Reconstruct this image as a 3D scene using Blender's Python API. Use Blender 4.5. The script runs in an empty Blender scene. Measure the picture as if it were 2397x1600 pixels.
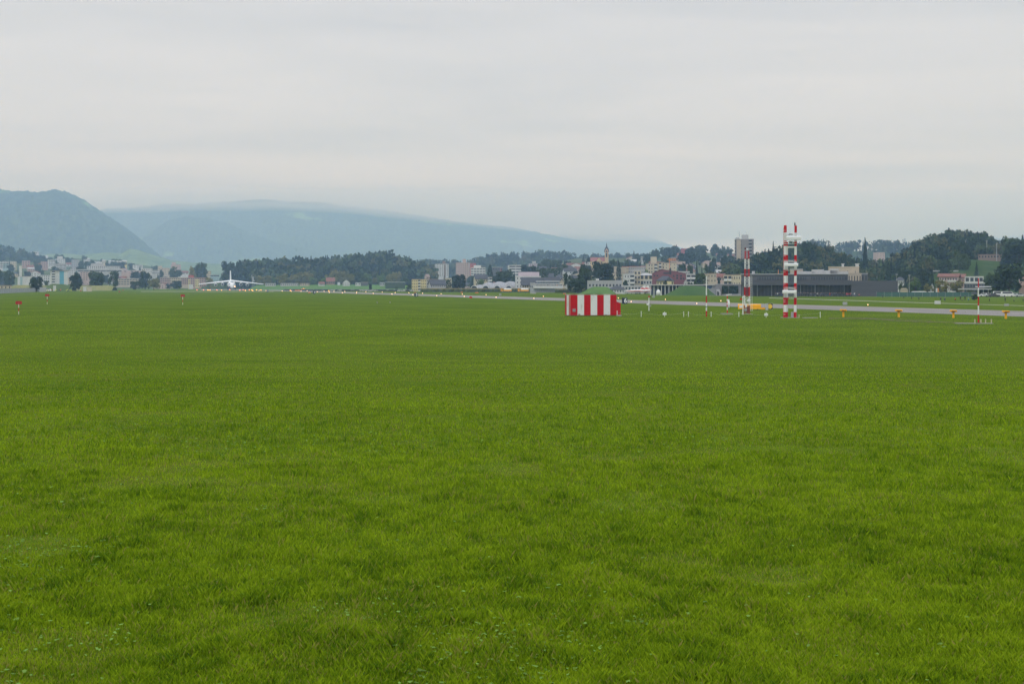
import bpy, bmesh, math, random
import numpy as np
from mathutils import Vector, Matrix

# ---------------------------------------------------------------- camera, world, sun, exposure
SC = bpy.context.scene
COL = SC.collection
FPX, CX, HY, EYE = 3330.0, 1198.5, 668.0, 4.5      # 50 mm lens on the 2397 px wide photograph, eye 4.5 m above the airfield
cam_d = bpy.data.cameras.new('camera'); cam = bpy.data.objects.new('camera', cam_d); COL.objects.link(cam)
cam.location = (0, 0, EYE); cam.rotation_euler = (math.radians(90), 0, 0)
cam_d.sensor_width = 36; cam_d.lens = 36*FPX/2397
cam_d.shift_y = -(800-HY)/2397
cam_d.clip_start = 0.5; cam_d.clip_end = 40000
SC.camera = cam
SC.render.resolution_x, SC.render.resolution_y = 1024, 683
SC.view_settings.view_transform = 'Standard'; SC.view_settings.look = 'None'
SC.view_settings.exposure = 0.0; SC.view_settings.gamma = 1.0
SC.cycles.max_bounces = 8; SC.cycles.diffuse_bounces = 2; SC.cycles.glossy_bounces = 2
SC.cycles.transmission_bounces = 2; SC.cycles.transparent_max_bounces = 6; SC.cycles.volume_bounces = 6
SC.cycles.use_denoising = True
SC.cycles.use_adaptive_sampling = True

def N(nt, typ, **kw):
    n = nt.nodes.new(typ)
    for k, v in kw.items():
        if k in n.inputs: n.inputs[k].default_value = v
        else: setattr(n, k, v)
    return n
def math_node(nt, op, a, b=None, c=None):
    n = nt.nodes.new('ShaderNodeMath'); n.operation = op
    for i, v in enumerate((a, b, c)):
        if v is None: continue
        if isinstance(v, (int, float)): n.inputs[i].default_value = v
        else: nt.links.new(v, n.inputs[i])
    return n.outputs[0]

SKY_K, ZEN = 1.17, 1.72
world = bpy.data.worlds.new('World'); SC.world = world; world.use_nodes = True
wt = world.node_tree; wt.nodes.clear()
SUN_EL, SUN_AZ = math.radians(48), math.radians(200)
sky = N(wt, 'ShaderNodeTexSky', sky_type='NISHITA', sun_disc=False, sun_elevation=SUN_EL, sun_rotation=SUN_AZ)
bg_sky = N(wt, 'ShaderNodeBackground', Strength=0.09); wt.links.new(sky.outputs[0], bg_sky.inputs[0])
tc = N(wt, 'ShaderNodeTexCoord'); sep = N(wt, 'ShaderNodeSeparateXYZ'); wt.links.new(tc.outputs['Generated'], sep.inputs[0])
zz = math_node(wt, 'ADD', math_node(wt, 'MAXIMUM', sep.outputs[2], 0.0), 0.07)
comb = N(wt, 'ShaderNodeCombineXYZ')
wt.links.new(math_node(wt, 'DIVIDE', sep.outputs[0], zz), comb.inputs[0])
wt.links.new(math_node(wt, 'DIVIDE', sep.outputs[1], zz), comb.inputs[1])
mp = N(wt, 'ShaderNodeMapping'); mp.inputs['Scale'].default_value = (0.5, 1.0, 1.0); mp.inputs['Rotation'].default_value = (0, 0, 0.12)
wt.links.new(comb.outputs[0], mp.inputs[0])
nz = N(wt, 'ShaderNodeTexNoise', Scale=0.62, Detail=8.0, Roughness=0.54, Distortion=.35); wt.links.new(mp.outputs[0], nz.inputs['Vector'])
cr = N(wt, 'ShaderNodeValToRGB'); wt.links.new(nz.outputs[0], cr.inputs[0])
e = cr.color_ramp.elements
e[0].position = 0.30; e[0].color = (0.530, 0.545, 0.568, 1)
e[1].position = 0.70; e[1].color = (0.800, 0.785, 0.785, 1)
bg_c = N(wt, 'ShaderNodeBackground', Strength=1.0)
tint = N(wt, 'ShaderNodeMix', data_type='RGBA', blend_type='MULTIPLY'); tint.inputs[7].default_value = (.86, .97, 1.16, 1)
tf = N(wt, 'ShaderNodeMapRange', interpolation_type='SMOOTHSTEP'); wt.links.new(sep.outputs[2], tf.inputs['Value']); tf.inputs['From Min'].default_value = .2; tf.inputs['From Max'].default_value = .7
wt.links.new(tf.outputs[0], tint.inputs[0]); wt.links.new(cr.outputs[0], tint.inputs[6]); wt.links.new(tint.outputs[2], bg_c.inputs[0])
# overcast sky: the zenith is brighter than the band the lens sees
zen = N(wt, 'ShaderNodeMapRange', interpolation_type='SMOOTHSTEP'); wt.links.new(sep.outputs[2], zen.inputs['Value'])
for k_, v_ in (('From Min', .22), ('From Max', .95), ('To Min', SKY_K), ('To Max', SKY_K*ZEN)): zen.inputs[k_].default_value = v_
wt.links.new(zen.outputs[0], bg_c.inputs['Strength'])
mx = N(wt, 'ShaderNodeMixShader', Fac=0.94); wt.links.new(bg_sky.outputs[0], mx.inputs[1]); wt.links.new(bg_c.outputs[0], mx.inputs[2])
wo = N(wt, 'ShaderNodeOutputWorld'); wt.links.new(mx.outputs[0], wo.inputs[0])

sd = bpy.data.lights.new('sun', 'SUN'); sd.energy = 0.9; sd.angle = math.radians(25); sd.color = (1, .97, .93)
sun = bpy.data.objects.new('sun', sd); COL.objects.link(sun)
_az = SUN_AZ
sun.rotation_euler = Vector((math.sin(_az)*math.cos(SUN_EL), math.cos(_az)*math.cos(SUN_EL), math.sin(SUN_EL))).to_track_quat('Z', 'Y').to_euler()

HAZE_D = 1.68e-4; HAZE_C = (.43, .655, 1.0, 1)
# ---------------------------------------------------------------- helpers
R = math.radians
rng = np.random.default_rng(7)
random.seed(5)

def lin(r, g, b):
    f = lambda c: (c/255/12.92) if c/255 <= .04045 else ((c/255+.055)/1.055)**2.4
    return (f(r), f(g), f(b))
_mats = {}
def mat(name, col, rough=.75, var=.12, scale=1.5, metal=0, bump=0, emit=None, estr=0, col2=None, stretch=None, spec=.4):
    """Principled material with a procedural tone variation in object space."""
    if name in _mats: return _mats[name]
    m = bpy.data.materials.new(name); m.use_nodes = True; nt = m.node_tree; nt.nodes.clear()
    out = N(nt, 'ShaderNodeOutputMaterial'); p = N(nt, 'ShaderNodeBsdfPrincipled', Roughness=rough, Metallic=metal)
    p.inputs['Specular IOR Level'].default_value = spec
    nt.links.new(p.outputs[0], out.inputs[0])
    t = N(nt, 'ShaderNodeTexCoord'); n = N(nt, 'ShaderNodeTexNoise', Scale=scale, Detail=5.0, Roughness=.6)
    if stretch:
        mpn = N(nt, 'ShaderNodeMapping'); mpn.inputs['Scale'].default_value = stretch
        nt.links.new(t.outputs['Object'], mpn.inputs[0]); nt.links.new(mpn.outputs[0], n.inputs['Vector'])
    else: nt.links.new(t.outputs['Object'], n.inputs['Vector'])
    r = N(nt, 'ShaderNodeValToRGB'); nt.links.new(n.outputs[0], r.inputs[0])
    a, b = r.color_ramp.elements; a.position = .32; b.position = .68
    if col2 is None:
        a.color = tuple(c*(1-var) for c in col)+(1,); b.color = tuple(min(1, c*(1+var)) for c in col)+(1,)
    else: a.color = tuple(col)+(1,); b.color = tuple(col2)+(1,)
    nt.links.new(r.outputs[0], p.inputs['Base Color'])
    if bump:
        bn = N(nt, 'ShaderNodeBump', Strength=bump, Distance=.3); nt.links.new(n.outputs[0], bn.inputs['Height']); nt.links.new(bn.outputs[0], p.inputs['Normal'])
    if emit:
        p.inputs['Emission Color'].default_value = tuple(emit)+(1,); p.inputs['Emission Strength'].default_value = estr
    _mats[name] = m
    return m

class MB:
    """Collects shapes and links them as one mesh object."""
    def __init__(s): s.v = []; s.f = []; s.m = []
    def add(s, vs, fs, mi=0):
        o = len(s.v); s.v += [tuple(v) for v in vs]; s.f += [tuple(i+o for i in f) for f in fs]; s.m += [mi]*len(fs); return s
    def box(s, x, y, z, sx, sy, sz, mi=0, rz=0):
        """centre x,y; bottom z"""
        c, n = math.cos(rz), math.sin(rz); vs = []
        for dz in (0, sz):
            for dx, dy in ((-1, -1), (1, -1), (1, 1), (-1, 1)):
                a, b = dx*sx/2, dy*sy/2; vs.append((x+a*c-b*n, y+a*n+b*c, z+dz))
        return s.add(vs, [(3, 2, 1, 0), (4, 5, 6, 7), (0, 1, 5, 4), (1, 2, 6, 5), (2, 3, 7, 6), (3, 0, 4, 7)], mi)
    def tube(s, p0, p1, r0, r1=None, n=8, mi=0, cap=True):
        r1 = r0 if r1 is None else r1
        a, b = Vector(p0), Vector(p1); d = (b-a).normalized()
        u = d.orthogonal().normalized(); w = d.cross(u); vs = []
        for q, r in ((a, r0), (b, r1)):
            for i in range(n):
                t = 2*math.pi*i/n; vs.append(q+u*r*math.cos(t)+w*r*math.sin(t))
        fs = [(i, (i+1) % n, n+(i+1) % n, n+i) for i in range(n)]
        if cap: fs += [tuple(range(n-1, -1, -1)), tuple(range(n, 2*n))]
        return s.add(vs, fs, mi)
    def lathe(s, prof, axis='z', n=12, mi=0, c=(0, 0, 0), flat=(1, 1)):
        """prof: list of (t, r) along axis"""
        vs = []
        for t, r in prof:
            for i in range(n):
                a = 2*math.pi*i/n; p, q = r*math.cos(a)*flat[0], r*math.sin(a)*flat[1]
                v = {'z': (p, q, t), 'y': (p, t, q), 'x': (t, p, q)}[axis]; vs.append((v[0]+c[0], v[1]+c[1], v[2]+c[2]))
        fs = []
        for k in range(len(prof)-1):
            for i in range(n): fs.append((k*n+i, k*n+(i+1) % n, (k+1)*n+(i+1) % n, (k+1)*n+i))
        fs += [tuple(range(n-1, -1, -1)), tuple(range((len(prof)-1)*n, len(prof)*n))]
        return s.add(vs, fs, mi)
    def prism(s, pts, y0, y1, mi=0, axis='y'):
        """outline in x,z extruded along y (or y,z along x)"""
        n = len(pts)
        if axis == 'y': vs = [(x, y0, z) for x, z in pts]+[(x, y1, z) for x, z in pts]
        elif axis == 'x': vs = [(y0, x, z) for x, z in pts]+[(y1, x, z) for x, z in pts]
        else: vs = [(x, z, y0) for x, z in pts]+[(x, z, y1) for x, z in pts]
        return s.add(vs, [tuple(range(n)), tuple(range(2*n-1, n-1, -1))]+[(i, n+i, n+(i+1) % n, (i+1) % n) for i in range(n)], mi)
    def mesh(s, name, mats):
        me = bpy.data.meshes.new(name); me.from_pydata(s.v, [], s.f)
        for m in (mats if isinstance(mats, (list, tuple)) else [mats]): me.materials.append(m)
        me.polygons.foreach_set('material_index', s.m)
        bm = bmesh.new(); bm.from_mesh(me); bmesh.ops.recalc_face_normals(bm, faces=bm.faces); bm.to_mesh(me); bm.free()
        return me
    def build(s, name, mats, parent=None, loc=(0, 0, 0), smooth=False, bevel=0):
        me = s.mesh(name, mats)
        if smooth: me.polygons.foreach_set('use_smooth', [True]*len(me.polygons))
        o = link(name, me, parent, loc)
        if bevel:
            b = o.modifiers.new('bevel', 'BEVEL'); b.width = bevel; b.segments = 2; b.limit_method = 'ANGLE'
        return o
def link(name, data, parent=None, loc=(0, 0, 0)):
    o = bpy.data.objects.new(name, data); COL.objects.link(o); o.parent = parent; o.location = loc
    return o
def tag(o, label, cat, group=None):
    o['label'] = label; o['category'] = cat
    if group: o['group'] = group
    return o
def thing(name, label, cat, loc=(0, 0, 0), rz=0, group=None):
    o = bpy.data.objects.new(name, None); COL.objects.link(o); o.location = loc; o.rotation_euler = (0, 0, rz); o.empty_display_size = .3
    return tag(o, label, cat, group)
KIDS = {}
def kids(o):
    return [c for c in bpy.data.objects if c.parent == o]
def copy_tree(root, loc, rz=0, label=None, group=None, scale=None, children=None):
    r = root.copy(); COL.objects.link(r); r.location = loc; r.rotation_euler = (0, 0, rz)
    if label: r['label'] = label
    if group: r['group'] = group
    if scale: r.scale = scale
    for ch in (children if children is not None else kids(root)):
        c = ch.copy(); COL.objects.link(c); c.parent = r
        for g in ([] if children is not None else kids(ch)):
            d = g.copy(); COL.objects.link(d); d.parent = c
    return r
def struct(o):
    o['kind'] = 'structure'; return o
def X(px, D): return (px-CX)/FPX*D
def Z(py, D): return EYE+(HY-py)/FPX*D
def DB(py): return EYE*FPX/(py-HY)          # distance of a point of the flat field seen at image row py
def mesh_np(name, verts, faces, mats, corners=4, smooth=False):
    me = bpy.data.meshes.new(name); nv, nf = len(verts), len(faces)
    me.vertices.add(nv); me.vertices.foreach_set('co', np.asarray(verts, np.float32).ravel())
    me.loops.add(nf*corners); me.loops.foreach_set('vertex_index', np.asarray(faces, np.int32).ravel())
    me.polygons.add(nf); me.polygons.foreach_set('loop_start', np.arange(0, nf*corners, corners, dtype=np.int32))
    try: me.polygons.foreach_set('loop_total', np.full(nf, corners, np.int32))
    except Exception: pass
    for m in (mats if isinstance(mats, (list, tuple)) else [mats]): me.materials.append(m)
    me.update(calc_edges=True)
    if smooth: me.polygons.foreach_set('use_smooth', np.ones(nf, bool))
    return me

# ---------------------------------------------------------------- noise used for terrain and planting
def vnoise(x, y, seed=0):
    x = np.asarray(x, float); y = np.asarray(y, float); xi = np.floor(x).astype(np.int64); yi = np.floor(y).astype(np.int64)
    xf, yf = x-xi, y-yi; u, v = xf*xf*(3-2*xf), yf*yf*(3-2*yf)
    def h(a, b):
        n = (a*374761393+b*668265263+seed*1442695041) & 0xffffffff; n = ((n ^ (n >> 13))*1274126177) & 0xffffffff
        return ((n ^ (n >> 16)) & 0xffff)/65535.0
    return (h(xi, yi)*(1-u)+h(xi+1, yi)*u)*(1-v)+(h(xi, yi+1)*(1-u)+h(xi+1, yi+1)*u)*v
def fbm(x, y, seed=0, oct=4):
    s, a, t = 0, 1, 0
    for i in range(oct): s = s+a*vnoise(np.asarray(x)*2**i, np.asarray(y)*2**i, seed+i); t += a; a *= .5
    return s/t

# ---------------------------------------------------------------- ground and hills
def gz(x, y):
    """the airfield: flat, with the low embankment the photographer stands on"""
    y = np.asarray(y, float); t = np.clip((y-5)/95, 0, 1); z = 2.7*(1-t*t*(3-2*t))+.10*(fbm(np.asarray(x)*.07, y*.11, 13, 2)-.5)*np.clip((y-8)/20, 0, 1)*np.clip((160-y)/60, 0, 1)
    return z+.05*(fbm(np.asarray(x)*.35, y*.35, 3, 1)-.5)*np.clip((200-y)/60, 0, 1)
# crest given as (bearing in photograph columns, crest height in m)
HILLS = {}
def hill(name, pts, Dc, wf, wb, shape='cos', rough=0.0, rs=60.):
    HILLS[name] = (np.array([p[0] for p in pts], float), np.array([p[1] for p in pts], float), Dc, wf, wb, shape, rough, rs)
def crest(py, D, trees=0): return Z(py, D)-trees
def hz(name, x, y):
    px, pz, Dc, wf, wb, shape, rough, rs = HILLS[name]
    x = np.asarray(x, float); y = np.asarray(y, float)
    col = CX+FPX*x/np.maximum(y, 1)
    zc = np.interp(col, px, pz, left=-6, right=-6)
    t = np.where(y < Dc, (Dc-y)/wf, (y-Dc)/wb); t = np.clip(t, 0, 1)
    if shape == 'cos': p = .5+.5*np.cos(np.pi*t)
    else: p = np.where(y < Dc, 1-t, .5+.5*np.cos(np.pi*t))
    z = (zc+3)*p-3
    if rough: z = z+rough*(fbm(x/rs, y/rs, 11, 5)-.5)*2*np.clip(p*2, 0, 1)
    return np.where(t >= 1, -6, z)
def H(x, y):
    z = gz(x, y)
    for n in HILLS: z = np.maximum(z, hz(n, x, y))
    return z
def h1(x, y): return float(H(np.array([x]), np.array([y]))[0])

def T(y, D): return crest(y, D)
# crests (columns and rows read off the skyline)
hill('mountain_near', [(-900, 190), (-400, 300)]+[(p, T(y+3, 7700)) for p, y in ((-150, 452), (0, 443), (60, 446), (95, 449), (130, 446), (160, 452), (200, 470), (240, 495), (280, 522), (310, 547), (340, 572), (380, 607), (430, 640), (480, 664))], 7700, 1900, 1500, rough=20, rs=240)
hill('mountain_middle', [(120, 190)]+[(p, T(y, 11800)) for p, y in ((200, 500), (250, 488), (330, 487), (430, 480), (520, 473), (600, 471), (700, 475), (800, 484), (950, 503), (1100, 523), (1200, 536), (1300, 556), (1400, 577), (1500, 605), (1600, 650))], 11800, 2900, 1300, rough=22, rs=260)
hill('mountain_spur', [(250, T(600, 9900)), (330, T(560, 9900)), (390, T(520, 9900)), (440, T(508, 9900)), (520, T(520, 9900)), (620, T(560, 9900)), (760, T(600, 9900)), (900, T(640, 9900)), (960, -5)], 9900, 1400, 900, rough=18, rs=200)
hill('mountain_far', [(1150, 330), (1250, T(555, 13400))]+[(p, T(y, 13400)) for p, y in ((1330, 548), (1400, 551), (1440, 548), (1480, 545), (1520, 553), (1560, 571), (1610, 585), (1700, 600), (1800, 615), (1900, 640))], 13400, 1500, 700, rough=12, rs=300)
hill('mountain_right', [(2150, 190), (2280, T(566, 12600)), (2340, T(556, 12600)), (2400, T(551, 12600)), (2600, T(540, 12600)), (2900, T(560, 12600))], 12600, 1300, 700, rough=14, rs=300)
hill('town_slope', [(-500, 60), (-100, 75), (0, 80), (100, 78), (200, 72), (300, 62), (400, 45), (470, 25), (560, -4)], 3600, 1900, 900, 'lin')
hill('wooded_knoll', [(-400, 120)]+[(p, crest(y, 3300, 15)) for p, y in ((-100, 570), (0, 576), (50, 583), (90, 596), (120, 612), (170, 640))], 3300, 500, 500)
hill('green_slope', [(60, T(612, 5400)), (110, T(595, 5400)), (160, T(594, 5400)), (190, T(597, 5400)), (250, T(591, 5400)), (285, T(593, 5400)), (303, T(583, 5400)), (322, T(584, 5400)), (350, T(594, 5400)), (400, T(609, 5400)), (450, T(614, 5400)), (560, T(621, 5400)), (620, T(640, 5400)), (660, -4)], 5400, 800, 600, rough=2, rs=90)
hill('wood_hill', [(470, 8), (560, crest(612, 2000, 24)), (610, crest(606, 2000, 24)), (700, crest(604, 2000, 24)), (800, crest(600, 2000, 24)), (860, crest(594, 2000, 24)), (900, crest(588, 2000, 24)), (940, crest(596, 2000, 24)), (975, crest(612, 2000, 24)), (1010, 10), (1050, -4)], 2000, 330, 700)
hill('meadow_rise', [(560, -4), (600, 4.8), (700, 5.2), (850, 5.4), (960, 4.6), (1040, 3), (1080, -4)], 1560, 230, 500)
hill('back_ridge', [(900, -4), (985, crest(606, 3000, 20)), (1050, crest(606, 3000, 20)), (1095, crest(606, 3000, 20)), (1120, crest(598, 3000, 20)), (1150, crest(591, 3000, 20)), (1230, crest(587, 3000, 20)), (1290, crest(583, 3000, 20)), (1335, crest(584, 3000, 20)), (1350, crest(594, 3000, 20)), (1420, crest(592, 3000, 20)), (1520, crest(592, 3000, 20)), (1600, 30), (1700, -4)], 3000, 600, 500)
hill('town_hill', [(1130, -4), (1200, 18), (1280, 40), (1350, 48), (1450, 49), (1520, 48), (1560, 54), (1640, 58), (1760, 56), (1830, 44), (1900, 20), (1960, -4)], 2300, 1250, 700, 'lin')
hill('wooded_bank', [(1660, -4), (1700, crest(632, 1100, 9)), (1740, crest(608, 1100, 13.5)), (1780, crest(594, 1100, 13.5)), (1830, crest(578, 1100, 13.5)), (1880, crest(566, 1100, 13.5)), (1930, crest(577, 1100, 13.5)), (2000, crest(588, 1100, 20)), (2060, crest(594, 1100, 20)), (2110, crest(600, 1100, 10)), (2170, crest(625, 1100, 6)), (2230, -4)], 1100, 260, 300)
hill('far_wood_ridge', [(1780, -4), (1860, crest(570, 2600, 14)), (1930, crest(567, 2600, 14)), (2000, crest(570, 2600, 14)), (2080, crest(567, 2600, 14)), (2160, crest(568, 2600, 14)), (2300, crest(570, 2600, 14)), (2345, crest(566, 2600, 14)), (2400, crest(563, 2600, 14)), (2700, crest(560, 2600, 14)), (2900, -4)], 2600, 500, 400)
hill('meadow_hill', [(2120, -4), (2165, 8), (2178, crest(627, 950)), (2200, crest(613, 950)), (2225, crest(607, 950)), (2262, crest(607, 950)), (2340, crest(612, 950)), (2420, crest(612, 950)), (2520, 12), (2620, -4)], 950, 200, 450)
hill('round_hill', [(2090, -4), (2115, crest(600, 1150, 13)), (2140, crest(576, 1150, 12)), (2190, crest(556, 1150, 12)), (2240, crest(549, 1150, 12)), (2300, crest(557, 1150, 12)), (2338, crest(584, 1150, 12)), (2380, crest(580, 1150, 12)), (2450, crest(575, 1150, 12)), (2560, 20), (2700, -4)], 1150, 300, 350)

def grass_mat(name, c1, c2, c3, s1, s2, det=6, bump=0, far=False):
    m = bpy.data.materials.new(name); m.use_nodes = True; nt = m.node_tree; nt.nodes.clear()
    out = N(nt, 'ShaderNodeOutputMaterial'); p = N(nt, 'ShaderNodeBsdfPrincipled', Roughness=.9); p.inputs['Specular IOR Level'].default_value = 0
    nt.links.new(p.outputs[0], out.inputs[0]); t = N(nt, 'ShaderNodeTexCoord')
    n1 = N(nt, 'ShaderNodeTexNoise', Scale=s1, Detail=8.0, Roughness=.65); nt.links.new(t.outputs['Object'], n1.inputs['Vector'])
    n2 = N(nt, 'ShaderNodeTexNoise', Scale=s2, Detail=float(det), Roughness=.7); nt.links.new(t.outputs['Object'], n2.inputs['Vector'])
    r1 = N(nt, 'ShaderNodeValToRGB'); nt.links.new(n1.outputs[0], r1.inputs[0])
    r1.color_ramp.elements[0].position = .38; r1.color_ramp.elements[0].color = c1+(1,)
    r1.color_ramp.elements[1].position = .62; r1.color_ramp.elements[1].color = c2+(1,)
    r2 = N(nt, 'ShaderNodeValToRGB'); nt.links.new(n2.outputs[0], r2.inputs[0])
    r2.color_ramp.elements[0].position = .45; r2.color_ramp.elements[0].color = (0, 0, 0, 1)
    r2.color_ramp.elements[1].position = .75; r2.color_ramp.elements[1].color = (1, 1, 1, 1)
    mix = N(nt, 'ShaderNodeMix', data_type='RGBA'); nt.links.new(r2.outputs[0], mix.inputs[0]); nt.links.new(r1.outputs[0], mix.inputs[6]); mix.inputs[7].default_value = c3+(1,)
    nt.links.new(mix.outputs[2], p.inputs['Base Color'])
    if bump:
        b = N(nt, 'ShaderNodeBump', Strength=bump, Distance=1.0); nt.links.new(n2.outputs[0], b.inputs['Height']); nt.links.new(b.outputs[0], p.inputs['Normal'])
    return m
M_ground = grass_mat('airfield_grass', (.070, .122, .010), (.115, .170, .016), (.120, .130, .024), .06, .9)
M_meadow = grass_mat('meadow_grass', (.036, .068, .020), (.062, .100, .030), (.080, .100, .036), .01, .05)
M_slope = grass_mat('slope_grass', (.10, .16, .06), (.17, .23, .09), (.04, .07, .03), .006, .03)
M_forest = grass_mat('forest_canopy', (.030, .055, .022), (.065, .100, .035), (.10, .115, .04), .012, .05, bump=0)
M_townsoil = grass_mat('garden_green', (.05, .085, .03), (.10, .13, .05), (.16, .15, .12), .01, .03)

def forest_mountain(name):
    m = bpy.data.materials.new(name); m.use_nodes = True; nt = m.node_tree; nt.nodes.clear()
    out = N(nt, 'ShaderNodeOutputMaterial'); p = N(nt, 'ShaderNodeBsdfPrincipled', Roughness=1.0); p.inputs['Specular IOR Level'].default_value = 0
    nt.links.new(p.outputs[0], out.inputs[0]); t = N(nt, 'ShaderNodeTexCoord')
    n1 = N(nt, 'ShaderNodeTexNoise', Scale=.03, Detail=6.0, Roughness=.75); nt.links.new(t.outputs['Object'], n1.inputs['Vector'])
    n2 = N(nt, 'ShaderNodeTexNoise', Scale=.0022, Detail=4.0, Roughness=.5); nt.links.new(t.outputs['Object'], n2.inputs['Vector'])
    r1 = N(nt, 'ShaderNodeValToRGB'); nt.links.new(n1.outputs[0], r1.inputs[0])
    r1.color_ramp.elements[0].position = .4; r1.color_ramp.elements[0].color = (.012, .025, .012, 1)
    r1.color_ramp.elements[1].position = .64; r1.color_ramp.elements[1].color = (.085, .12, .045, 1)
    r2 = N(nt, 'ShaderNodeValToRGB'); nt.links.new(n2.outputs[0], r2.inputs[0])
    r2.color_ramp.elements[0].position = .63; r2.color_ramp.elements[0].color = (0, 0, 0, 1)
    r2.color_ramp.elements[1].position = .67; r2.color_ramp.elements[1].color = (1, 1, 1, 1)
    mix = N(nt, 'ShaderNodeMix', data_type='RGBA'); nt.links.new(r2.outputs[0], mix.inputs[0]); nt.links.new(r1.outputs[0], mix.inputs[6]); mix.inputs[7].default_value = (.17, .26, .09, 1)
    nt.links.new(mix.outputs[2], p.inputs['Base Color'])
    return m
M_mount = forest_mountain('mountain_forest')

# the ground: one sheet out to the mountains
ys = np.concatenate([np.linspace(-400, 0, 9)[:-1], np.linspace(0, 80, 161)[:-1], np.linspace(80, 300, 56)[:-1], np.geomspace(300, 14900, 54)])
xs = np.concatenate([-np.geomspace(16500, 80, 27), np.linspace(-70, 70, 141), np.geomspace(80, 16500, 27)])
gx, gy = np.meshgrid(xs, ys); gzv = gz(gx, gy)
vv = np.stack([gx, gy, gzv], -1).reshape(-1, 3); nx = len(xs)
ff = np.array([(j*nx+i, j*nx+i+1, (j+1)*nx+i+1, (j+1)*nx+i) for j in range(len(ys)-1) for i in range(nx-1)])
g = link('ground', mesh_np('ground', vv, ff, M_ground, smooth=True)); struct(g)

def hill_mesh(name, m, nc=200, nr=60):
    px, pz, Dc, wf, wb, *_ = HILLS[name]
    cols = np.linspace(px[0]-30, px[-1]+30, nc); Y = np.linspace(Dc-wf, Dc+wb, nr)
    cc, yy = np.meshgrid(cols, Y); xx = (cc-CX)/FPX*yy
    z = hz(name, xx, yy)
    if name.startswith('mountain'):
        z = z+(17*(vnoise(xx/16., yy/30., 5)-.5)+9*(vnoise(xx/8., yy/20., 6)-.5))*np.clip(z/60, 0, 1)
    v = np.stack([xx, yy, z], -1).reshape(-1, 3)
    f = np.array([(j*nc+i, j*nc+i+1, (j+1)*nc+i+1, (j+1)*nc+i) for j in range(nr-1) for i in range(nc-1)])
    return struct(link(name, mesh_np(name, v, f, m, smooth=not name.startswith('mountain'))))
for n in HILLS:
    if n.startswith('mountain'): hill_mesh(n, M_mount, 760, 170)
    elif n in ('green_slope',): hill_mesh(n, M_slope, 200, 60)
    elif n == 'meadow_rise': hill_mesh(n, grass_mat('rise_grass', (.090, .175, .050), (.12, .22, .065), (.12, .18, .06), .01, .05))
    elif n in ('town_slope', 'town_hill'): hill_mesh(n, M_townsoil)
    elif n == 'meadow_hill': hill_mesh(n, M_meadow)
    elif n == 'round_hill': hill_mesh(n, M_forest)
    else: hill_mesh(n, M_forest)

# haze: one closed box of even density round everything
hb = MB().box(0, 7300, -7.5, 34000, 15800, 890)
hm = bpy.data.materials.new('haze_air'); hm.use_nodes = True; nt = hm.node_tree; nt.nodes.clear()
ho = N(nt, 'ShaderNodeOutputMaterial'); pv = N(nt, 'ShaderNodeVolumePrincipled', Density=HAZE_D, Anisotropy=.25)
pv.inputs['Color'].default_value = HAZE_C; pv.inputs['Absorption Color'].default_value = (1, 1, 1, 1)
nt.links.new(pv.outputs[0], ho.inputs['Volume'])
haze = hb.build('haze', hm); haze['kind'] = 'stuff'


# low cloud layer over the far ridges: a closed wedge of even density whose underside sinks to the right
def cloud_layer():
    cols = [(-3200, 566), (-400, 566), (200, 566), (450, 574), (650, 580), (800, 560), (1000, 500), (1200, 436), (1400, 398), (1600, 386), (2100, 382), (5000, 382)]
    vs = []; fs = []
    for px, zb in cols:
        for (Y, z) in ((10100, zb), (14700, zb), (14700, 860), (12300, 860)): vs.append((X(px, Y), Y, z))
    for i in range(len(cols)-1):
        for k in range(4): fs.append((i*4+k, i*4+(k+1) % 4, (i+1)*4+(k+1) % 4, (i+1)*4+k))
    n = (len(cols)-1)*4; fs += [(3, 2, 1, 0), (n, n+1, n+2, n+3)]
    me = bpy.data.meshes.new('low_cloud'); me.from_pydata(vs, [], fs)
    mm = bpy.data.materials.new('cloud_vapour'); mm.use_nodes = True; nt = mm.node_tree; nt.nodes.clear()
    o_ = N(nt, 'ShaderNodeOutputMaterial'); v_ = N(nt, 'ShaderNodeVolumePrincipled', Density=.0010, Anisotropy=.72); v_.inputs['Color'].default_value = (1, 1, 1, 1); v_.inputs['Absorption Color'].default_value = (1, 1, 1, 1)
    nt.links.new(v_.outputs[0], o_.inputs['Volume']); me.materials.append(mm)
    o = link('low_cloud', me); o['kind'] = 'stuff'
cloud_layer()

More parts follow.
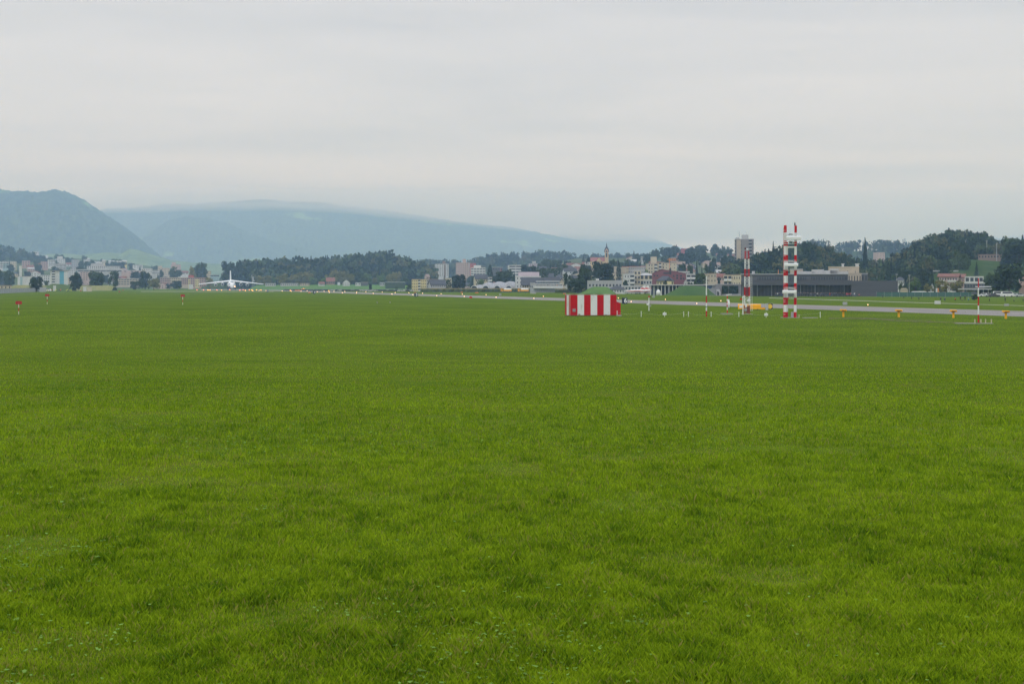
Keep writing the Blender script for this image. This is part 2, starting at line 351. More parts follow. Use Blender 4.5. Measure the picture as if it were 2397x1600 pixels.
# ---------------------------------------------------------------- grass: blades spread evenly over what the lens sees of the field, out to 260 m
def grass_field(nb, ymin, ymax, seed):
    r = np.random.default_rng(seed)
    tab = np.geomspace(ymin, ymax, 400); t_ = np.clip((tab-5)/95, 0, 1); s = (EYE-2.7*(1-t_*t_*(3-2*t_)))/tab; s = np.minimum.accumulate(s)
    u = r.uniform(s[-1], s[0], nb); Y = np.interp(-u, -s, tab)
    Xx = r.uniform(-.42, .42, nb)*Y
    Zz = gz(Xx, Y)
    patch = fbm(Xx*1.1, Y*1.1, 21, 4); tuft = np.clip((fbm(Xx*3.4, Y*3.4, 33, 4)-.56)*5, 0, 1)
    bald = np.clip((.40-fbm(Xx*.9, Y*.9, 45, 4))*8, 0, 1)
    keep = r.random(nb) > bald*.35
    Xx, Y, Zz, patch, tuft, bald = [a[keep] for a in (Xx, Y, Zz, patch, tuft, bald)]; n = len(Xx)
    hgt = (.023+.016*patch+.016*tuft)*r.uniform(.4, 1.5, n)*(.65+.8*vnoise(Xx*8+3, Y*6, 90))*(1-.4*bald)
    wid = np.maximum(.0026, Y*.00026)*r.uniform(.7, 1.4, n)
    a = r.uniform(0, 2*np.pi, n); lean = r.uniform(.05, .75, n)*hgt; la = r.uniform(0, 6.28, n)
    ux, uy = np.cos(a)*wid, np.sin(a)*wid; lx, ly = np.cos(la)*lean, np.sin(la)*lean
    V = np.zeros((n, 4, 3))
    V[:, 0] = np.stack([Xx-ux, Y-uy, Zz-.01], -1); V[:, 1] = np.stack([Xx+ux, Y+uy, Zz-.01], -1)
    V[:, 2] = np.stack([Xx+lx*.35+ux*.8, Y+ly*.35+uy*.8, Zz+hgt*.6], -1); V[:, 3] = np.stack([Xx+lx, Y+ly, Zz+hgt], -1)
    base = np.arange(n)[:, None]*4
    F = np.stack([base+[0, 1, 2], base+[0, 2, 3]], 1).reshape(-1, 3)
    me = mesh_np('grass', V.reshape(-1, 3), F, M_blade, corners=3)
    at = me.attributes.new('tone', 'FLOAT', 'POINT'); tone = np.clip(r.normal(.56, .24, n)+.45*(fbm(Xx*.55, Y*.4, 51, 5)-.5)-.22*tuft+.1*bald+.5*(vnoise(Xx*7, Y*5, 88)-.5)+.22*(fbm((Xx*.963+Y*.269)/5, (Y*.963-Xx*.269)/60, 97, 3)-.5)*np.clip(Y/60, 0, 1)*2, 0, 1)
    at.data.foreach_set('value', np.repeat(tone, 4).astype(np.float32))
    dry = (r.random(n) < .05+.22*bald+.12*np.clip((fbm(Xx*1.3+9, Y*1.3, 63, 4)-.55)*6, 0, 1))*r.uniform(.4, 1, n)
    a2 = me.attributes.new('dry', 'FLOAT', 'POINT'); a2.data.foreach_set('value', np.repeat(dry, 4).astype(np.float32))
    o = link('grass', me); o['kind'] = 'stuff'; return o
def blade_mat():
    m = bpy.data.materials.new('grass_blade'); m.use_nodes = True; nt = m.node_tree; nt.nodes.clear()
    out = N(nt, 'ShaderNodeOutputMaterial'); p = N(nt, 'ShaderNodeBsdfPrincipled', Roughness=.6); p.inputs['Specular IOR Level'].default_value = .06
    a = N(nt, 'ShaderNodeAttribute', attribute_name='tone'); r = N(nt, 'ShaderNodeValToRGB'); nt.links.new(a.outputs['Fac'], r.inputs[0])
    el = r.color_ramp.elements; el[0].position = 0.0; el[0].color = (.080, .165, .007, 1); el[1].position = 1.0; el[1].color = (.335, .455, .016, 1)
    k = el.new(.5); k.color = (.205, .312, .008, 1)
    d = N(nt, 'ShaderNodeAttribute', attribute_name='dry'); mix = N(nt, 'ShaderNodeMix', data_type='RGBA')
    nt.links.new(d.outputs['Fac'], mix.inputs[0]); nt.links.new(r.outputs[0], mix.inputs[6]); mix.inputs[7].default_value = (.33, .30, .07, 1)
    nt.links.new(mix.outputs[2], p.inputs['Base Color'])
    tr = N(nt, 'ShaderNodeBsdfTranslucent'); nt.links.new(mix.outputs[2], tr.inputs['Color'])
    ms = N(nt, 'ShaderNodeMixShader', Fac=.35); nt.links.new(p.outputs[0], ms.inputs[1]); nt.links.new(tr.outputs[0], ms.inputs[2])
    nt.links.new(ms.outputs[0], out.inputs[0]); return m
M_blade = blade_mat()
grass_field(950000, 5.5, 260, 3)

# clover and dandelion leaves lying in the grass in loose patches
def clover(n0, seed):
    r = np.random.default_rng(seed)
    Y = 1/r.uniform(1/70., 1/5.5, n0); Xx = r.uniform(-.42, .42, n0)*Y
    k = r.random(n0) < np.clip((fbm(Xx*.28, Y*.28, 91, 3)-.53)*6, .02, 1); Xx, Y = Xx[k], Y[k]; n = len(Xx)
    Zz = gz(Xx, Y)+r.uniform(.015, .045, n); L = r.uniform(.006, .015, n)+Y*.0003; a = r.uniform(0, 2*np.pi, n)
    ang = np.arange(6)/6*2*np.pi; V = np.zeros((n, 6, 3))
    for i, t in enumerate(ang):
        dx, dy = math.cos(t)*1.0, math.sin(t)*.6
        V[:, i, 0] = Xx+L*(dx*np.cos(a)-dy*np.sin(a)); V[:, i, 1] = Y+L*(dx*np.sin(a)+dy*np.cos(a)); V[:, i, 2] = Zz+L*r.uniform(-.35, .35, n)
    F = np.arange(n*6).reshape(n, 6)
    o = link('clover', mesh_np('clover', V.reshape(-1, 3), F, mat('clover_leaf', (.15, .25, .05), .8, .4, 3, spec=0), corners=6)); o['kind'] = 'stuff'
clover(26000, 8)

# ---------------------------------------------------------------- trees
def leaf_cloud(kind, n, q, r):
    """leaf clumps of a crown in a unit box: width 1, height 1"""
    if kind == 'conifer':
        z = r.uniform(.06, 1, n)**1.25; tier = .62+.38*((1-z)*8 % 1); rad = (1-z)*.5*tier*np.sqrt(r.uniform(.35, 1, n)); a = r.uniform(0, 2*np.pi, n)
        P = np.stack([np.cos(a)*rad, np.sin(a)*rad, z], -1); Nn = np.stack([np.cos(a), np.sin(a), np.full(n, .5)], -1)
    elif kind == 'column':
        z = r.uniform(.05, 1, n); rad = .5*np.sin(np.pi*np.clip(z*.92+.06, 0, 1))**.6*np.sqrt(r.uniform(.5, 1, n)); a = r.uniform(0, 2*np.pi, n)
        P = np.stack([np.cos(a)*rad, np.sin(a)*rad, z], -1); Nn = np.stack([np.cos(a), np.sin(a), np.full(n, .3)], -1)
    else:
        nb = {'round': 17, 'broad': 22, 'loose': 13}[kind]
        cz = r.uniform(.22, .84, nb); env = np.sqrt(np.clip(1-((cz-.50)/.46)**2, .06, 1)); a = r.uniform(0, 2*np.pi, nb); rr = env*.36*np.sqrt(r.uniform(.1, 1, nb))
        C = np.stack([np.cos(a)*rr, np.sin(a)*rr, cz], -1); br = r.uniform(.12, .21, nb) if kind != 'loose' else r.uniform(.09, .17, nb)
        k = r.integers(0, nb, n); d = r.normal(size=(n, 3)); d /= np.linalg.norm(d, axis=1)[:, None]; d[:, 2] = np.abs(d[:, 2])*np.where(r.random(n) < .75, 1, -1)
        P = C[k]+d*(br[k]*r.uniform(.65, 1.06, n))[:, None]; Nn = d
        P[:, 2] = np.clip(P[:, 2], .06, 1.0)
    Nn = Nn+r.normal(size=(n, 3))*.55; Nn /= np.linalg.norm(Nn, axis=1)[:, None]
    t = np.cross(Nn, r.normal(size=(n, 3))); t /= np.linalg.norm(t, axis=1)[:, None]; b = np.cross(Nn, t)
    s = q*r.uniform(.55, 1.4, n)[:, None]
    V = np.stack([P-t*s-b*s*.7, P+t*s-b*s*.7, P+t*s*.8+b*s*.7, P-t*s*.8+b*s*.7], 1)
    return V.reshape(-1, 3)
def foliage_mat(name, c1, c2):
    m = bpy.data.materials.new(name); m.use_nodes = True; nt = m.node_tree; nt.nodes.clear()
    out = N(nt, 'ShaderNodeOutputMaterial'); p = N(nt, 'ShaderNodeBsdfPrincipled', Roughness=.7); p.inputs['Specular IOR Level'].default_value = .15
    t = N(nt, 'ShaderNodeTexCoord'); n = N(nt, 'ShaderNodeTexNoise', Scale=4.5, Detail=4.0, Roughness=.7); nt.links.new(t.outputs['Object'], n.inputs['Vector'])
    inf = N(nt, 'ShaderNodeObjectInfo')
    f = math_node(nt, 'ADD', n.outputs[0], math_node(nt, 'MULTIPLY', math_node(nt, 'SUBTRACT', inf.outputs['Random'], .5), .22))
    r = N(nt, 'ShaderNodeValToRGB'); nt.links.new(f, r.inputs[0]); a, b = r.color_ramp.elements; a.position = .3; b.position = .7; a.color = c1+(1,); b.color = c2+(1,)
    nt.links.new(r.outputs[0], p.inputs['Base Color']); nt.links.new(p.outputs[0], out.inputs[0]); return m
FOL = {'dark': foliage_mat('foliage_dark', (.012, .026, .009), (.036, .060, .018)),
       'mid': foliage_mat('foliage_green', (.026, .050, .014), (.062, .092, .024)),
       'olive': foliage_mat('foliage_olive', (.105, .115, .030), (.230, .210, .068)),
       'light': foliage_mat('foliage_fresh', (.065, .115, .028), (.140, .205, .050)),
       'fir': foliage_mat('foliage_fir', (.014, .032, .020), (.034, .060, .032))}
M_bark = mat('bark', (.09, .07, .05), .9, .3, 4, stretch=(1, 1, .3))
_crown = {}; _trunk = {}
def crown_mesh(kind, col, k):
    key = (kind, col, k)
    if key not in _crown:
        r = np.random.default_rng(hash(kind) % 1000*0+sum(map(ord, kind+col))*7+k)
        n = 1100 if kind in ('round', 'broad') else 620; v = leaf_cloud(kind, n, .044 if kind != 'conifer' else .042, r)
        _crown[key] = mesh_np('crown', v, np.arange(len(v)).reshape(-1, 4), FOL[col])
    return _crown[key]
def trunk_mesh(kind):
    if kind not in _trunk:
        m = MB(); m.tube((0, 0, -.03), (0.01, 0, .5), .034, .018, 7)
        if kind not in ('conifer', 'column'):
            for i in range(5):
                a = i*1.3; m.tube((0.005, 0, .16+.06*i), (math.cos(a)*.22, math.sin(a)*.22, .42+.07*i), .014, .005, 5)
        _trunk[kind] = m.mesh('trunk', M_bark)
    return _trunk[kind]
NAMES = {'conifer': 'fir_tree', 'column': 'cypress_tree', 'round': 'broadleaf_tree', 'broad': 'broadleaf_tree', 'loose': 'broadleaf_tree'}
_tc = [0]
def tree(px, ytop, w, D, kind='round', col='mid', label=None, group=None, name=None, base=None):
    """a tree whose crown is w columns wide and whose top stands at image row ytop when D metres away"""
    x = X(px, D); z0 = (h1(x, D) if base is None else base)-.2; top = Z(ytop, D); hh = max(2.0, top-z0)
    _tc[0] += 1; k = _tc[0] % 3
    t = thing(name or NAMES[kind], label, 'bush' if name == 'bush' else 'tree', (x, D, z0), random.uniform(0, 6.28), group); W = w/FPX*D*1.14
    t.scale = (W, W, hh)
    link('trunk', trunk_mesh(kind), t); link('crown', crown_mesh(kind, col, k), t)
    return t
G1 = 'trees along the far edge of the airfield'
for a in [
 (85, 646, 33, 1000, 'round', 'dark', 'dark round tree on a short trunk above the low grey wall, between two white blocks'),
 (177, 637, 31, 1150, 'round', 'dark', 'dark dense oval tree just right of the blue striped white apartment tower'),
 (227, 632, 42, 1320, 'broad', 'mid', 'wide green tree behind the red and white antenna stack'),
 (266, 632, 30, 1320, 'loose', 'mid', 'open crowned tree with sky gaps, right of the red and white antenna stack'),
 (22, 632, 29, 1500, 'broad', 'mid', 'grey green tree left of the white chimney slab'),
 (-3, 630, 18, 1500, 'round', 'mid', 'half cut off tree at the very edge of the picture above the beige barn'),
 (105, 656, 22, 1400, 'loose', 'mid', 'small bush like tree in front of the blue striped apartment tower'),
 (340, 631, 30, 1500, 'round', 'dark', 'tall dark tree in front of the beige office blocks, left of the long pink school'),
 (360, 649, 30, 1400, 'broad', 'olive', 'olive green tree leaning against the tall dark tree beside the pink school'),
 (318, 657, 26, 1450, 'broad', 'mid', 'low bushy tree at the foot of the tall dark tree, its left neighbour'),
 (415, 656, 26, 1600, 'broad', 'mid', 'low green tree in front of the long pink school'),
 (396, 661, 22, 1620, 'loose', 'dark', 'dark shrub like tree under the wall of the pink school'),
 (409, 623, 30, 2150, 'round', 'mid', 'round dark tree behind the pink school roof'),
 (378, 630, 12, 2150, 'round', 'dark', 'small dark round tree before the beige block with orange signs'),
 (470, 612, 30, 2000, 'broad', 'mid', 'big tree rising above the cream apartment house, left of the wood'),
 (450, 620, 20, 1950, 'round', 'olive', 'autumn tinged tree over the cream apartment house'),
 (490, 646, 24, 1700, 'loose', 'olive', 'yellowish green tree left of the white jet tail'),
 (535, 609, 40, 1800, 'broad', 'dark', 'tall dark tree directly behind the tail fin of the white jet'),
 (560, 614, 22, 1800, 'round', 'dark', 'narrow dark tree right of the tail fin of the white jet'),
 (589, 607, 34, 1850, 'broad', 'mid', 'big tree where the long wood begins, right of the tail fin'),
 (604, 646, 18, 1600, 'round', 'olive', 'yellow green round tree above the right wing tip of the white jet'),
 (867, 664, 8, 1250, 'round', 'dark', 'small lone dark tree on the bright green meadow'),
 (958, 665, 18, 1120, 'round', 'mid', 'round bush like tree left of the yellow apartment block'),
 (928, 671, 6, 1150, 'round', 'mid', 'tiny round bush before the meadow beside the parked cars'),
 (1075, 641, 38, 1080, 'round', 'dark', 'very full dark green tree right of the grey roofed house'),
 (1049, 655, 15, 1070, 'column', 'dark', 'slim dark tree between the grey roofed house and the full dark tree'),
 (1105, 648, 13, 1200, 'conifer', 'fir', 'dark fir behind the left end of the vaulted hangar'),
 (1116, 655, 12, 1190, 'conifer', 'fir', 'smaller fir close beside the one behind the left end of the vaulted hangar'),
 (1147, 621, 13, 1300, 'column', 'dark', 'tall narrow dark tree above the vaulted hangar'),
 (1180, 629, 48, 1200, 'broad', 'mid', 'broad olive green tree behind the vaults of the hangar'),
 (1165, 644, 26, 1190, 'round', 'dark', 'dark tree at the left foot of the broad tree behind the hangar'),
 (1127, 650, 20, 1120, 'loose', 'light', 'light green tree in front of the white house behind the hangar'),
 (1235, 618, 44, 1400, 'broad', 'dark', 'dark wide tree above the pink and white terrace house'),
 (1270, 626, 26, 1300, 'broad', 'mid', 'mid green tree right of the pink and white terrace house'),
 (1203, 640, 12, 1250, 'round', 'dark', 'small dark tree at the left corner of the pink and white terrace house'),
 (1296, 634, 16, 1500, 'round', 'dark', 'dark tree between the small white gabled houses'),
 (1341, 634, 7, 1500, 'conifer', 'fir', 'small pointed fir by the white terraces'),
 (1330, 636, 29, 850, 'loose', 'dark', 'shaggy dark tree right of the glazed office by the hangar'),
 (1370, 622, 36, 840, 'broad', 'mid', 'tallest bushy tree in front of the church hill'),
 (1352, 650, 44, 830, 'broad', 'mid', 'wide low bushy tree at the edge of the grass mound'),
 (1410, 611, 56, 930, 'broad', 'dark', 'massive dark tree just below the church'),
 (1368, 618, 30, 950, 'round', 'dark', 'dark rounded tree left of the massive tree below the church'),
 (1436, 606, 24, 1200, 'round', 'dark', 'dark tree right beside the church tower'),
 (1448, 612, 11, 1100, 'column', 'fir', 'slim dark cypress right of the church'),
 (1464, 655, 14, 860, 'round', 'dark', 'small dark tree before the white cube house'),
 (1516, 629, 14, 1000, 'round', 'light', 'fresh green tree in front of the beige stepped apartments'),
 (1558, 656, 9, 770, 'column', 'fir', 'small dark cypress in front of the yellow house'),
 (1536, 579, 15, 2000, 'loose', 'mid', 'open pale tree standing out on the skyline left of the long hilltop school'),
 (1567, 580, 12, 2100, 'round', 'mid', 'tree in front of the hilltop school, nearest its left end'),
 (1580, 576, 22, 2100, 'broad', 'mid', 'broad tree in front of the middle of the hilltop school'),
 (1613, 580, 12, 2100, 'round', 'mid', 'small round tree right of the red part of the hilltop school'),
 (1641, 573, 34, 2100, 'broad', 'mid', 'biggest hazy tree on the skyline left of the tower block'),
 (1675, 571, 20, 2100, 'round', 'mid', 'hazy round tree on the skyline halfway to the tower block'),
 (1692, 572, 12, 2100, 'loose', 'mid', 'thin see through tree on the skyline near the tower block'),
 (1707, 577, 17, 2100, 'round', 'mid', 'hazy tree on the skyline touching the tower block'),
 (1596, 615, 22, 1150, 'broad', 'dark', 'dark tree right of the beige stepped apartments'),
 (1616, 614, 17, 1150, 'broad', 'mid', 'green tree between the beige apartments and the fir'),
 (1631, 611, 15, 1150, 'conifer', 'fir', 'broad dark fir right of the beige apartments'),
 (1643, 614, 7, 1150, 'conifer', 'fir', 'slim pointed fir beside the broad fir'),
 (1669, 602, 18, 1300, 'round', 'dark', 'round dark tree on the slope above the cream blocks'),
 (1695, 597, 20, 1300, 'round', 'dark', 'taller round dark tree left of the foot of the tower block'),
 (1660, 618, 26, 1150, 'broad', 'mid', 'lighter green tree below the round dark trees'),
 (1688, 622, 24, 1100, 'broad', 'dark', 'dark tree at the foot of the wooded bank'),
 (1640, 638, 32, 780, 'broad', 'mid', 'spreading green tree behind the tall thin pole'),
 (1683, 648, 20, 740, 'conifer', 'fir', 'broad dark fir between the two cream blocks'),
 (1616, 655, 16, 840, 'loose', 'dark', 'dark shrub like tree behind the grass bank of the colonnade'),
 (1810, 566, 15, 1080, 'conifer', 'fir', 'lone fir breaking the skyline left of the tall antenna'),
 (1858, 571, 9, 1080, 'conifer', 'fir', 'small fir seen between the two antenna masts'),
 (1889, 563, 28, 1060, 'broad', 'dark', 'dark round topped tree on the skyline right of the tall antenna'),
 (1908, 571, 9, 1060, 'conifer', 'fir', 'small fir at the right shoulder of the round topped skyline tree'),
 (2025, 559, 26, 1000, 'conifer', 'fir', 'tallest fir, rising over the dark hall roof'),
 (1970, 592, 30, 960, 'broad', 'dark', 'broad tree above the beige block of the dark hall'),
 (2079, 616, 36, 800, 'conifer', 'fir', 'wide dark fir behind the right end of the dark hall'),
 (2110, 630, 24, 820, 'broad', 'dark', 'dark tree behind the lamp post at the end of the hall'),
 (2143, 648, 30, 640, 'round', 'light', 'bright round tree behind the green fence'),
 (2112, 660, 18, 650, 'round', 'mid', 'small low tree left of the bright round one'),
 (2164, 632, 26, 760, 'broad', 'dark', 'dark tree on the slope above the bright round tree'),
 (2182, 628, 20, 740, 'conifer', 'fir', 'dark fir left of the pink house with balconies'),
 (2173, 662, 26, 660, 'loose', 'olive', 'thin olive tree right of the bright round tree'),
 (2204, 654, 32, 650, 'broad', 'olive', 'autumn tinged tree beneath the pink house'),
 (2240, 653, 34, 650, 'broad', 'olive', 'autumn tinged tree below the right half of the pink house'),
 (2212, 606, 44, 850, 'broad', 'mid', 'lone tree on the hillside meadow over the pink house'),
 (2243, 591, 22, 875, 'column', 'mid', 'tall tree on the hillside meadow, left of the pair'),
 (2259, 594, 24, 875, 'column', 'mid', 'tall tree on the hillside meadow, right of the pair'),
 (2286, 613, 14, 850, 'conifer', 'fir', 'small fir on the hillside meadow above the white villa'),
 (2363, 614, 72, 620, 'broad', 'dark', 'huge dark tree over the parked cars'),
 (2324, 637, 40, 640, 'broad', 'mid', 'brownish green tree left of the huge dark one'),
 (2348, 594, 20, 900, 'conifer', 'dark', 'dark pointed tree behind the huge one, on the meadow edge'),
 (2384, 558, 66, 880, 'broad', 'dark', 'tall dark tree at the edge of the picture above the huge one'),
 (2281, 690, 15, 440, 'round', 'dark', 'low round dark bush on the grass by the red and white pole')]:
    px, yt, w, D, kind, col, lab = a
    tree(px, yt, w, D, kind, col, lab, G1, name='bush' if 'dark bush' in lab else None)
# the row of rounder, autumn tinged trees at the foot of the wood
r_ = random.Random(4)
for i in range(26):
    px = 612+i*13.3+r_.uniform(-4, 4); col = r_.choice(['olive', 'light', 'olive', 'mid', 'olive'])
    what = {'light': 'fresh green tree in the row below the long wood', 'olive': 'olive tree in the row below the long wood', 'mid': 'mid green tree in the row below the long wood', 'dark': 'dark green tree in the row below the long wood'}[col]; what = what.replace('in the row below', ('first second third fourth fifth sixth seventh eighth ninth tenth'.split()[i % 10] if i < 10 else 'in the middle' if i < 18 else 'near the right end')+' of the row below')
    tree(px, r_.uniform(631, 648), r_.uniform(19, 28), r_.uniform(1600, 1660), r_.choice(['round', 'broad']), col, what, 'row of trees at the foot of the long wood')
TT = []
# town trees, hazy, between the far houses
for (p0, p1, yr, D0, D1, n, kinds, where) in [
  (0, 300, (604, 640), 1850, 3200, 105, ('round', 'broad'), 'in the far town before the steep mountain'),
  (300, 480, (608, 640), 1900, 3000, 36, ('round', 'broad', 'conifer'), 'among the hazy houses left of the white jet'),
  (985, 1200, (600, 628), 1500, 2300, 40, ('round', 'broad', 'conifer'), 'around the hazy pink and white towers left of the church'),
  (1190, 1400, (612, 640), 1250, 2000, 26, ('round', 'broad', 'conifer'), 'between the houses left of the church'),
  (1430, 1720, (585, 625), 1500, 2250, 52, ('round', 'broad', 'conifer'), 'on the house covered slope right of the church')]:
    for i in range(n):
        px = r_.uniform(p0, p1); D = r_.uniform(D0, D1); x = X(px, D); zb = h1(x, D); hh = r_.uniform(8, 17)
        yt = HY-(zb+hh-EYE)/D*FPX; k = r_.choice(kinds)
        TT.append((px, D, k, hh)); TT[-1] += (tree(px, yt, hh*(.95 if k != 'conifer' else .5)*FPX/D*r_.uniform(.8, 1.2), D, k, 'fir' if k == 'conifer' else r_.choice(['mid', 'dark', 'mid']),
             ('small hazy fir ' if k == 'conifer' else 'small hazy leafy tree ')+where, 'town trees '+where),)

# woods that read as one mass
def wood(name, hills, p0, p1, D0, D1, n, size, cols, seed, faces=80, q=.085, conifer=.15, ymin=None):
    r = np.random.default_rng(seed); vs = []; ms = []
    var = [(leaf_cloud('conifer' if k >= 6 else ['round', 'broad'][k % 2], faces, q if k < 6 else q*.8, np.random.default_rng(100+k)), k >= 6) for k in range(8)]
    for c in range(n):
        px = r.uniform(p0, p1); D = r.uniform(D0, D1); x = X(px, D)
        zs = max(float(hz(h_, np.array([x]), np.array([D]))[0]) for h_ in hills)
        if zs < -1: continue
        cf = r.random() < conifer; v, _ = var[int(r.integers(6, 8)) if cf else int(r.integers(0, 6))]
        s = size*r.uniform(.7, 1.35); w = s*(.75 if not cf else .42); a = r.uniform(0, 6.28); ca, sa = math.cos(a), math.sin(a)
        vv = np.stack([(v[:, 0]*ca-v[:, 1]*sa)*w+x, (v[:, 0]*sa+v[:, 1]*ca)*w+D, v[:, 2]*s+zs-s*.12], -1)
        vs.append(vv); ms.append(np.full(len(v)//4, len(cols)-1 if cf else int(min(len(cols)-2, r.integers(0, len(cols)-1)))))
    v = np.concatenate(vs); me = mesh_np(name, v, np.arange(len(v)).reshape(-1, 4), [FOL_W[c] for c in cols])
    me.polygons.foreach_set('material_index', np.concatenate(ms).astype(np.int32))
    o = link(name, me); o['kind'] = 'stuff'; return o
FOL_W = {k: mat('wood_'+k, c, .85, .35, .06, spec=.1) for k, c in {'dark': (.018, .036, .014), 'mid': (.042, .070, .024), 'light': (.070, .100, .034), 'olive': (.105, .108, .040), 'fir': (.010, .024, .014)}.items()}
CO = ['dark', 'mid', 'light', 'dark', 'mid', 'olive', 'fir']
wood('wood_on_hill', ['wood_hill'], 560, 1010, 1690, 2080, 900, 23, CO, 1, 110, .075)
wood('wood_on_knoll', ['wooded_knoll'], -120, 170, 2850, 3400, 420, 18, CO, 2)
wood('wood_on_ridge', ['back_ridge'], 960, 1560, 2500, 3080, 900, 18, CO, 3)
wood('wood_on_bank', ['wooded_bank'], 1670, 2230, 850, 1150, 900, 13.5, CO, 4, 170, .058)
wood('wood_on_far_ridge', ['far_wood_ridge'], 1800, 2500, 2300, 2660, 500, 18, CO, 5, conifer=.4)
wood('wood_on_round_hill', ['round_hill', 'meadow_hill'], 2100, 2345, 992, 1190, 420, 15, CO, 6, 170, .058, .05)
wood('wood_on_round_hill_flank', ['round_hill', 'meadow_hill'], 2095, 2182, 870, 1000, 90, 13, CO, 9, 170, .058, .05)
wood('wood_at_hill_end', ['round_hill', 'meadow_hill'], 2350, 2480, 930, 1180, 160, 15, CO, 7, 150, .06, .1)

# maize along the far side of the grass runway strip
def maize():
    r = np.random.default_rng(5); vs = []; mi = []
    for (p0, p1, D0, D1, n) in ((985, 1325, 960, 1040, 9000), (1300, 1400, 860, 900, 900)):
        px = r.uniform(p0, p1, n); D = D0+(D1-D0)*r.random(n)**2; x = X(px, D); h = r.uniform(2.0, 2.7, n)
        a = r.uniform(0, np.pi, n); w = r.uniform(.25, .5, n); dx, dy = np.cos(a)*w, np.sin(a)*w; z = np.zeros(n)
        vs.append(np.stack([np.stack([x-dx, D-dy, z], -1), np.stack([x+dx, D+dy, z], -1), np.stack([x+dx*.7, D+dy*.7, h*.8], -1), np.stack([x-dx*.7, D-dy*.7, h*.8], -1)], 1).reshape(-1, 3)); mi.append(np.zeros(n))
        vs.append(np.stack([np.stack([x-dx*.5, D-dy*.5, h*.8], -1), np.stack([x+dx*.5, D+dy*.5, h*.8], -1), np.stack([x+dx*.2, D+dy*.2, h], -1), np.stack([x-dx*.2, D-dy*.2, h], -1)], 1).reshape(-1, 3)); mi.append(np.ones(n))
    v = np.concatenate(vs); me = mesh_np('maize', v, np.arange(len(v)).reshape(-1, 4), [mat('maize_leaf', (.085, .115, .035), .8, .3, .3), mat('maize_tassel', (.30, .26, .13), .9, .2, .3)])
    me.polygons.foreach_set('material_index', np.concatenate(mi).astype(np.int32)); o = link('maize', me); o['kind'] = 'stuff'
maize()

# ---------------------------------------------------------------- buildings
M_win = mat('window_glass', (.045, .055, .065), .25, .35, .5, spec=.6)
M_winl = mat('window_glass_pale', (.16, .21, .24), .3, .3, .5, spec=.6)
M_conc = mat('concrete', (.30, .29, .27), .9, .12, .4)
M_white = mat('white_render', (.62, .62, .60), .85, .06, .2)
M_slab = mat('balcony_white', (.66, .66, .65), .8, .05, .5)
WC = {'taupe': (.26, .25, .235), 'hedge': (.045, .07, .035), 'white': (.56, .57, .56), 'cream': (.52, .465, .34), 'beige': (.46, .40, .31), 'pink': (.47, .36, .325), 'grey': (.36, .37, .38), 'pale': (.42, .42, .415),
      'brown': (.26, .19, .15), 'rose': (.40, .285, .25), 'yellow': (.60, .52, .27), 'dgrey': (.105, .110, .118), 'maroon': (.20, .075, .085), 'blue': (.10, .32, .42), 'orange': (.60, .25, .10),
      'black': (.035, .035, .04), 'red': (.42, .10, .07), 'tile': (.20, .085, .06), 'slate': (.060, .062, .070), 'teal': (.30, .42, .43), 'lilac': (.50, .42, .46)}
def wm(c): return mat('wall_'+c, WC[c], .85, .08, .15) if c not in ('slate', 'tile', 'black') else mat('roof_'+c, WC[c], .8, .2, .4)
_wmesh = {}; BL = []
def win_mesh(w, h, pale):
    key = (round(w, 1), round(h, 1), pale)
    if key not in _wmesh:
        m = MB(); m.box(0, 0, 0, key[0], .16, key[1], 0); _wmesh[key] = m.mesh('window', M_winl if pale else M_win)
    return _wmesh[key]
GREYED = {}
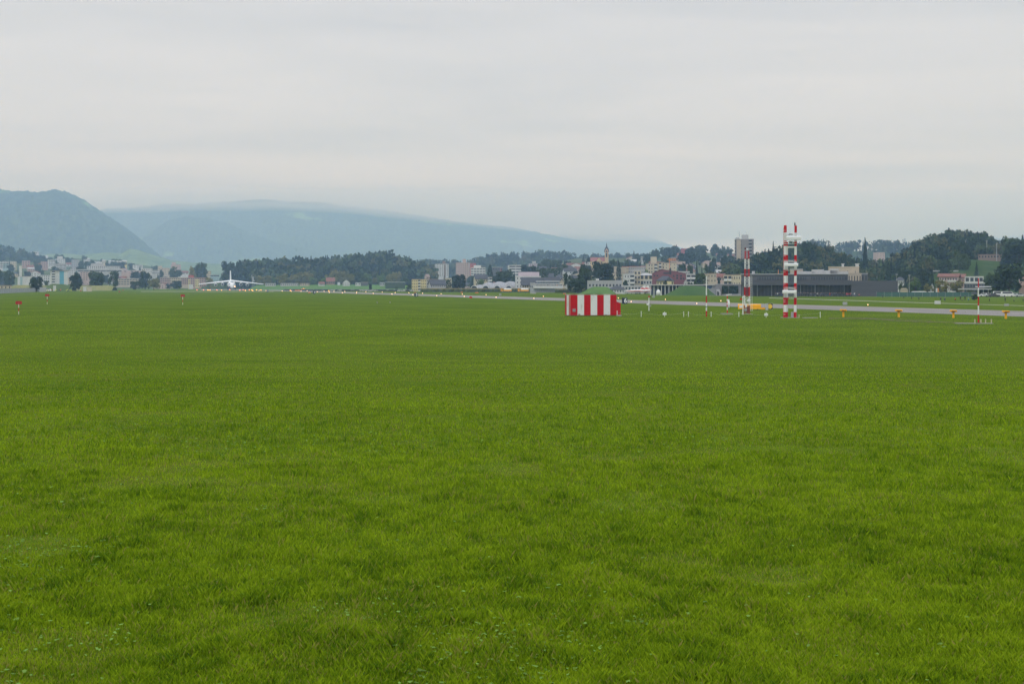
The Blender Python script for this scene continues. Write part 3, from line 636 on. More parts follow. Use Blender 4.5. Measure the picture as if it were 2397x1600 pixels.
def building(name, label, px0, px1, ytop, D, wall='white', st=3, nc=5, depth=11, yaw=0., roof='flat', rcol='slate', rh=3.5, ww=.45, wh=.45, pale=False,
             balc=None, sill0=None, hs=2.9, group=None, over=.5, split=None, cat='building', ybase=None, extra=None):
    D = float(D); x = X((px0+px1)/2, D); th = -math.atan2(x, D)+R(yaw); W = (px1-px0)/FPX*D/max(.3, math.cos(R(yaw)))
    zb = min(h1(x, D), h1(x+W*.4, D), h1(x-W*.4, D)) if ybase is None else Z(ybase, D); top = Z(ytop, D)
    hh = top-zb; wh_ = hh-(rh if roof in ('gable', 'hip', 'gablex') else 0)
    wh_ = max(wh_, 2.4 if cat != 'wall' else .8)
    t = thing(name, label, cat, (x, D, zb), th, group); BL.append(((px0+px1)/2, D, label))
    m = MB(); m.box(0, depth/2, -2.5 if ybase is None else 0, W, depth, wh_+(2.5 if ybase is None else 0), 0)
    if split:                                            # parts of the front in another colour, standing 15 cm proud
        for (a, b, c, z0, z1) in split:
            q = MB(); q.box((a+b)/2*W-W/2, -.06, z0*wh_, (b-a)*W, .3, (z1-z0)*wh_, 0); q.build('facade_panel', wm(c), t)
    if roof == 'gablex':                                 # gable faces the viewer
        m.prism([(-W/2, wh_), (W/2, wh_), (0, wh_+rh-.15)], .02, depth-.02, 0)
    if roof == 'gable':
        m.prism([(.02, wh_), (depth-.02, wh_), (depth/2, wh_+rh-.15)], -W/2+.02, W/2-.02, 0, 'x')
    m.build('wall', wm(wall), t)
    q = MB()
    if roof == 'flat': q.box(0, depth/2, wh_, W+over*.6, depth+over*.6, .35)
    elif roof == 'gable':
        for s, a, b in ((1, -over, depth/2), (-1, depth+over, depth/2)):
            z0 = wh_-over*rh/(depth/2); zt = wh_+rh
            q.add([(-W/2-over, a, z0), (W/2+over, a, z0), (W/2+over, b, zt), (-W/2-over, b, zt), (-W/2-over, a, z0+.3), (W/2+over, a, z0+.3), (W/2+over, b, zt+.3), (-W/2-over, b, zt+.3)],
                  [(0, 1, 2, 3), (4, 5, 6, 7), (0, 1, 5, 4), (0, 3, 7, 4), (1, 2, 6, 5), (2, 3, 7, 6)])
    elif roof == 'gablex':
        z0 = wh_-over*rh/(W/2); zt = wh_+rh
        for s in (1, -1):
            a = s*(W/2+over)
            q.add([(a, -over, z0), (a, depth+over, z0), (0, depth+over, zt), (0, -over, zt), (a, -over, z0+.3), (a, depth+over, z0+.3), (0, depth+over, zt+.3), (0, -over, zt+.3)],
                  [(0, 1, 2, 3), (4, 5, 6, 7), (0, 1, 5, 4), (0, 3, 7, 4), (1, 2, 6, 5), (2, 3, 7, 6)])
    elif roof == 'hip':
        a, b = W/2+over, depth+over; i = min(depth, W)/2*.9
        q.add([(-a, -over, wh_-.1), (a, -over, wh_-.1), (a, b, wh_-.1), (-a, b, wh_-.1), (-a+i, depth/2, wh_+rh), (a-i, depth/2, wh_+rh)], [(0, 1, 5, 4), (1, 2, 5), (2, 3, 4, 5), (3, 0, 4), (0, 1, 2, 3)])
    if roof != 'none': q.build('roof', wm(rcol), t)
    if st and nc:
        hs_ = min(hs, (wh_-.3)/st); cw = W/nc; w, h = cw*ww, hs_*wh
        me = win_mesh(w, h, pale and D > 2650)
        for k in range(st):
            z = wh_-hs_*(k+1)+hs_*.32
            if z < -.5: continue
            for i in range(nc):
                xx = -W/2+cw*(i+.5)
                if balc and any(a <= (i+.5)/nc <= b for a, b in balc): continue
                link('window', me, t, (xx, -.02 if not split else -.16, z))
    if balc:
        for a, b in balc:
            bw = (b-a)*W; cx = (a+b)/2*W-W/2; hs_ = min(hs, (wh_-.3)/max(st, 1))
            for k in range(st):
                z = wh_-hs_*(k+1)
                if z < -.5: continue
                o = MB().box(0, 0, 0, bw*.92, .2, hs_*.8, 0).build('balcony_window', M_win, t, (cx, -.06, z+.1))
                MB().box(0, -.9, 0, bw, 1.8, .18, 0).box(0, -1.72, .18, bw, .08, hs_*.3, 0).build('balcony', M_slab, t, (cx, 0, z))
    if extra: extra(t, W, wh_, depth)
    return t
def penthouse(col, a=.3, b=.7, h=3, z=0):
    def f(t, W, wh_, depth): MB().box((a+b)/2*W-W/2, depth/2, 0, (b-a)*W, depth*.5, h, 0).build('roof_house', wm(col), t, (0, 0, wh_+.35))
    return f
def many(*fs):
    def f(*a):
        for g_ in fs: g_(*a)
    return f

B = building
# ---- far left town
GL = 'buildings of the far town under the steep mountain'
B('apartment_block', 'white and blue striped apartment tower with balconies on its left, behind the grass mound', 121, 158, 633.5, 1450, 'white', 7, 1, 14, 4, 'flat', 'brown', ww=.01,
  split=[(.50, .76, 'blue', 0, .985)], balc=[(.02, .23)], hs=2.6, over=3.4)
B('low_block', 'low white block with pale blue window strips left of the dark round tree', 42, 74, 647, 1500, 'white', 3, 0, 12, 0, 'flat', 'brown', split=[(.18, .34, 'teal', 0, .97)], group=GL)
B('chimney_slab', 'tall narrow white tower slab beside the low white block', 45, 51, 622, 1750, 'white', 0, 0, 4, 0, 'flat', 'pale', group=GL)
B('office_building', 'white low office wing between the dark round tree and the striped tower', 92, 121, 644, 1800, 'white', 3, 6, 12, 5, 'flat', 'pale', group=GL)
B('office_building', 'grey building with a regular white window grid above the striped tower', 128, 154.5, 617.5, 2450, 'white', 5, 9, 14, 0, 'flat', 'pale', ww=.7, wh=.62, pale=True, group=GL)
B('apartment_block', 'white stacked apartments up left of the grid building', 114, 129, 608, 2600, 'white', 4, 3, 12, 8, 'flat', 'pale', ww=.7, wh=.4, pale=True, group=GL)
B('apartment_block', 'stepped white hillside apartments above the striped tower', 130, 152, 606, 2900, 'white', 3, 4, 12, 0, 'flat', 'pale', wh=.4, pale=True, group=GL, extra=penthouse('white', .2, .75, 5))
B('office_building', 'hazy grey block with a white chequered front', 168, 184, 608, 2750, 'pale', 5, 4, 12, -5, 'flat', 'pale', ww=.6, wh=.6, pale=True, group=GL)
B('apartment_block', 'hazy white five storey block with dark window bands', 196, 211, 607, 2750, 'white', 5, 2, 12, 0, 'flat', 'pale', ww=.85, wh=.4, pale=True, group=GL, extra=penthouse('white', .5, .9, 2.5))
B('apartment_block', 'hazy white stepped block right of the banded one', 211, 223, 612, 2760, 'white', 4, 3, 12, 0, 'flat', 'pale', wh=.4, pale=True, group=GL)
B('factory_hall', 'long white two tier factory with ribbed upper floor', 206, 280, 623, 2250, 'white', 2, 16, 20, 3, 'flat', 'pale', ww=.4, wh=.6, pale=True, hs=4, group=GL, extra=penthouse('pale', .12, .5, 4))
B('factory_hall', 'wide flat roofed hall in front of the two tier factory', 184, 286, 631, 2150, 'pale', 1, 8, 16, 3, 'flat', 'white', ww=.9, wh=.4, hs=4, group=GL)
B('apartment_block', 'pinkish white block between the two open crowned trees and the oval tree', 188, 212, 636, 1900, 'pink', 4, 4, 14, 0, 'flat', 'pale', wh=.4, group=GL)
B('office_building', 'pale block seen right of the blue striped tower', 157, 176, 632, 1980, 'white', 4, 4, 12, 0, 'flat', 'pale', wh=.4, pale=True, group=GL)
B('office_building', 'white and teal office at the left edge of the picture', -6, 20, 612, 2450, 'white', 4, 4, 14, 0, 'flat', 'white', ww=.8, wh=.5, pale=True, group=GL, split=[(.5, 1, 'teal', 0, .8)])
B('apartment_block', 'yellowish hazy block near the left edge', 24, 38, 612, 2500, 'cream', 5, 3, 12, 0, 'flat', 'pale', wh=.35, pale=True, group=GL)
B('apartment_block', 'brownish pink hazy block, the left one of two', 52, 70, 610, 2600, 'rose', 4, 3, 12, 0, 'flat', 'brown', wh=.35, pale=True, group=GL)
B('apartment_block', 'brownish pink hazy block, the right one of two', 96, 112, 612, 2500, 'rose', 4, 3, 12, 0, 'flat', 'brown', wh=.35, pale=True, group=GL)
B('long_house', 'long white house high on the dark knoll', 72, 90, 589, 3350, 'white', 1, 5, 12, 0, 'flat', 'white', ww=.6, wh=.4, pale=True, group=GL)
B('house', 'small white house at the end of the dark knoll', 100, 112, 598, 3350, 'white', 1, 3, 10, 0, 'gable', 'pale', pale=True, group=GL)
for i, (a, b, y, D, c, lab) in enumerate([(240, 247, 608, 2900, 'cream', 'small cream tower house over the long factory'), (255, 268, 610, 2900, 'white', 'small white house over the right end of the long factory'),
    (272, 284, 611, 2900, 'pink', 'pale pink house right of the long factory roof'), (286, 297, 609, 2950, 'yellow', 'yellowish house on the slope right of the long factory'),
    (66, 80, 626, 2200, 'pink', 'pink gabled house behind the chimney slab'), (225, 238, 613, 2800, 'white', 'small white house right of the stepped white block'),
    (312, 334, 620, 2700, 'white', 'low white house with a dark ribbon window right of the factory')]):
    B('house', lab, a, b, y, D, c, 2, 3, 10, 5, 'gable' if i not in (6,) else 'flat', 'pale', rh=2, pale=True, group=GL)
GM = 'buildings left of the white jet'
B('apartment_block', 'beige long block behind the tall dark tree, with window ribbons', 271, 328, 652, 1850, 'beige', 3, 9, 12, 2, 'flat', 'pale', ww=.75, wh=.4, group=GM)
B('factory_hall', 'pale pink hall with a white band behind the beige long block', 286, 330, 633, 2150, 'pink', 1, 3, 20, 2, 'flat', 'white', ww=.25, wh=.5, group=GM)
B('office_building', 'white hall with dark windows between the tall dark tree and the round tree', 331, 356, 629, 2250, 'white', 2, 5, 16, 0, 'flat', 'white', wh=.35, group=GM)
B('office_building', 'white low wing with a long window band left of the beige block', 354, 373, 632.5, 2260, 'white', 2, 1, 16, 0, 'flat', 'white', ww=.9, wh=.35, group=GM)
B('apartment_block', 'tall pale beige block left of the round dark tree', 371, 397, 627, 2300, 'beige', 3, 4, 16, 4, 'flat', 'pale', ww=.2, wh=.3, group=GM, extra=penthouse('beige', .0, .35, 3))
B('school_building', 'long pink school with cream bands and a flat roof', 376, 441, 650, 1880, 'rose', 3, 13, 14, 2, 'flat', 'cream', ww=.6, wh=.42, group=GM, split=[(.36, .74, 'cream', .55, .97), (0, 1, 'beige', 0, .32)])
B('apartment_block', 'red and yellow apartment row right of the long pink school', 441, 482, 650, 1840, 'rose', 4, 8, 12, -3, 'flat', 'tile', ww=.45, wh=.42, group=GM, split=[(.0, .12, 'yellow', 0, .9), (.38, .62, 'yellow', .1, .88)], extra=penthouse('red', 0, .3, 3))
B('apartment_block', 'cream apartment house with two rows of dark windows above the red and yellow row', 458, 475, 636.5, 2080, 'cream', 4, 3, 12, 6, 'flat', 'pale', ww=.4, wh=.45, group=GM)
B('apartment_block', 'cream stepped house joined right of the cream apartment house', 475, 494, 634, 2090, 'cream', 4, 4, 12, 6, 'flat', 'pale', ww=.35, wh=.4, group=GM)
B('greenhouse', 'low glasshouse with white roof bands left of the jet tail', 493, 513, 643, 1950, 'teal', 1, 3, 12, 0, 'flat', 'white', ww=.9, wh=.4, pale=True, group=GM)
B('apartment_block', 'hazy pinkish twin block on the skyline above the round dark tree', 400, 423, 619, 2700, 'pink', 4, 4, 14, 0, 'flat', 'pale', wh=.35, pale=True, group=GM, extra=penthouse('pink', .1, .5, 4))
B('house', 'small beige gabled house seen left of the jet tail fin', 525, 534, 640, 1950, 'cream', 2, 2, 9, 25, 'gable', 'brown', group=GM)
B('house', 'tiny white flat house right of the jet tail fin among the trees', 589, 597, 644, 1750, 'white', 1, 2, 8, 0, 'flat', 'white', group=GM)
B('shed', 'white low shed in front of the red and yellow row', 442, 452, 666, 1750, 'white', 0, 0, 8, 0, 'flat', 'pale', group=GM)
B('house', 'white house roof peeping right of the round dark tree', 420, 441, 634, 2250, 'white', 1, 3, 9, 12, 'gable', 'tile', rh=2.5, group=GM)
# ---- middle: farm and sheds on the meadow
GF = 'low buildings along the bright meadow'
B('shed', 'long low white shed nearest the jet wing tip', 621, 645, 663.6, 1500, 'pale', 1, 5, 8, 0, 'flat', 'white', hs=2.4, group=GF)
B('shed', 'very long low pale shed on the meadow', 657, 698, 663.3, 1500, 'pale', 1, 9, 8, 0, 'flat', 'pale', hs=2.4, group=GF)
B('shed', 'low brownish shed right of the very long one', 702, 724, 663, 1500, 'beige', 1, 4, 8, 0, 'flat', 'brown', hs=2.4, group=GF)
B('house', 'small white farmhouse with a low gable in front of the trees', 748, 760, 661, 1500, 'white', 1, 4, 8, 10, 'gable', 'tile', rh=1.8, group=GF)
B('barn', 'large red brown barn with a long roof between the olive trees', 764, 783, 650, 1560, 'brown', 1, 4, 12, 0, 'gable', 'tile', rh=4, group=GF)
B('house', 'white chalet with dark window rows on the meadow', 802, 819, 654, 1500, 'white', 2, 4, 10, 0, 'gablex', 'slate', rh=3.2, wh=.4, over=.3, group=GF)
B('shed', 'small white low shed left of the chalet', 790, 796, 661, 1520, 'white', 0, 0, 6, 0, 'flat', 'white', group=GF)
B('shed', 'pale low shed right of the chalet', 832, 844, 662, 1500, 'white', 1, 2, 8, 0, 'flat', 'white', hs=2.4, group=GF)
B('shed', 'low dark shed with pale roof edge beside the pale one', 845, 862, 661, 1500, 'dgrey', 0, 0, 8, 0, 'flat', 'beige', group=GF)
B('house', 'grey white hut behind the small lone tree, by the autumn trees', 889, 900, 661.5, 1500, 'grey', 1, 2, 8, 0, 'flat', 'pale', group=GF)
B('long_house', 'very low long green shelter with white roof line left of the yellow block', 902, 948, 660.5, 1450, 'hedge', 1, 6, 8, 0, 'flat', 'white', group=GF)
# ---- yellow block to hangar
B('apartment_block', 'yellow four storey apartment block with dark balconies', 964, 998, 654, 1060, 'yellow', 4, 8, 12, 0, 'flat', 'brown', ww=.35, wh=.42, balc=[(.44, .6)], hs=2.85)
B('apartment_block', 'pale grey end wing joined to the yellow apartment block', 998, 1026, 653.8, 1075, 'pale', 4, 6, 12, 0, 'flat', 'brown', ww=.35, wh=.42, hs=2.85)
B('house', 'white house with a big grey gabled roof before the yellow block', 1008, 1043, 655, 1030, 'pale', 2, 7, 12, 8, 'gable', 'slate', rh=3.3, wh=.4, ww=.4)
B('house', 'flat roofed white house behind the grey gabled one', 1041, 1057, 651.5, 1120, 'cream', 2, 3, 10, 0, 'flat', 'white')
B('apartment_block', 'hazy white seven storey tower with a brown stair shaft', 1022, 1050, 618, 2000, 'white', 6, 5, 15, 10, 'flat', 'pale', ww=.35, wh=.4, extra=penthouse('brown', .6, .78, 4), split=[(.62, .76, 'brown', 0, .98)])
B('apartment_block', 'hazy pink tower block with a roof house', 1067, 1097, 615, 2000, 'pink', 7, 6, 15, -8, 'flat', 'pink', ww=.35, wh=.42, extra=penthouse('pink', .5, .72, 5))
B('apartment_block', 'dull red brown block right of the hazy pink tower', 1097, 1114, 616, 2150, 'red', 4, 3, 14, 0, 'flat', 'brown', wh=.3)
B('office_building', 'white terraced modern building with jutting floors', 1102, 1136, 627, 1750, 'white', 3, 5, 14, 0, 'flat', 'white', ww=.8, wh=.4, extra=penthouse('white', .2, .7, 3))
B('house', 'white villa with black roof behind the left end of the vaulted hangar', 1113, 1141, 643, 1130, 'cream', 3, 6, 11, 8, 'gable', 'slate', rh=3.2, wh=.4, ww=.35)
B('house', 'small white house with balconies just right of the black roofed villa', 1142, 1152, 649, 1120, 'white', 3, 3, 9, 0, 'flat', 'brown', balc=[(.3, 1)])
B('house', 'tiny yellow gable house under the hazy white tower', 1010, 1014, 635, 1900, 'yellow', 1, 1, 8, 0, 'gablex', 'tile', rh=2)
B('house', 'second tiny yellow house, further right under the hazy white tower', 1018, 1024, 636, 1900, 'yellow', 1, 2, 8, 0, 'gable', 'tile', rh=2)
B('house', 'small white house left in the trees under the hazy white tower', 989, 993, 636, 1850, 'white', 2, 1, 8, 0, 'gable', 'tile', rh=2)
B('house', 'small pale house with sloping roof in the trees over the grey gabled house', 999, 1006, 642, 1700, 'pink', 1, 2, 8, 20, 'gable', 'brown', rh=3)
B('factory_hall', 'dark hall with a white and a red sign over the broad tree', 1152, 1177, 626, 1650, 'dgrey', 1, 4, 14, 0, 'flat', 'white', split=[(.78, .9, 'red', .7, .95)])
B('office_building', 'white building with teal window bands left of the terrace house', 1192, 1223, 621, 1600, 'white', 5, 2, 16, 6, 'flat', 'white', ww=.92, wh=.5, pale=True, hs=3)
B('apartment_block', 'pink and white terrace house behind the office, upper floor set back', 1208, 1266, 647, 1040, 'white', 3, 8, 14, 3, 'flat', 'white', ww=.28, wh=.42, extra=lambda t, W, w_, d: MB().box(.03*W, d*.6, 0, W*.84, d*.6, 3.0, 0).build('upper_floor', wm('lilac'), t, (0, 0, w_+.36)))
B('house', 'long black roofed house in front of the pink and white terrace house', 1222, 1270, 650, 990, 'cream', 1, 9, 13, -3, 'gable', 'slate', rh=4.6, over=1)
B('apartment_block', 'grey pink hillside block with pale vertical bands', 1240, 1265, 617, 1900, 'lilac', 6, 6, 14, 6, 'flat', 'pale', ww=.5, wh=.5, extra=penthouse('pale', .3, .6, 3))
B('apartment_block', 'lower dark end of the grey pink hillside block', 1265, 1279, 620, 1920, 'lilac', 4, 4, 14, 6, 'flat', 'pale', ww=.6, wh=.5)
B('apartment_block', 'pink and white terraced apartments on the slope left of the church', 1315, 1344, 617.5, 1800, 'pink', 7, 6, 15, -8, 'flat', 'pink', ww=.5, wh=.45, split=[(.1, .6, 'white', 0, .5)])
B('apartment_block', 'white lower wing left of the pink and white terraced apartments', 1300, 1316, 629, 1780, 'white', 4, 4, 12, 0, 'flat', 'white', ww=.4, wh=.4)
B('apartment_block', 'pale wing with flat roof right of the pink and white terraced apartments', 1343, 1360, 620, 1830, 'pink', 3, 4, 12, 0, 'flat', 'white', ww=.4, wh=.4)
B('house', 'white gabled house pair under the church hill, tall gable', 1366, 1374, 612, 1650, 'white', 2, 2, 9, 0, 'gablex', 'tile', rh=4)
B('house', 'white cube house beside the tall gable under the church hill', 1375, 1384, 614, 1640, 'white', 3, 2, 9, 0, 'flat', 'white')
for a, b, y, D, c, rf, rc, lab in [(1272, 1282, 628, 1500, 'white', 'gablex', 'slate', 'white gable end house left in the group of small houses'), (1288, 1300, 629, 1520, 'white', 'gablex', 'slate', 'white wide gable house in the middle of the small houses'),
    (1303, 1314, 634, 1450, 'cream', 'gablex', 'slate', 'cream steep gable house right in the group of small houses'), (1283, 1296, 640, 1300, 'pink', 'gable', 'slate', 'pinkish house with grey roof below the small gables'),
    (1300, 1320, 642, 1250, 'cream', 'hip', 'slate', 'cream hipped roof house below the steep gable'), (1276, 1310, 650, 980, 'cream', 'gable', 'slate', 'dark roofed row house behind the glazed office'),
    (1308, 1322, 652, 975, 'cream', 'gablex', 'slate', 'small gable showing over the right end of the glazed office'), (1340, 1352, 645, 1150, 'cream', 'gable', 'slate', 'cream house between the tall bushy trees'),
    (1344, 1362, 632, 1550, 'white', 'flat', 'pale', 'white low houses above the bushy trees'), (1263, 1276, 624, 1600, 'white', 'gable', 'slate', 'small white house over the tree right of the terrace house')]:
    B('house', lab, a, b, y, D, c, 2, max(2, int((b-a)/4)), 10, 4, rf, rc, rh=3.2, wh=.4, ww=.35, group='small houses on the slope left of the church')
# church
def church():
    D = 1500; x = X(1420, D); zb = h1(x, D); t = thing('church', 'church with a tall slender spire and red nave roof above the big dark tree', 'church', (x, D, zb), -math.atan2(x, D))
    s = D/FPX; zt = lambda y: Z(y, D)-zb
    MB().box(0, 3, -2, 9*s*.95, 4.2, zt(588)+2).build('tower', mat('church_sand', (.55, .42, .27), .85, .1, .4), t)
    g = MB().box(0, .82, zt(602), 1.5, .2, zt(592)-zt(602)).build('belfry_window', M_win, t)
    MB().lathe([(-.12, 1.0), (.12, 1.0)], 'y', 16, 0, (0, .85, zt(586.5))).build('clock_face', mat('clock_pink', (.60, .36, .28), .8, .1), t)
    w = 4.2
    MB().prism([(-2.1, zt(588)), (2.1, zt(588)), (0, zt(581))], .9, 5.1).build('tower_gable', mat('church_sand', (0, 0, 0)), t)
    MB().lathe([(zt(590), 2.75), (zt(587), 2.6), (zt(583), 2.2), (zt(579), 1.3), (zt(577), .72), (zt(575), .60), (zt(567.5), .05)], 'z', 8, 0, (0, 3.1, 0)).build('spire', mat('spire_slate', (.045, .055, .085), .6, .2, 1), t)
    m = MB().box(-9.2, 8, -2, 15.6, 12, zt(611)+2).build('nave', mat('nave_sand', (.56, .44, .24), .85, .1, .4), t)
    MB().prism([(1.6, zt(611)), (14.4, zt(611)), (8, zt(602))], -17.3, -1.4, 0, 'x').build('roof', mat('church_tile', (.26, .11, .10), .8, .15, .8), t)
    MB().prism([(-10.9, zt(611.5)), (-4.9, zt(611.5)), (-7.9, zt(602.4))], .9, 7.5).build('transept_gable', mat('nave_sand', (0, 0, 0)), t)
    for i in range(4): MB().box(-14.8+i*3.2, 1.93, zt(620), 1.2, .14, 3.2).build('window', M_win, t)
church()
# centre right town
B('apartment_block', 'weathered grey brown stepped block behind the massive dark tree', 1418, 1464, 640, 1100, 'beige', 4, 8, 14, -6, 'flat', 'brown', ww=.35, wh=.35, extra=penthouse('beige', .45, .98, 4.5))
B('apartment_block', 'grey brown tower wing of the stepped block, beside the cypress', 1437, 1448, 624, 1120, 'beige', 5, 2, 12, -6, 'flat', 'brown', ww=.3, wh=.35)
B('apartment_block', 'beige block with a red roof edge right of the cypress', 1456, 1472, 624.5, 1160, 'beige', 5, 4, 14, 0, 'flat', 'red', ww=.35, wh=.35)
B('apartment_block', 'pale block with a red roof edge joined to the beige one', 1472, 1510, 624, 1170, 'pale', 5, 8, 14, 0, 'flat', 'red', ww=.35, wh=.35)
B('villa', 'white cube villa with dark terraces below the red edged blocks', 1461, 1486, 642, 900, 'white', 3, 4, 10, 4, 'flat', 'white', ww=.3, wh=.45, balc=[(.55, .95)])
B('villa', 'cream villa with large dark windows right of the white cube villa', 1484, 1500, 634, 905, 'cream', 4, 2, 11, 0, 'flat', 'pale', ww=.55, wh=.5)
B('apartment_block', 'grey and cream modern block with big dark windows and low roof', 1498, 1528, 638, 900, 'cream', 3, 3, 12, 0, 'hip', 'pale', rh=1.6, ww=.62, wh=.66, hs=3.6)
B('villa', 'small pale villa below the grey and cream modern block', 1506, 1526, 656, 850, 'pale', 1, 3, 9, 0, 'flat', 'white', ww=.5, wh=.5)
B('apartment_block', 'beige stepped apartments, left half with roof tower and balconies', 1517, 1541, 617, 1200, 'cream', 7, 4, 15, 8, 'flat', 'brown', ww=.4, wh=.42, balc=[(.6, .85)], extra=penthouse('cream', .42, .9, 5.6))
B('apartment_block', 'beige stepped apartments, middle part with dark balconies', 1541, 1555, 614, 1205, 'cream', 7, 3, 15, 4, 'flat', 'brown', ww=.5, wh=.42, balc=[(.1, .5)])
B('apartment_block', 'beige plain right half of the stepped apartments', 1555, 1583.5, 615.5, 1200, 'cream', 7, 3, 15, 0, 'flat', 'brown', ww=.16, wh=.4, split=None)
for i, (a, b, y, c, lab) in enumerate([(1500, 1527, 601, 'white', 'white terrace row at the left end of the hill slope, over the beige apartments'), (1548, 1567, 607, 'pink', 'pink terrace row on the hill, first from the beige apartments'), (1567, 1590, 604, 'orange', 'orange terrace row on the hill, behind the crane'),
    (1591, 1604, 605, 'rose', 'rose terrace row on the hill beside the orange row'), (1604, 1614, 601, 'white', 'white narrow terrace block on the hill'), (1613, 1620, 597, 'white', 'white highest terrace block on the hill'), (1620, 1627, 601, 'orange', 'orange small terrace block right of the white highest one'),
    (1603, 1627, 612, 'pale', 'pale long terrace under the white and orange blocks'), (1640, 1660, 611, 'white', 'white low terrace half hidden by round dark trees'), (1676, 1690, 592, 'rose', 'rose roofed house on the skyline slope under the hazy trees'), (1680, 1688, 606, 'pink', 'small pink house between the two round dark trees'), (1704, 1721, 596, 'beige', 'beige gabled house hard left of the tower block')]):
    B('terrace_house', lab, a, b, y, 1950-10*i if y > 598 else 2050, c, 3, max(2, int((b-a)/4)), 12, 5*((i % 3)-1), 'flat' if i not in (9, 11) else 'gable', 'pale' if i not in (9, 11) else 'tile', ww=.5, wh=.42, rh=2.6, pale=(i % 2 == 0), group='terraces on the hill right of the church')
B('school_building', 'long dark hilltop school behind the skyline trees', 1553, 1600, 584, 2250, 'dgrey', 2, 10, 14, 0, 'flat', 'slate', ww=.5, wh=.4)
B('school_building', 'red brick wing of the hilltop school', 1594, 1610, 582, 2240, 'red', 2, 4, 14, 0, 'flat', 'tile', ww=.5, wh=.3)
B('apartment_block', 'small pink tower house on the skyline right of the church', 1482, 1488, 595, 2150, 'pink', 3, 1, 10, 0, 'flat', 'tile')
B('house', 'small white chalet with sloping roof right of the church', 1480, 1494, 607, 1900, 'white', 1, 2, 10, 25, 'gable', 'pale', rh=3)
# tower block
def tower_extra(t, W, w_, d):
    MB().box(-.02*W, d/2, 0, W*.36, d*.6, 3.4).build('roof_house', wm('pale'), t, (.06*W, 0, w_+.35))
    MB().box(-.36*W, d/2, 0, W*.2, d*.5, 1.3).build('roof_house', wm('pale'), t, (0, 0, w_+.35))
    MB().tube((-.26*W, 4, w_), (-.26*W, 4, w_+7), .12).build('antenna', M_conc, t)
    MB().tube((.1*W, 4, w_+3), (.1*W, 4, w_+6.4), .08).build('antenna', M_conc, t)
    for k in range(14):
        z = w_-2.75*(k+1)+.5
        if z < 0: break
        MB().box(-.465*W, -.03, z-.3, W*.05, .2, 1.9).build('loggia', M_win, t)
        MB().box(-.35*W, -.03, z, W*.045, .2, 1.2).build('window', M_win, t)
        MB().box(-.16*W, -.03, z-.3, W*.03, .2, 1.9).build('window', M_win, t)
        MB().box(.32*W, -.03, z-.2, W*.16, .2, 1.8).build('balcony_window', M_win, t)
        MB().box(.32*W, -1.0, z-.55, W*.17, 1.9, .95).build('balcony', wm('grey'), t)
B('tower_block', 'tall grey beige residential tower block standing above the wooded bank', 1720, 1764, 560, 1160, 'taupe', 0, 0, 15, 0, 'flat', 'pale', extra=tower_extra, split=[(.12, .33, 'beige', 0, .985), (.93, 1, 'taupe', 0, .96)])
# maroon house, cubes and villas in front
def maroon():
    D = 870; x = X(1566, D); th = -math.atan2(x, D); s = D/FPX; t = thing('apartment_block', 'dark maroon building with a slanting roof line behind the yellow house', 'building', (x, D, 0), th)
    zt = lambda y: Z(y, D); f = lambda px: (px-1566)*s
    MB().prism([(f(1526), 0), (f(1607), 0), (f(1607), zt(641)), (f(1583), zt(636)), (f(1549), zt(631)), (f(1527), zt(641))], 0, 14).build('wall', wm('maroon'), t)
    MB().prism([(f(1526), zt(641)+.02), (f(1549), zt(631)+.02), (f(1583), zt(636)+.02), (f(1607), zt(641)+.02), (f(1607), zt(641)+.3), (f(1583), zt(636)+.3), (f(1549), zt(631)+.3), (f(1526), zt(641)+.3)], -.3, 14.3).build('roof', wm('maroon'), t)
    MB().box(f(1569), -.05, zt(642), 1.2, .3, 3.6).build('dark_shaft', M_win, t)
    for (a, b, y, w, h) in ((1532, 0, 647, 1, 1), (1539, 0, 647, 1, 1), (1557, 0, 641, 2.2, .9), (1563, 0, 641, 1.8, .9), (1577, 0, 648, .9, 1.1), (1585, 0, 647, 1.1, 1.1), (1594, 0, 647.5, 1.1, 1.1), (1585, 0, 653, 1.1, 1.1), (1594, 0, 654, 1.1, 1.1), (1600, 0, 654, .9, 1.1)):
        MB().box(f(a), -.04, zt(y), w, .2, h).build('window', M_win, t)
maroon()
def yhouse(t, W, w_, d):
    MB().box(.22*W, -.5, w_-3.2, W*.3, 1.2, 3.0).build('bay', wm('yellow'), t)
    MB().prism([(.04*W, w_-.3), (.42*W, w_-.3), (.23*W, w_+2.2)], -1.2, 4).build('gable_roof', wm('slate'), t)
B('house', 'yellow house with a big black hipped roof before the maroon building', 1537, 1577, 645.5, 800, 'yellow', 2, 6, 12, 0, 'hip', 'slate', rh=2.7, over=1.0, ww=.4, wh=.42, extra=yhouse)
B('apartment_block', 'white balcony front apartment house between the maroon building and the green tree', 1606, 1629, 642, 850, 'pale', 4, 4, 12, 0, 'flat', 'white', balc=[(.08, .45), (.52, .97)], hs=3.2)
B('house', 'small white house at the foot of the maroon building, right', 1601, 1608, 655, 840, 'white', 2, 1, 8, 0, 'gablex', 'pale', rh=1.6)
B('apartment_block', 'beige house with small square windows behind the tall thin pole', 1656, 1677, 640.5, 850, 'beige', 4, 3, 12, 12, 'flat', 'brown', ww=.25, wh=.38, hs=3.1)
B('apartment_block', 'pale roofs of a long house above the white balcony front house', 1588, 1614, 636, 1000, 'pale', 2, 6, 12, 0, 'flat', 'white', ww=.5, wh=.4)
B('house', 'hut with a pale sloping roof in the trees over the cream block', 1679, 1692, 632, 980, 'teal', 1, 2, 10, 10, 'gable', 'pale', rh=2)
B('house', 'brown roofed house peeping over the cream block', 1677, 1696, 641, 900, 'pink', 1, 3, 10, 0, 'gable', 'tile', rh=2)
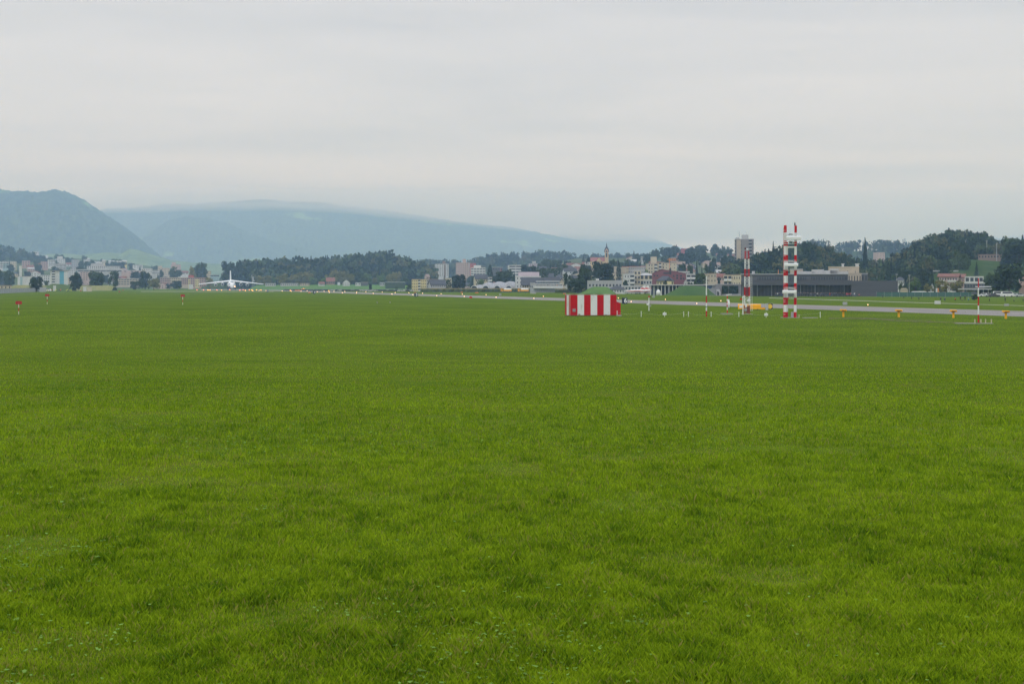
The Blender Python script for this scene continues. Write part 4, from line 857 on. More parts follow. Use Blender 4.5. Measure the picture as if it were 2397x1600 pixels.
B('apartment_block', 'bright cream block with dark balconies on its left half', 1694, 1739, 643.5, 790, 'cream', 3, 8, 12, 0, 'flat', 'brown', ww=.32, wh=.38, balc=[(.02, .2), (.24, .4)], hs=3.3)
B('factory_hall', 'pale grey long hall behind the grass mound', 1377, 1456, 657.5, 800, 'grey', 1, 10, 25, 2, 'flat', 'pale', ww=.5, wh=.3, hs=4.5, pale=True, extra=penthouse('white', .25, .33, 1))
B('house', 'low white building with a black roof behind the right flank of the grass mound', 1424, 1462, 671, 770, 'white', 1, 6, 10, -4, 'hip', 'slate', rh=2, ww=.4, wh=.5)
B('factory_hall', 'flat white roofed workshop behind the red and white jets', 1455, 1500, 669.5, 790, 'pale', 1, 6, 14, 0, 'flat', 'white', ww=.5, wh=.5)
B('long_house', 'low pale house between the workshop and the colonnade', 1500, 1524, 671, 780, 'white', 1, 4, 10, 0, 'flat', 'slate')
# hangars and offices by the runway
def vault_hangar():
    D = 1055; t = thing('vaulted_hangar', 'white ribbed hangar of joined low vaults with arched dark openings', 'hangar', (X(1100, D), D, 0), -.02); s = D/FPX; f = lambda px: (px-1100)*s
    nb = 6; L = f(1262); mv = MB(); n = 14; cell = L/nb
    # scalloped long vault: radius swells in each bay, doubled for thickness
    vs = []; cols = nb*8+1; rows = n+1
    for i in range(cols):
        u = i/8.0; xx = u*cell; bay = abs(math.sin(math.pi*u)); rise = 6.2*(1-math.exp(-u*1.3))+1.1*bay+.5
        for j in range(rows):
            a = math.pi*j/n; vs.append((xx, 14-14*math.cos(a)*(1 if u > 1 else .55+.45*u), max(0, math.sin(a))**.75*rise))
    fs = [(i*rows+j, i*rows+j+1, (i+1)*rows+j+1, (i+1)*rows+j) for i in range(cols-1) for j in range(n)]
    fs += [tuple(range(rows-1, -1, -1)), tuple((cols-1)*rows+j for j in range(rows))]
    mv.add(vs, fs); mv.build('shell_roof', mat('hangar_shell', (.30, .30, .31), .8, .22, .5, stretch=(3, .25, .25)), t)
    for k in range(4):
        cx = cell*(k+.25)+1; arc = [(math.cos(math.pi*i/10)*2.7+cx, math.sin(math.pi*i/10)*4.2) for i in range(11)]
        MB().prism(arc, -1.0, 3.0).build('arched_opening', mat('dark_opening', (.03, .04, .055), .8, .2), t)
        arc2 = [(math.cos(math.pi*i/10)*3.2+cx, math.sin(math.pi*i/10)*4.7) for i in range(11)]+[(math.cos(math.pi*(10-i)/10)*2.7+cx, math.sin(math.pi*(10-i)/10)*4.21) for i in range(11)]
        MB().prism(arc2, -1.2, 2.0).build('arch_rim', wm('white'), t)
    arc = [(math.cos(math.pi*i/12)*8+L+2.2, math.sin(math.pi*i/12)**.8*6.6) for i in range(13)]
    MB().prism(arc, -1, 24).build('end_wall', wm('pale'), t)
    MB().box(L-2, -1.1, 1.9, .6, .2, .6).build('window', M_win, t)
vault_hangar()
B('long_house', 'pale blue grey flat building between the vaults and the glazed office', 1241, 1252, 663, 930, 'grey', 1, 3, 12, 0, 'flat', 'pale', ww=.35, wh=.3, hs=4)
def office():
    D = 900; s = D/FPX; t = thing('glazed_office', 'two storey glazed office with white bands beside the vaulted hangar', 'building', (X(1283, D), D, 0), -math.atan2(X(1283, D), D)); f = lambda px: (px-1283)*s; zt = lambda y: Z(y, D)
    MB().box(0, 8, 0, f(1316)-f(1249), 14, zt(672)).build('base', wm('grey'), t)
    MB().box(0, 6.7, zt(675.5)+.2, f(1317)-f(1248), 16, .8+zt(672)-zt(675.5)).build('terrace_edge', wm('white'), t)
    MB().box(f(1284), 9, zt(672)+.7, f(1313)-f(1253), 12, zt(666)-zt(672)-.7).build('glazing', M_win, t)
    MB().box(0, 8, zt(666), f(1315)-f(1251), 14, .55).build('floor_band', wm('white'), t)
    MB().box(f(1284), 9, zt(666)+.56, f(1310)-f(1257), 10, zt(659.4)-zt(666)-.56).build('upper_glazing', M_winl, t)
    MB().box(f(1283), 9, zt(659.4)+.01, f(1313)-f(1256), 13, .5).build('roof', wm('white'), t)
    for i in range(19):
        if 8 < i < 10: continue
        MB().box(f(1253.5+i*3.2), 2.9, zt(672)+.72, .28 if i != 9 else 1.4, .25, zt(666)-zt(672)-.73).build('mullion', wm('white'), t)
    MB().box(f(1304), 2.88, zt(672)+.72, .8, .25, zt(666)-zt(672)-.74).build('yellow_panel', wm('orange'), t)
    for i in range(9): MB().box(f(1257.5+i*6.4), 3.9, zt(666)+.57, .14, .2, zt(659.4)-zt(666)-.6).build('mullion', wm('pale'), t)
office()
def colonnade():
    D = 665; s = D/FPX; cx = 1597; t = thing('colonnade_hangar', 'flat roofed open hangar with slim white columns and dark blue doors', 'hangar', (X(cx, D), D, 0), -math.atan2(X(cx, D), D)); f = lambda px: (px-cx)*s; zt = lambda y: Z(y, D)
    MB().box(0, 9, zt(668), f(1676)-f(1520), 22, .5).build('roof', wm('pale'), t)
    MB().box(f(1598), 9, 0, f(1672)-f(1525), 12, zt(668)).build('back_wall', mat('navy_wall', (.030, .055, .10), .6, .2, .3), t)
    for i in range(10): MB().tube((f(1523+i*8.6), -1, 0), (f(1523+i*8.6), -1, zt(668)), .22).build('column', wm('white'), t)
    for i in range(14): MB().box(f(1529+i*6.6), 2.86, 0, .35, .2, zt(668.5)).build('door_rib', wm('grey'), t)
    MB().box(f(1666), .8, .0, f(1675)-f(1656), 4, zt(668)-.02).build('end_wall', wm('grey'), t)
    MB().lathe([(-.1, 1.0), (.1, 1.0)], 'y', 18, 0, (f(1661), -1.25, 4.0)).build('round_emblem', mat('emblem_blue', (.06, .12, .22), .6, .1), t)
colonnade()
def ivy_wall():
    D = 645; s = D/FPX; cx = 1706; t = thing('concrete_hangar', 'grey concrete hangar with two ivy covered panels', 'hangar', (X(cx, D), D, 0), -math.atan2(X(cx, D), D)); f = lambda px: (px-cx)*s; zt = lambda y: Z(y, D)
    MB().box(0, 10, 0, f(1738)-f(1676), 20, zt(666)).build('wall', mat('hangar_concrete', (.22, .22, .225), .9, .12, .3), t)
    MB().box(0, 10, zt(666), f(1738.5)-f(1675.5), 20.5, .3).build('roof', wm('pale'), t)
    MB().prism([(f(1677), 0), (f(1687), 0), (f(1687), 1.7), (f(1684), 2.8), (f(1677), 2.8)], -3, 1).build('porch', wm('pale'), t)
    MB().prism([(f(1679), 0), (f(1684), 0), (f(1684), 1.2), (f(1682), 1.8), (f(1679), 1.8)], -3.1, -2.9).build('porch_opening', M_win, t)
    r = np.random.default_rng(3)
    for a, b in ((1691, 1703), (1706.5, 1727)):
        n = 1300; x_ = r.uniform(f(a), f(b), n); z_ = r.uniform(.9, zt(669.5), n); y_ = r.uniform(-.5, -.05, n); d = r.normal(size=(n, 3)); d[:, 1] -= 1; d /= np.linalg.norm(d, axis=1)[:, None]
        tt = np.cross(d, r.normal(size=(n, 3))); tt /= np.linalg.norm(tt, axis=1)[:, None]; bb = np.cross(d, tt); P = np.stack([x_, y_, z_], -1); q = .24
        V = np.stack([P-tt*q-bb*q, P+tt*q-bb*q, P+tt*q+bb*q, P-tt*q+bb*q], 1).reshape(-1, 3)
        link('ivy', mesh_np('ivy', V, np.arange(n*4).reshape(-1, 4), mat('ivy_leaf', (.030, .065, .040), .7, .35, 1)), t)
    MB().box(f(1712), -.2, 0, f(1733)-f(1691), .3, .8).build('plinth', wm('grey'), t)
ivy_wall()
def dark_hall():
    D = 590; s = D/FPX; cx = 1916; t = thing('dark_hall', 'long dark grey hall with a recessed glass front, ribbon windows and blank right end', 'hall', (X(cx, D), D, 0), -math.atan2(X(cx, D), D)+R(2)); f = lambda px: (px-cx)*s; zt = lambda y: Z(y, D)
    clad = mat('dark_cladding', (.088, .092, .100), .7, .10, .5, stretch=(.2, .2, 2.5)); clad2 = mat('dark_cladding_lower', (.072, .075, .085), .7, .12, .5, stretch=(.2, .2, 3.5))
    MB().box((f(1737)+f(1984))/2, 18, zt(666), f(1984)-f(1737), 32, zt(642.5)-zt(666)).build('upper_storey', clad, t)
    MB().box((f(1737)+f(1990))/2, 19, 0, f(1990)-f(1737), 28, zt(666)-.02).build('glass_front', mat('hall_glass', (.035, .042, .050), .3, .4, .2, spec=.6), t)
    MB().box((f(1990)+f(2095))/2, 16, 0, f(2095)-f(1990), 36, zt(657)).build('blank_end', clad2, t)
    MB().box((f(1737)+f(1991))/2, .9, zt(667), f(1991)-f(1737), 4, zt(656)-zt(667)).build('front_band', clad2, t)
    MB().box((f(1737)+f(1984))/2, 18, zt(642.5)+.01, f(1986)-f(1736), 33, .35).build('roof_edge', wm('grey'), t)
    for a, b in ((1775, 1833), (1846, 1888), (1900, 1982)):
        MB().box((f(a)+f(b))/2, 1.95, zt(654.8), f(b)-f(a), .2, zt(647.5)-zt(654.8)).build('ribbon_window', M_win, t)
        for i in range(int((b-a)/6)): MB().box(f(a+3+i*6), 1.8, zt(654.8), .25, .16, zt(647.5)-zt(654.8)).build('window_bar', clad, t)
    for i in range(30):
        px = 1741+i*8.4
        MB().box(f(px), 4.85, 0, .9 if i % 4 == 1 else .35, .25, zt(667.2)).build('front_column', wm('dgrey') if i % 4 else wm('grey'), t)
    MB().box(f(1950), 3.4, 0, f(1957)-f(1943), 1.2, zt(671)).build('gate_panel', clad, t)
    MB().box((f(1850)+f(1858))/2, 4.6, 0, 2.2, .4, 4).build('entrance_box', wm('dgrey'), t)
    for a, w, h in ((1765, 1.2, 1.2), (1880, 4, 1.1), (1899, 3, 1.0), (1916, 5, 1.8), (1945, 6, 1.4), (1955, 3.5, 2.2), (1975, 4, 1.0)):
        MB().box(f(a), 10, 0, w, 3, h).build('roof_unit', wm('pale'), t, (0, 0, zt(642.5)+.37))
    MB().tube((f(1824), 9, zt(642)), (f(1824), 9, zt(630)), .18, .08).build('roof_mast', wm('orange'), t)
dark_hall()
B('plant_house', 'beige windowless block with white vents rising over the dark hall', 1940, 2010, 625.5, 640, 'beige', 1, 4, 14, 0, 'flat', 'beige', ww=.06, wh=.3, hs=4, extra=lambda t, W, w_, d: [MB().lathe([(0, .5), (1.0, .5), (1.1, .75), (1.4, .75)], 'z', 10, 0, (xx*W, 5, w_+.36)).build('vent', wm('white'), t) for xx in (-.03, .42, .46)])
B('plant_house', 'lower beige annex with slit windows right of the windowless block', 1985, 2016, 641, 628, 'beige', 1, 5, 10, 0, 'flat', 'beige', ww=.3, wh=.5, hs=4.5)
B('plant_house', 'grey roof annex right of the beige one', 2016, 2031, 641, 640, 'dgrey', 1, 2, 10, 0, 'flat', 'grey', ww=.5, wh=.5, hs=4)
B('plant_house', 'pale roof hut seen between and right of the antenna masts', 1850, 1879, 631, 630, 'beige', 0, 0, 10, 0, 'flat', 'pale')
# right hand side
def pinkx(t, W, w_, d):
    for k in range(3):
        for xx in (-.42, .2):
            MB().lathe([(0, 2.3), (.95, 2.5)], 'z', 14, 0, (xx*W, .3, w_-2.9*(k+1))).build('balcony', M_slab, t)
B('apartment_block', 'pink house with rounded white balconies under the hillside meadow', 2199, 2240, 641, 790, 'pink', 3, 7, 12, -5, 'gable', 'tile', rh=1.5, over=1, ww=.35, wh=.42, extra=pinkx)
B('apartment_block', 'plain pink wing joined right of the pink house with balconies', 2238, 2257, 642, 800, 'pink', 2, 3, 11, -5, 'gable', 'tile', rh=1.8, ww=.2, wh=.35)
B('villa', 'white flat roofed villa with framed terraces behind the red and white pole', 2260, 2301, 648, 740, 'white', 2, 4, 10, 0, 'flat', 'white', ww=.7, wh=.55, hs=3.4)
B('terrace_wall', 'long pale retaining wall with railing over the pink house', 2185, 2242, 632.5, 860, 'pale', 0, 0, 1, 8, 'none', cat='wall', ybase=635.5)
B('long_house', 'dark brown long house high on the hillside meadow', 2291, 2345, 596, 985, 'brown', 1, 8, 10, -3, 'flat', 'brown', wh=.4)
B('long_house', 'grey low annex with white roof edge below the white villa', 2258, 2309, 663.5, 700, 'dgrey', 2, 8, 14, 0, 'flat', 'white', ww=.6, wh=.5)
B('house', 'pink house cut by the right edge of the picture behind the huge tree', 2386, 2420, 648, 650, 'rose', 2, 4, 11, 0, 'flat', 'slate', split=[(0, 1, 'brown', 0, .55)])
B('house', 'white house with dark roof right of the dark hall end', 2098, 2116, 648, 760, 'white', 2, 4, 9, 0, 'hip', 'slate', rh=1.6)
B('house', 'white stepped gable in the dark trees left of the pink house', 2178, 2186, 662, 720, 'white', 1, 2, 8, 0, 'gablex', 'slate', rh=2)
B('apartment_block', 'pink block half hidden in the far trees right of the tallest fir', 2052, 2071, 591, 1800, 'pink', 4, 3, 12, 20, 'flat', 'pink', ww=.2, wh=.3)
def canopy_station():
    D = 620; s = D/FPX; cx = 2283; t = thing('filling_station', 'filling station with two thin white canopies on posts', 'building', (X(cx, D), D, 0), -math.atan2(X(cx, D), D)); f = lambda px: (px-cx)*s; zt = lambda y: Z(y, D)
    MB().box((f(2244)+f(2320))/2, 6, zt(677.5), f(2320)-f(2244), 10, .45).build('canopy', wm('pale'), t)
    MB().box((f(2283)+f(2319))/2, 14, zt(672), f(2319)-f(2283), 9, .45).build('upper_canopy', wm('white'), t)
    for px in (2264, 2288, 2301, 2312): MB().tube((f(px), 3, 0), (f(px), 3, zt(677.5)), .18).build('post', wm('white'), t)
    MB().box(f(2302), 12, 0, 6, 6, zt(677.6)).build('shop', wm('dgrey'), t)
    MB().box(f(2273), 8, 1.2, f(2280)-f(2262), .5, 1.2).build('sign_band', wm('white'), t)
canopy_station()
B('barn', 'low beige barn with dark openings at the left edge, behind the grey wall', -8, 26, 668.5, 900, 'cream', 1, 4, 8, 0, 'flat', 'brown', ww=.25, wh=.5, hs=2.4, over=1.2)
B('shed', 'small bluish grey shed at the right end of the grey wall', 93, 108, 673.5, 985, 'grey', 0, 0, 4, 0, 'flat', 'pale', cat='shed')
B('shed', 'white equipment hut left of the cream one, near the antenna stack', 195, 202.5, 671.8, 1060, 'white', 0, 0, 2.5, 0, 'flat', 'white', cat='shed')
B('shed', 'cream equipment hut beside the white one, near the antenna stack', 204, 215, 672.3, 1060, 'cream', 0, 0, 2.5, 0, 'flat', 'pale', cat='shed')
B('shed', 'white cabin behind the people in yellow vests', 124.5, 131, 669, 1150, 'white', 0, 0, 2.5, 0, 'flat', 'white', cat='shed')

# small pitched roof houses climbing the slopes between the blocks
rh_ = random.Random(21); HU = set(); AH = []
for (p0, p1, D0, D1, n) in ((1275, 1410, 1150, 1900, 22), (1425, 1700, 1300, 2100, 26), (985, 1200, 1400, 2100, 12), (20, 480, 1800, 2900, 34)):
    for i in range(n):
        px, D = rh_.uniform(p0, p1), rh_.uniform(D0, D1); hh = rh_.uniform(6.5, 9.5); w = rh_.uniform(10, 17)/D*FPX; x = X(px, D); zb = h1(x, D)
        c = rh_.choice(['white', 'cream', 'pink', 'pale', 'beige', 'white']); rf = rh_.choice(['gable', 'gablex', 'hip', 'gable']); rc = rh_.choice(['tile', 'slate', 'brown', 'tile'])
        b = min(BL, key=lambda q: abs(q[0]-px)+abs(q[1]-D)*.05); word = {'tile': 'red', 'slate': 'dark', 'brown': 'brown'}[rc]
        lab = 'small %s house with a %s roof %s of the ' % (c, word, 'left' if px < b[0] else 'right')
        lab = ' '.join((lab.split()+b[2].split())[:16]); q = 0
        while lab in HU and q < 3: lab = ' '.join((['Another', 'Third', 'Fourth'][q].lower()+' '+lab).split()[:16]); q += 1
        HU.add(lab); AH.append((lab, px-w/2, px+w/2, HY-(zb+hh-EYE)/D*FPX, D, c, rh_.uniform(-30, 30), rf, rc))
for lab, a, b, y, D, c, yaw, rf, rc in AH:
    B('house', lab, a, b, y, D, c, 2, 3, 9, yaw, rf, rc, rh=3.0, wh=.42, ww=.35, over=.5, group='small pitched roof houses on the slopes')

import re
USED = set()
for px, D, k, hh, o in TT:
    b = min(BL, key=lambda q: abs(q[0]-px)+abs(q[1]-D)*.05)
    core = re.split(r' (?:left of|right of|behind|over|above|below|under|beside|joined|before|in front|between|seen|with|hard|just|up|at|by|high|on|in) |,', b[2])[0]
    w = ('tall' if hh > 10.5 else 'small')+(' fir' if k == 'conifer' else ' leafy tree')+(' left of the ' if px < b[0] else ' right of the ')+core
    rest = b[2][len(core):].split()
    lab = ' '.join((w.split()+rest)[:16]); q = 0
    while lab in USED and q < 5:
        lab = ' '.join(((['rounder', 'wider', 'further', 'nearer', 'fuller'][q]+' '+w).split()+rest)[:16]); q += 1
    USED.add(lab); o['label'] = lab

# ---------------------------------------------------------------- runway, paths, banks, walls
def strip(name, pts, m, z, kind='structure', sub=1):
    """pts: list of (left point, right point) quads along the strip"""
    v = []; f = []
    for (a, b) in pts:
        v += [(a[0], a[1], float(gz(a[0], a[1]))+z), (b[0], b[1], float(gz(b[0], b[1]))+z)]
    for i in range(len(pts)-1): f.append((2*i, 2*i+1, 2*i+3, 2*i+2))
    me = bpy.data.meshes.new(name); me.from_pydata(v, [], f); me.materials.append(m); o = link(name, me); o['kind'] = kind; return o
M_asph = mat('runway_asphalt', (.275, .250, .226), .95, .12, .12, stretch=(1, .15, 1), spec=0)
M_line = mat('painted_line', (.32, .32, .31), .9, .2, .5, spec=0)
k_ = -.279
yy = np.geomspace(60, 1700, 30)
strip('runway', [((k_*y+131.6, y), (k_*y+157.9, y)) for y in yy], M_asph, .03)
strip('runway_edge_line', [((k_*y+132.6, y), (k_*y+133.5, y)) for y in yy], M_line, .036)
strip('runway_verge', [((k_*y+130.4, y), (k_*y+131.5, y)) for y in yy], mat('dry_verge', (.17, .17, .06), .9, .3, .5), .02)
strip('far_verge', [((k_*y+158.0, y), (k_*y+160.3, y)) for y in yy], mat('dry_verge', (0, 0, 0)), .02)
strip('turning_area', [((X(330, D), D), (X(640, D), D)) for D in (1010, 1060, 1115)], mat('worn_taxiway', (.20, .22, .12), .9, .25, .02), .025)
strip('taxiway', [((X(150, D), D), (X(262, D), D)) for D in (1180, 1200)], mat('pale_taxiway', (.30, .31, .22), .9, .15, .02), .03)
strip('apron', [((X(470, D), D), (X(640, D), D)) for D in (1340, 1700)], M_asph, .02)
strip('path', [((X(p, DB(y)), DB(y)), (X(p, DB(y+.9)), DB(y+.9))) for p, y in ((1800, 696.8), (1950, 701.2), (2100, 706.3), (2250, 710.6), (2397, 715), (2600, 720))], mat('gravel_path', (.36, .34, .27), .9, .15, .5), .02)
strip('apron_edge', [((X(p, DB(y)), DB(y)), (X(p, DB(y+1.2)), DB(y+1.2))) for p, y in ((1660, 690.7), (1760, 691.6), (1850, 692.4))], M_asph, .02)
def rough_strip(name, pts, w, m, z, seed):
    r = np.random.default_rng(seed); out = []
    for i in range(len(pts)-1):
        for t in np.linspace(0, 1, 14, endpoint=(i == len(pts)-2)):
            px = pts[i][0]*(1-t)+pts[i+1][0]*t; y = pts[i][1]*(1-t)+pts[i+1][1]*t+r.normal(0, .12); ww = w*r.uniform(.5, 1.2)
            out.append(((X(px, DB(y)), DB(y)), (X(px, DB(y+ww)), DB(y+ww))))
    return strip(name, out, m, z)
M_dirt = mat('bare_earth', (.13, .09, .06), .95, .35, 1.5)
rough_strip('earth_strip', [(1940, 745), (2040, 746), (2100, 750.5), (2200, 754), (2285, 756.3)], 1.3, M_dirt, .05, 1)
rough_strip('earth_edge', [(1975, 742.4), (2100, 747.6), (2180, 750)], .5, M_dirt, .05, 2)
M_slabc = mat('concrete_slab', (.30, .29, .26), .9, .12, 1)
def pad(name, px0, px1, y, w, h=.08):
    D = DB(y); o = MB().box(X((px0+px1)/2, D), D, -.05, (px1-px0)/FPX*D, w, h+.05).build(name, M_slabc); struct(o)
pad('concrete_pad', 1880, 1912, 744.2, 1.6); pad('concrete_pad', 2238, 2322, 757.3, 1.1); pad('concrete_pad', 1689, 1713, 735.3, 2.4, .15); pad('concrete_pad', 1444, 1455, 739.6, 1.2, .2)

def mound(name, label, pts, D, depth, col):
    """bank of grass: profile across the view, rounded over its depth"""
    s = D/FPX; px = [p[0] for p in pts]; hs = [max(0, Z(p[1], D)) for p in pts]; nx_, ny_ = 60, 20; vs = []
    for j in range(ny_):
        v = j/(ny_-1); pr = min(1, math.sin(math.pi*v)*1.35)
        for i in range(nx_):
            u = px[0]+(px[-1]-px[0])*i/(nx_-1); h = float(np.interp(u, px, hs))*pr
            vs.append((X(u, D), D+depth*v, h+.15*float(vnoise(u*.3, j*.7, 3))*min(1, h)-.15))
    f = [(j*nx_+i, j*nx_+i+1, (j+1)*nx_+i+1, (j+1)*nx_+i) for j in range(ny_-1) for i in range(nx_-1)]
    o = link(name, mesh_np(name, vs, np.array(f), grass_mat('bank_grass_'+name, *col, .12, 1.2), smooth=True)); return struct(o)
mound('grass_mound', '', [(1352, 690), (1362, 686), (1372, 681), (1380, 676), (1390, 671.7), (1400, 671), (1422, 671.3), (1428, 674), (1437, 681), (1446, 689), (1450, 690)], 720, 22, ((.085, .165, .045), (.12, .21, .055), (.10, .15, .05)))
mound('grass_bank', '', [(1560, 691), (1570, 687), (1585, 679), (1600, 669.5), (1610, 668.2), (1650, 669), (1658, 673), (1668, 682), (1680, 691)], 640, 18, ((.055, .11, .035), (.075, .135, .04), (.08, .12, .045)))
mound('grass_hummock', '', [(90, 676), (100, 672), (108, 667), (118, 664.3), (132, 664.3), (145, 666), (155, 671), (165, 676)], 1180, 18, ((.075, .12, .035), (.10, .15, .045), (.13, .15, .06)))
mound('cornfield_rim', '', [(20, 672), (30, 666.5), (70, 667.5), (95, 668), (190, 668.5), (250, 667.8), (262, 672)], 1260, 18, ((.22, .22, .09), (.28, .26, .11), (.16, .2, .07)))

def lowwall(label, px0, px1, ytop, yb0, yb1, col):
    D0, D1 = DB(yb0), DB(yb1); a, b = Vector((X(px0, D0), D0, 0)), Vector((X(px1, D1), D1, 0)); d = b-a; L = d.length
    t = thing('wall', label, 'wall', a, math.atan2(d.y, d.x)); h = Z(ytop, D0)
    MB().box(L/2, .2, -.2, L, .4, h+.2).build('wall_panel', col, t)
    for i in range(int(L/12)+1): MB().box(i*12+.3, .2, 0, .5, .55, h+.15).build('wall_post', M_conc, t)
    MB().box(L/2, .2, h, L, .5, .12).build('coping', M_conc, t)
lowwall('long low dark grey wall running in from the left edge', -60, 93, 676.8, 690, 682.5, mat('wall_grey', (.13, .13, .135), .9, .2, .1))
lowwall('pale grey concrete wall behind the people in vests, in front of the grass hummock', 128, 175, 672.2, 677.5, 677, mat('wall_pale', (.26, .26, .27), .9, .2, .3))
lowwall('far thin grey wall from the oval tree toward the jet', 188, 345, 671.0, 675.8, 674.6, mat('wall_far', (.28, .28, .28), .9, .2, .1))

# green windbreak fence on the right
def green_fence():
    D0 = DB(694.8); x0, x1 = X(2052, D0), X(2293, D0-10); t = thing('fence', 'long dark green screened fence behind the airfield on the right', 'fence', (x0, D0, 0), 0); L = x1-x0
    MB().box(L/2, 0, .1, L, .06, 1.75).build('green_screen', mat('fence_green', (.045, .115, .090), .8, .15, .3), t)
    for i in range(int(L/3)+1): MB().tube((i*3, -.06, 0), (i*3, -.06, 2.1), .04, n=6).build('fence_post', wm('grey'), t)
green_fence()
def wire_fence():
    D = 455; x0, x1 = X(1840, 560), X(2420, D)
    a = Vector((x0, 560, 0)); b = Vector((x1, D, 0)); d = b-a; L = d.length
    t = thing('wire_fence', 'thin wire fence with slim posts where the onlookers stand', 'fence', a, math.atan2(d.y, d.x))
    for i in range(int(L/2.5)+1): MB().tube((i*2.5, 0, 0), (i*2.5, 0, 1.5), .025, n=5).build('fence_post', wm('dgrey'), t)
    for z in (.5, 1.0, 1.45): MB().tube((0, 0, z), (L, 0, z), .012, n=4).build('fence_wire', wm('grey'), t)
wire_fence()

# ---------------------------------------------------------------- red and white things of the airfield
M_red = mat('signal_red', (.50, .008, .014), .5, .10, 1.2, spec=.15)
M_redp = mat('signal_red_faded', (.52, .12, .10), .6, .12, 1.2)
M_wht = mat('signal_white', (.74, .75, .73), .45, .04, 1.2)
M_yel = mat('airfield_yellow', (.93, .43, .008), .5, .08, 1.5)
M_org = mat('airfield_orange', (.82, .26, .015), .5, .08, 1.5)
M_grey = mat('galvanised_steel', (.34, .35, .36), .5, .15, 2, metal=.3)
M_blk = mat('black_paint', (.02, .02, .025), .5, .2, 2)
M_navy = mat('sign_navy', (.008, .022, .065), .5, .1, 1)
def face(x, D): return -math.atan2(x, D)
def stained_white():
    m = bpy.data.materials.new('stained_white_panel'); m.use_nodes = True; nt = m.node_tree; nt.nodes.clear()
    out = N(nt, 'ShaderNodeOutputMaterial'); p = N(nt, 'ShaderNodeBsdfPrincipled', Roughness=.5); nt.links.new(p.outputs[0], out.inputs[0])
    t = N(nt, 'ShaderNodeTexCoord'); mpn = N(nt, 'ShaderNodeMapping'); mpn.inputs['Scale'].default_value = (1.6, 1, .35); nt.links.new(t.outputs['Object'], mpn.inputs[0])
    n = N(nt, 'ShaderNodeTexNoise', Scale=1.2, Detail=6.0, Roughness=.65); nt.links.new(mpn.outputs[0], n.inputs['Vector'])
    r = N(nt, 'ShaderNodeValToRGB'); nt.links.new(n.outputs[0], r.inputs[0]); a, b = r.color_ramp.elements
    a.position = .56; a.color = (.72, .73, .71, 1); b.position = .78; b.color = (.40, .38, .28, 1)
    nt.links.new(r.outputs[0], p.inputs['Base Color']); return m
M_stain = stained_white()
def shelter():
    D = 210.; x = X(1335.7, D); t = thing('equipment_shelter', 'big red and white striped equipment container standing on the grass', 'container', (x, D, 0), face(x, D)+R(19))
    W, Hh, L = 7.22, 3.17, 2.5
    # body, front face along local +x from the near corner, depth along +y
    MB().box(W/2, L/2, .10, W-.04, L-.04, Hh-.16).build('body', M_wht, t)
    MB().box(W/2, L/2, Hh-.07, W+.06, L+.06, .09).build('roof', mat('shelter_roof', (.42, .38, .30), .8, .25, 3), t)
    MB().box(W/2, L/2, -.05, W-.1, L-.1, .16).build('plinth', mat('rust_frame', (.20, .06, .04), .8, .3, 3), t)
    sw = W/7
    for i in range(7):
        MB().box(sw*(i+.5), .0, .11, sw-.012, .05, Hh-.19).build('stripe_panel', M_red if i % 2 == 0 else M_stain, t)
        if i: MB().box(sw*i, -.03, .11, .05, .03, Hh-.19).build('panel_rib', M_red if i % 2 else M_wht, t)
    for y0, y1, m in ((.02, .78, M_redp), (.80, 1.72, M_stain), (1.74, 2.48, M_red)):
        MB().box(0, (y0+y1)/2, .11, .05, y1-y0, Hh-.19).build('stripe_panel', m, t)
        MB().box(W, (y0+y1)/2, .11, .05, y1-y0, Hh-.19).build('stripe_panel', m, t)
    for i in range(7): MB().box(sw*(i+.5), L, .11, sw-.012, .05, Hh-.19).build('stripe_panel', M_red if i % 2 == 0 else M_wht, t)
    v = MB().box(.52, -.06, .62, .46, .06, .44).build('vent_grille', wm('grey'), t)
    for k in range(5): MB().box(.52, -.1, .66+k*.08, .40, .03, .03).build('louvre', M_conc, v)
    r = random.Random(2)
    for i in range(11): MB().box(sw*r.uniform(.1, 6.9), .02, Hh+.01, r.uniform(.25, .8), .18, r.uniform(.03, .09)).build('moss_tuft', mat('moss', (.20, .17, .08), .9, .4, 5), t)
    MB().box(1.3*sw, -.045, .14, .3, .02, .14).box(5.35*sw, -.045, .14, .35, .02, .05).build('stain', mat('rust_stain', (.16, .11, .06), .9, .4, 6), t)
    # sloping annex on the right end
    q = MB().prism([(W+.05, .12), (W+.74, .16), (W+.74, 1.86), (W+.05, 2.1)], .2, 1.9); q.build('annex', M_red, t)
    MB().box(W-.55, -.045, .5, .05, .03, 1.9).build('door_seam', mat('seam_red', (.30, .01, .015), .6, .1), t)
shelter()
def text_part(parent, body, size, loc, m):
    c = bpy.data.curves.new('numeral', 'FONT'); c.body = body; c.size = size; c.extrude = .012; c.offset = .022*size; c.align_x = 'CENTER'; c.align_y = 'CENTER'; c.materials.append(m)
    tmp = link('numeral_tmp', c); me = bpy.data.meshes.new_from_object(tmp.evaluated_get(bpy.context.evaluated_depsgraph_get())); bpy.data.objects.remove(tmp)
    me.name = 'numeral'; o = link('numeral', me, parent, loc); o.rotation_euler = (math.pi/2, 0, 0); return o
def dist_sign(px, D, n, w, label, side=True):
    x = X(px, D); t = thing('distance_sign', label, 'sign', (x, D, 0), face(x, D)+R(14)); w_ = w/FPX*D
    MB().box(0, .3, .12, w_, .55, 1.42).build('box', M_navy, t); MB().box(-w_/2-.02, .3, .12, .03, .6, 1.55).build('side_plate', M_blk, t)
    for s in (-1, 1): MB().box(s*w_*.3, .3, -.05, .12, .3, .2).build('foot', M_grey, t)
    text_part(t, n, 1.45, (.12 if side else 0, .015, .84), mat('numeral_white', (.85, .86, .85), .5, .03))
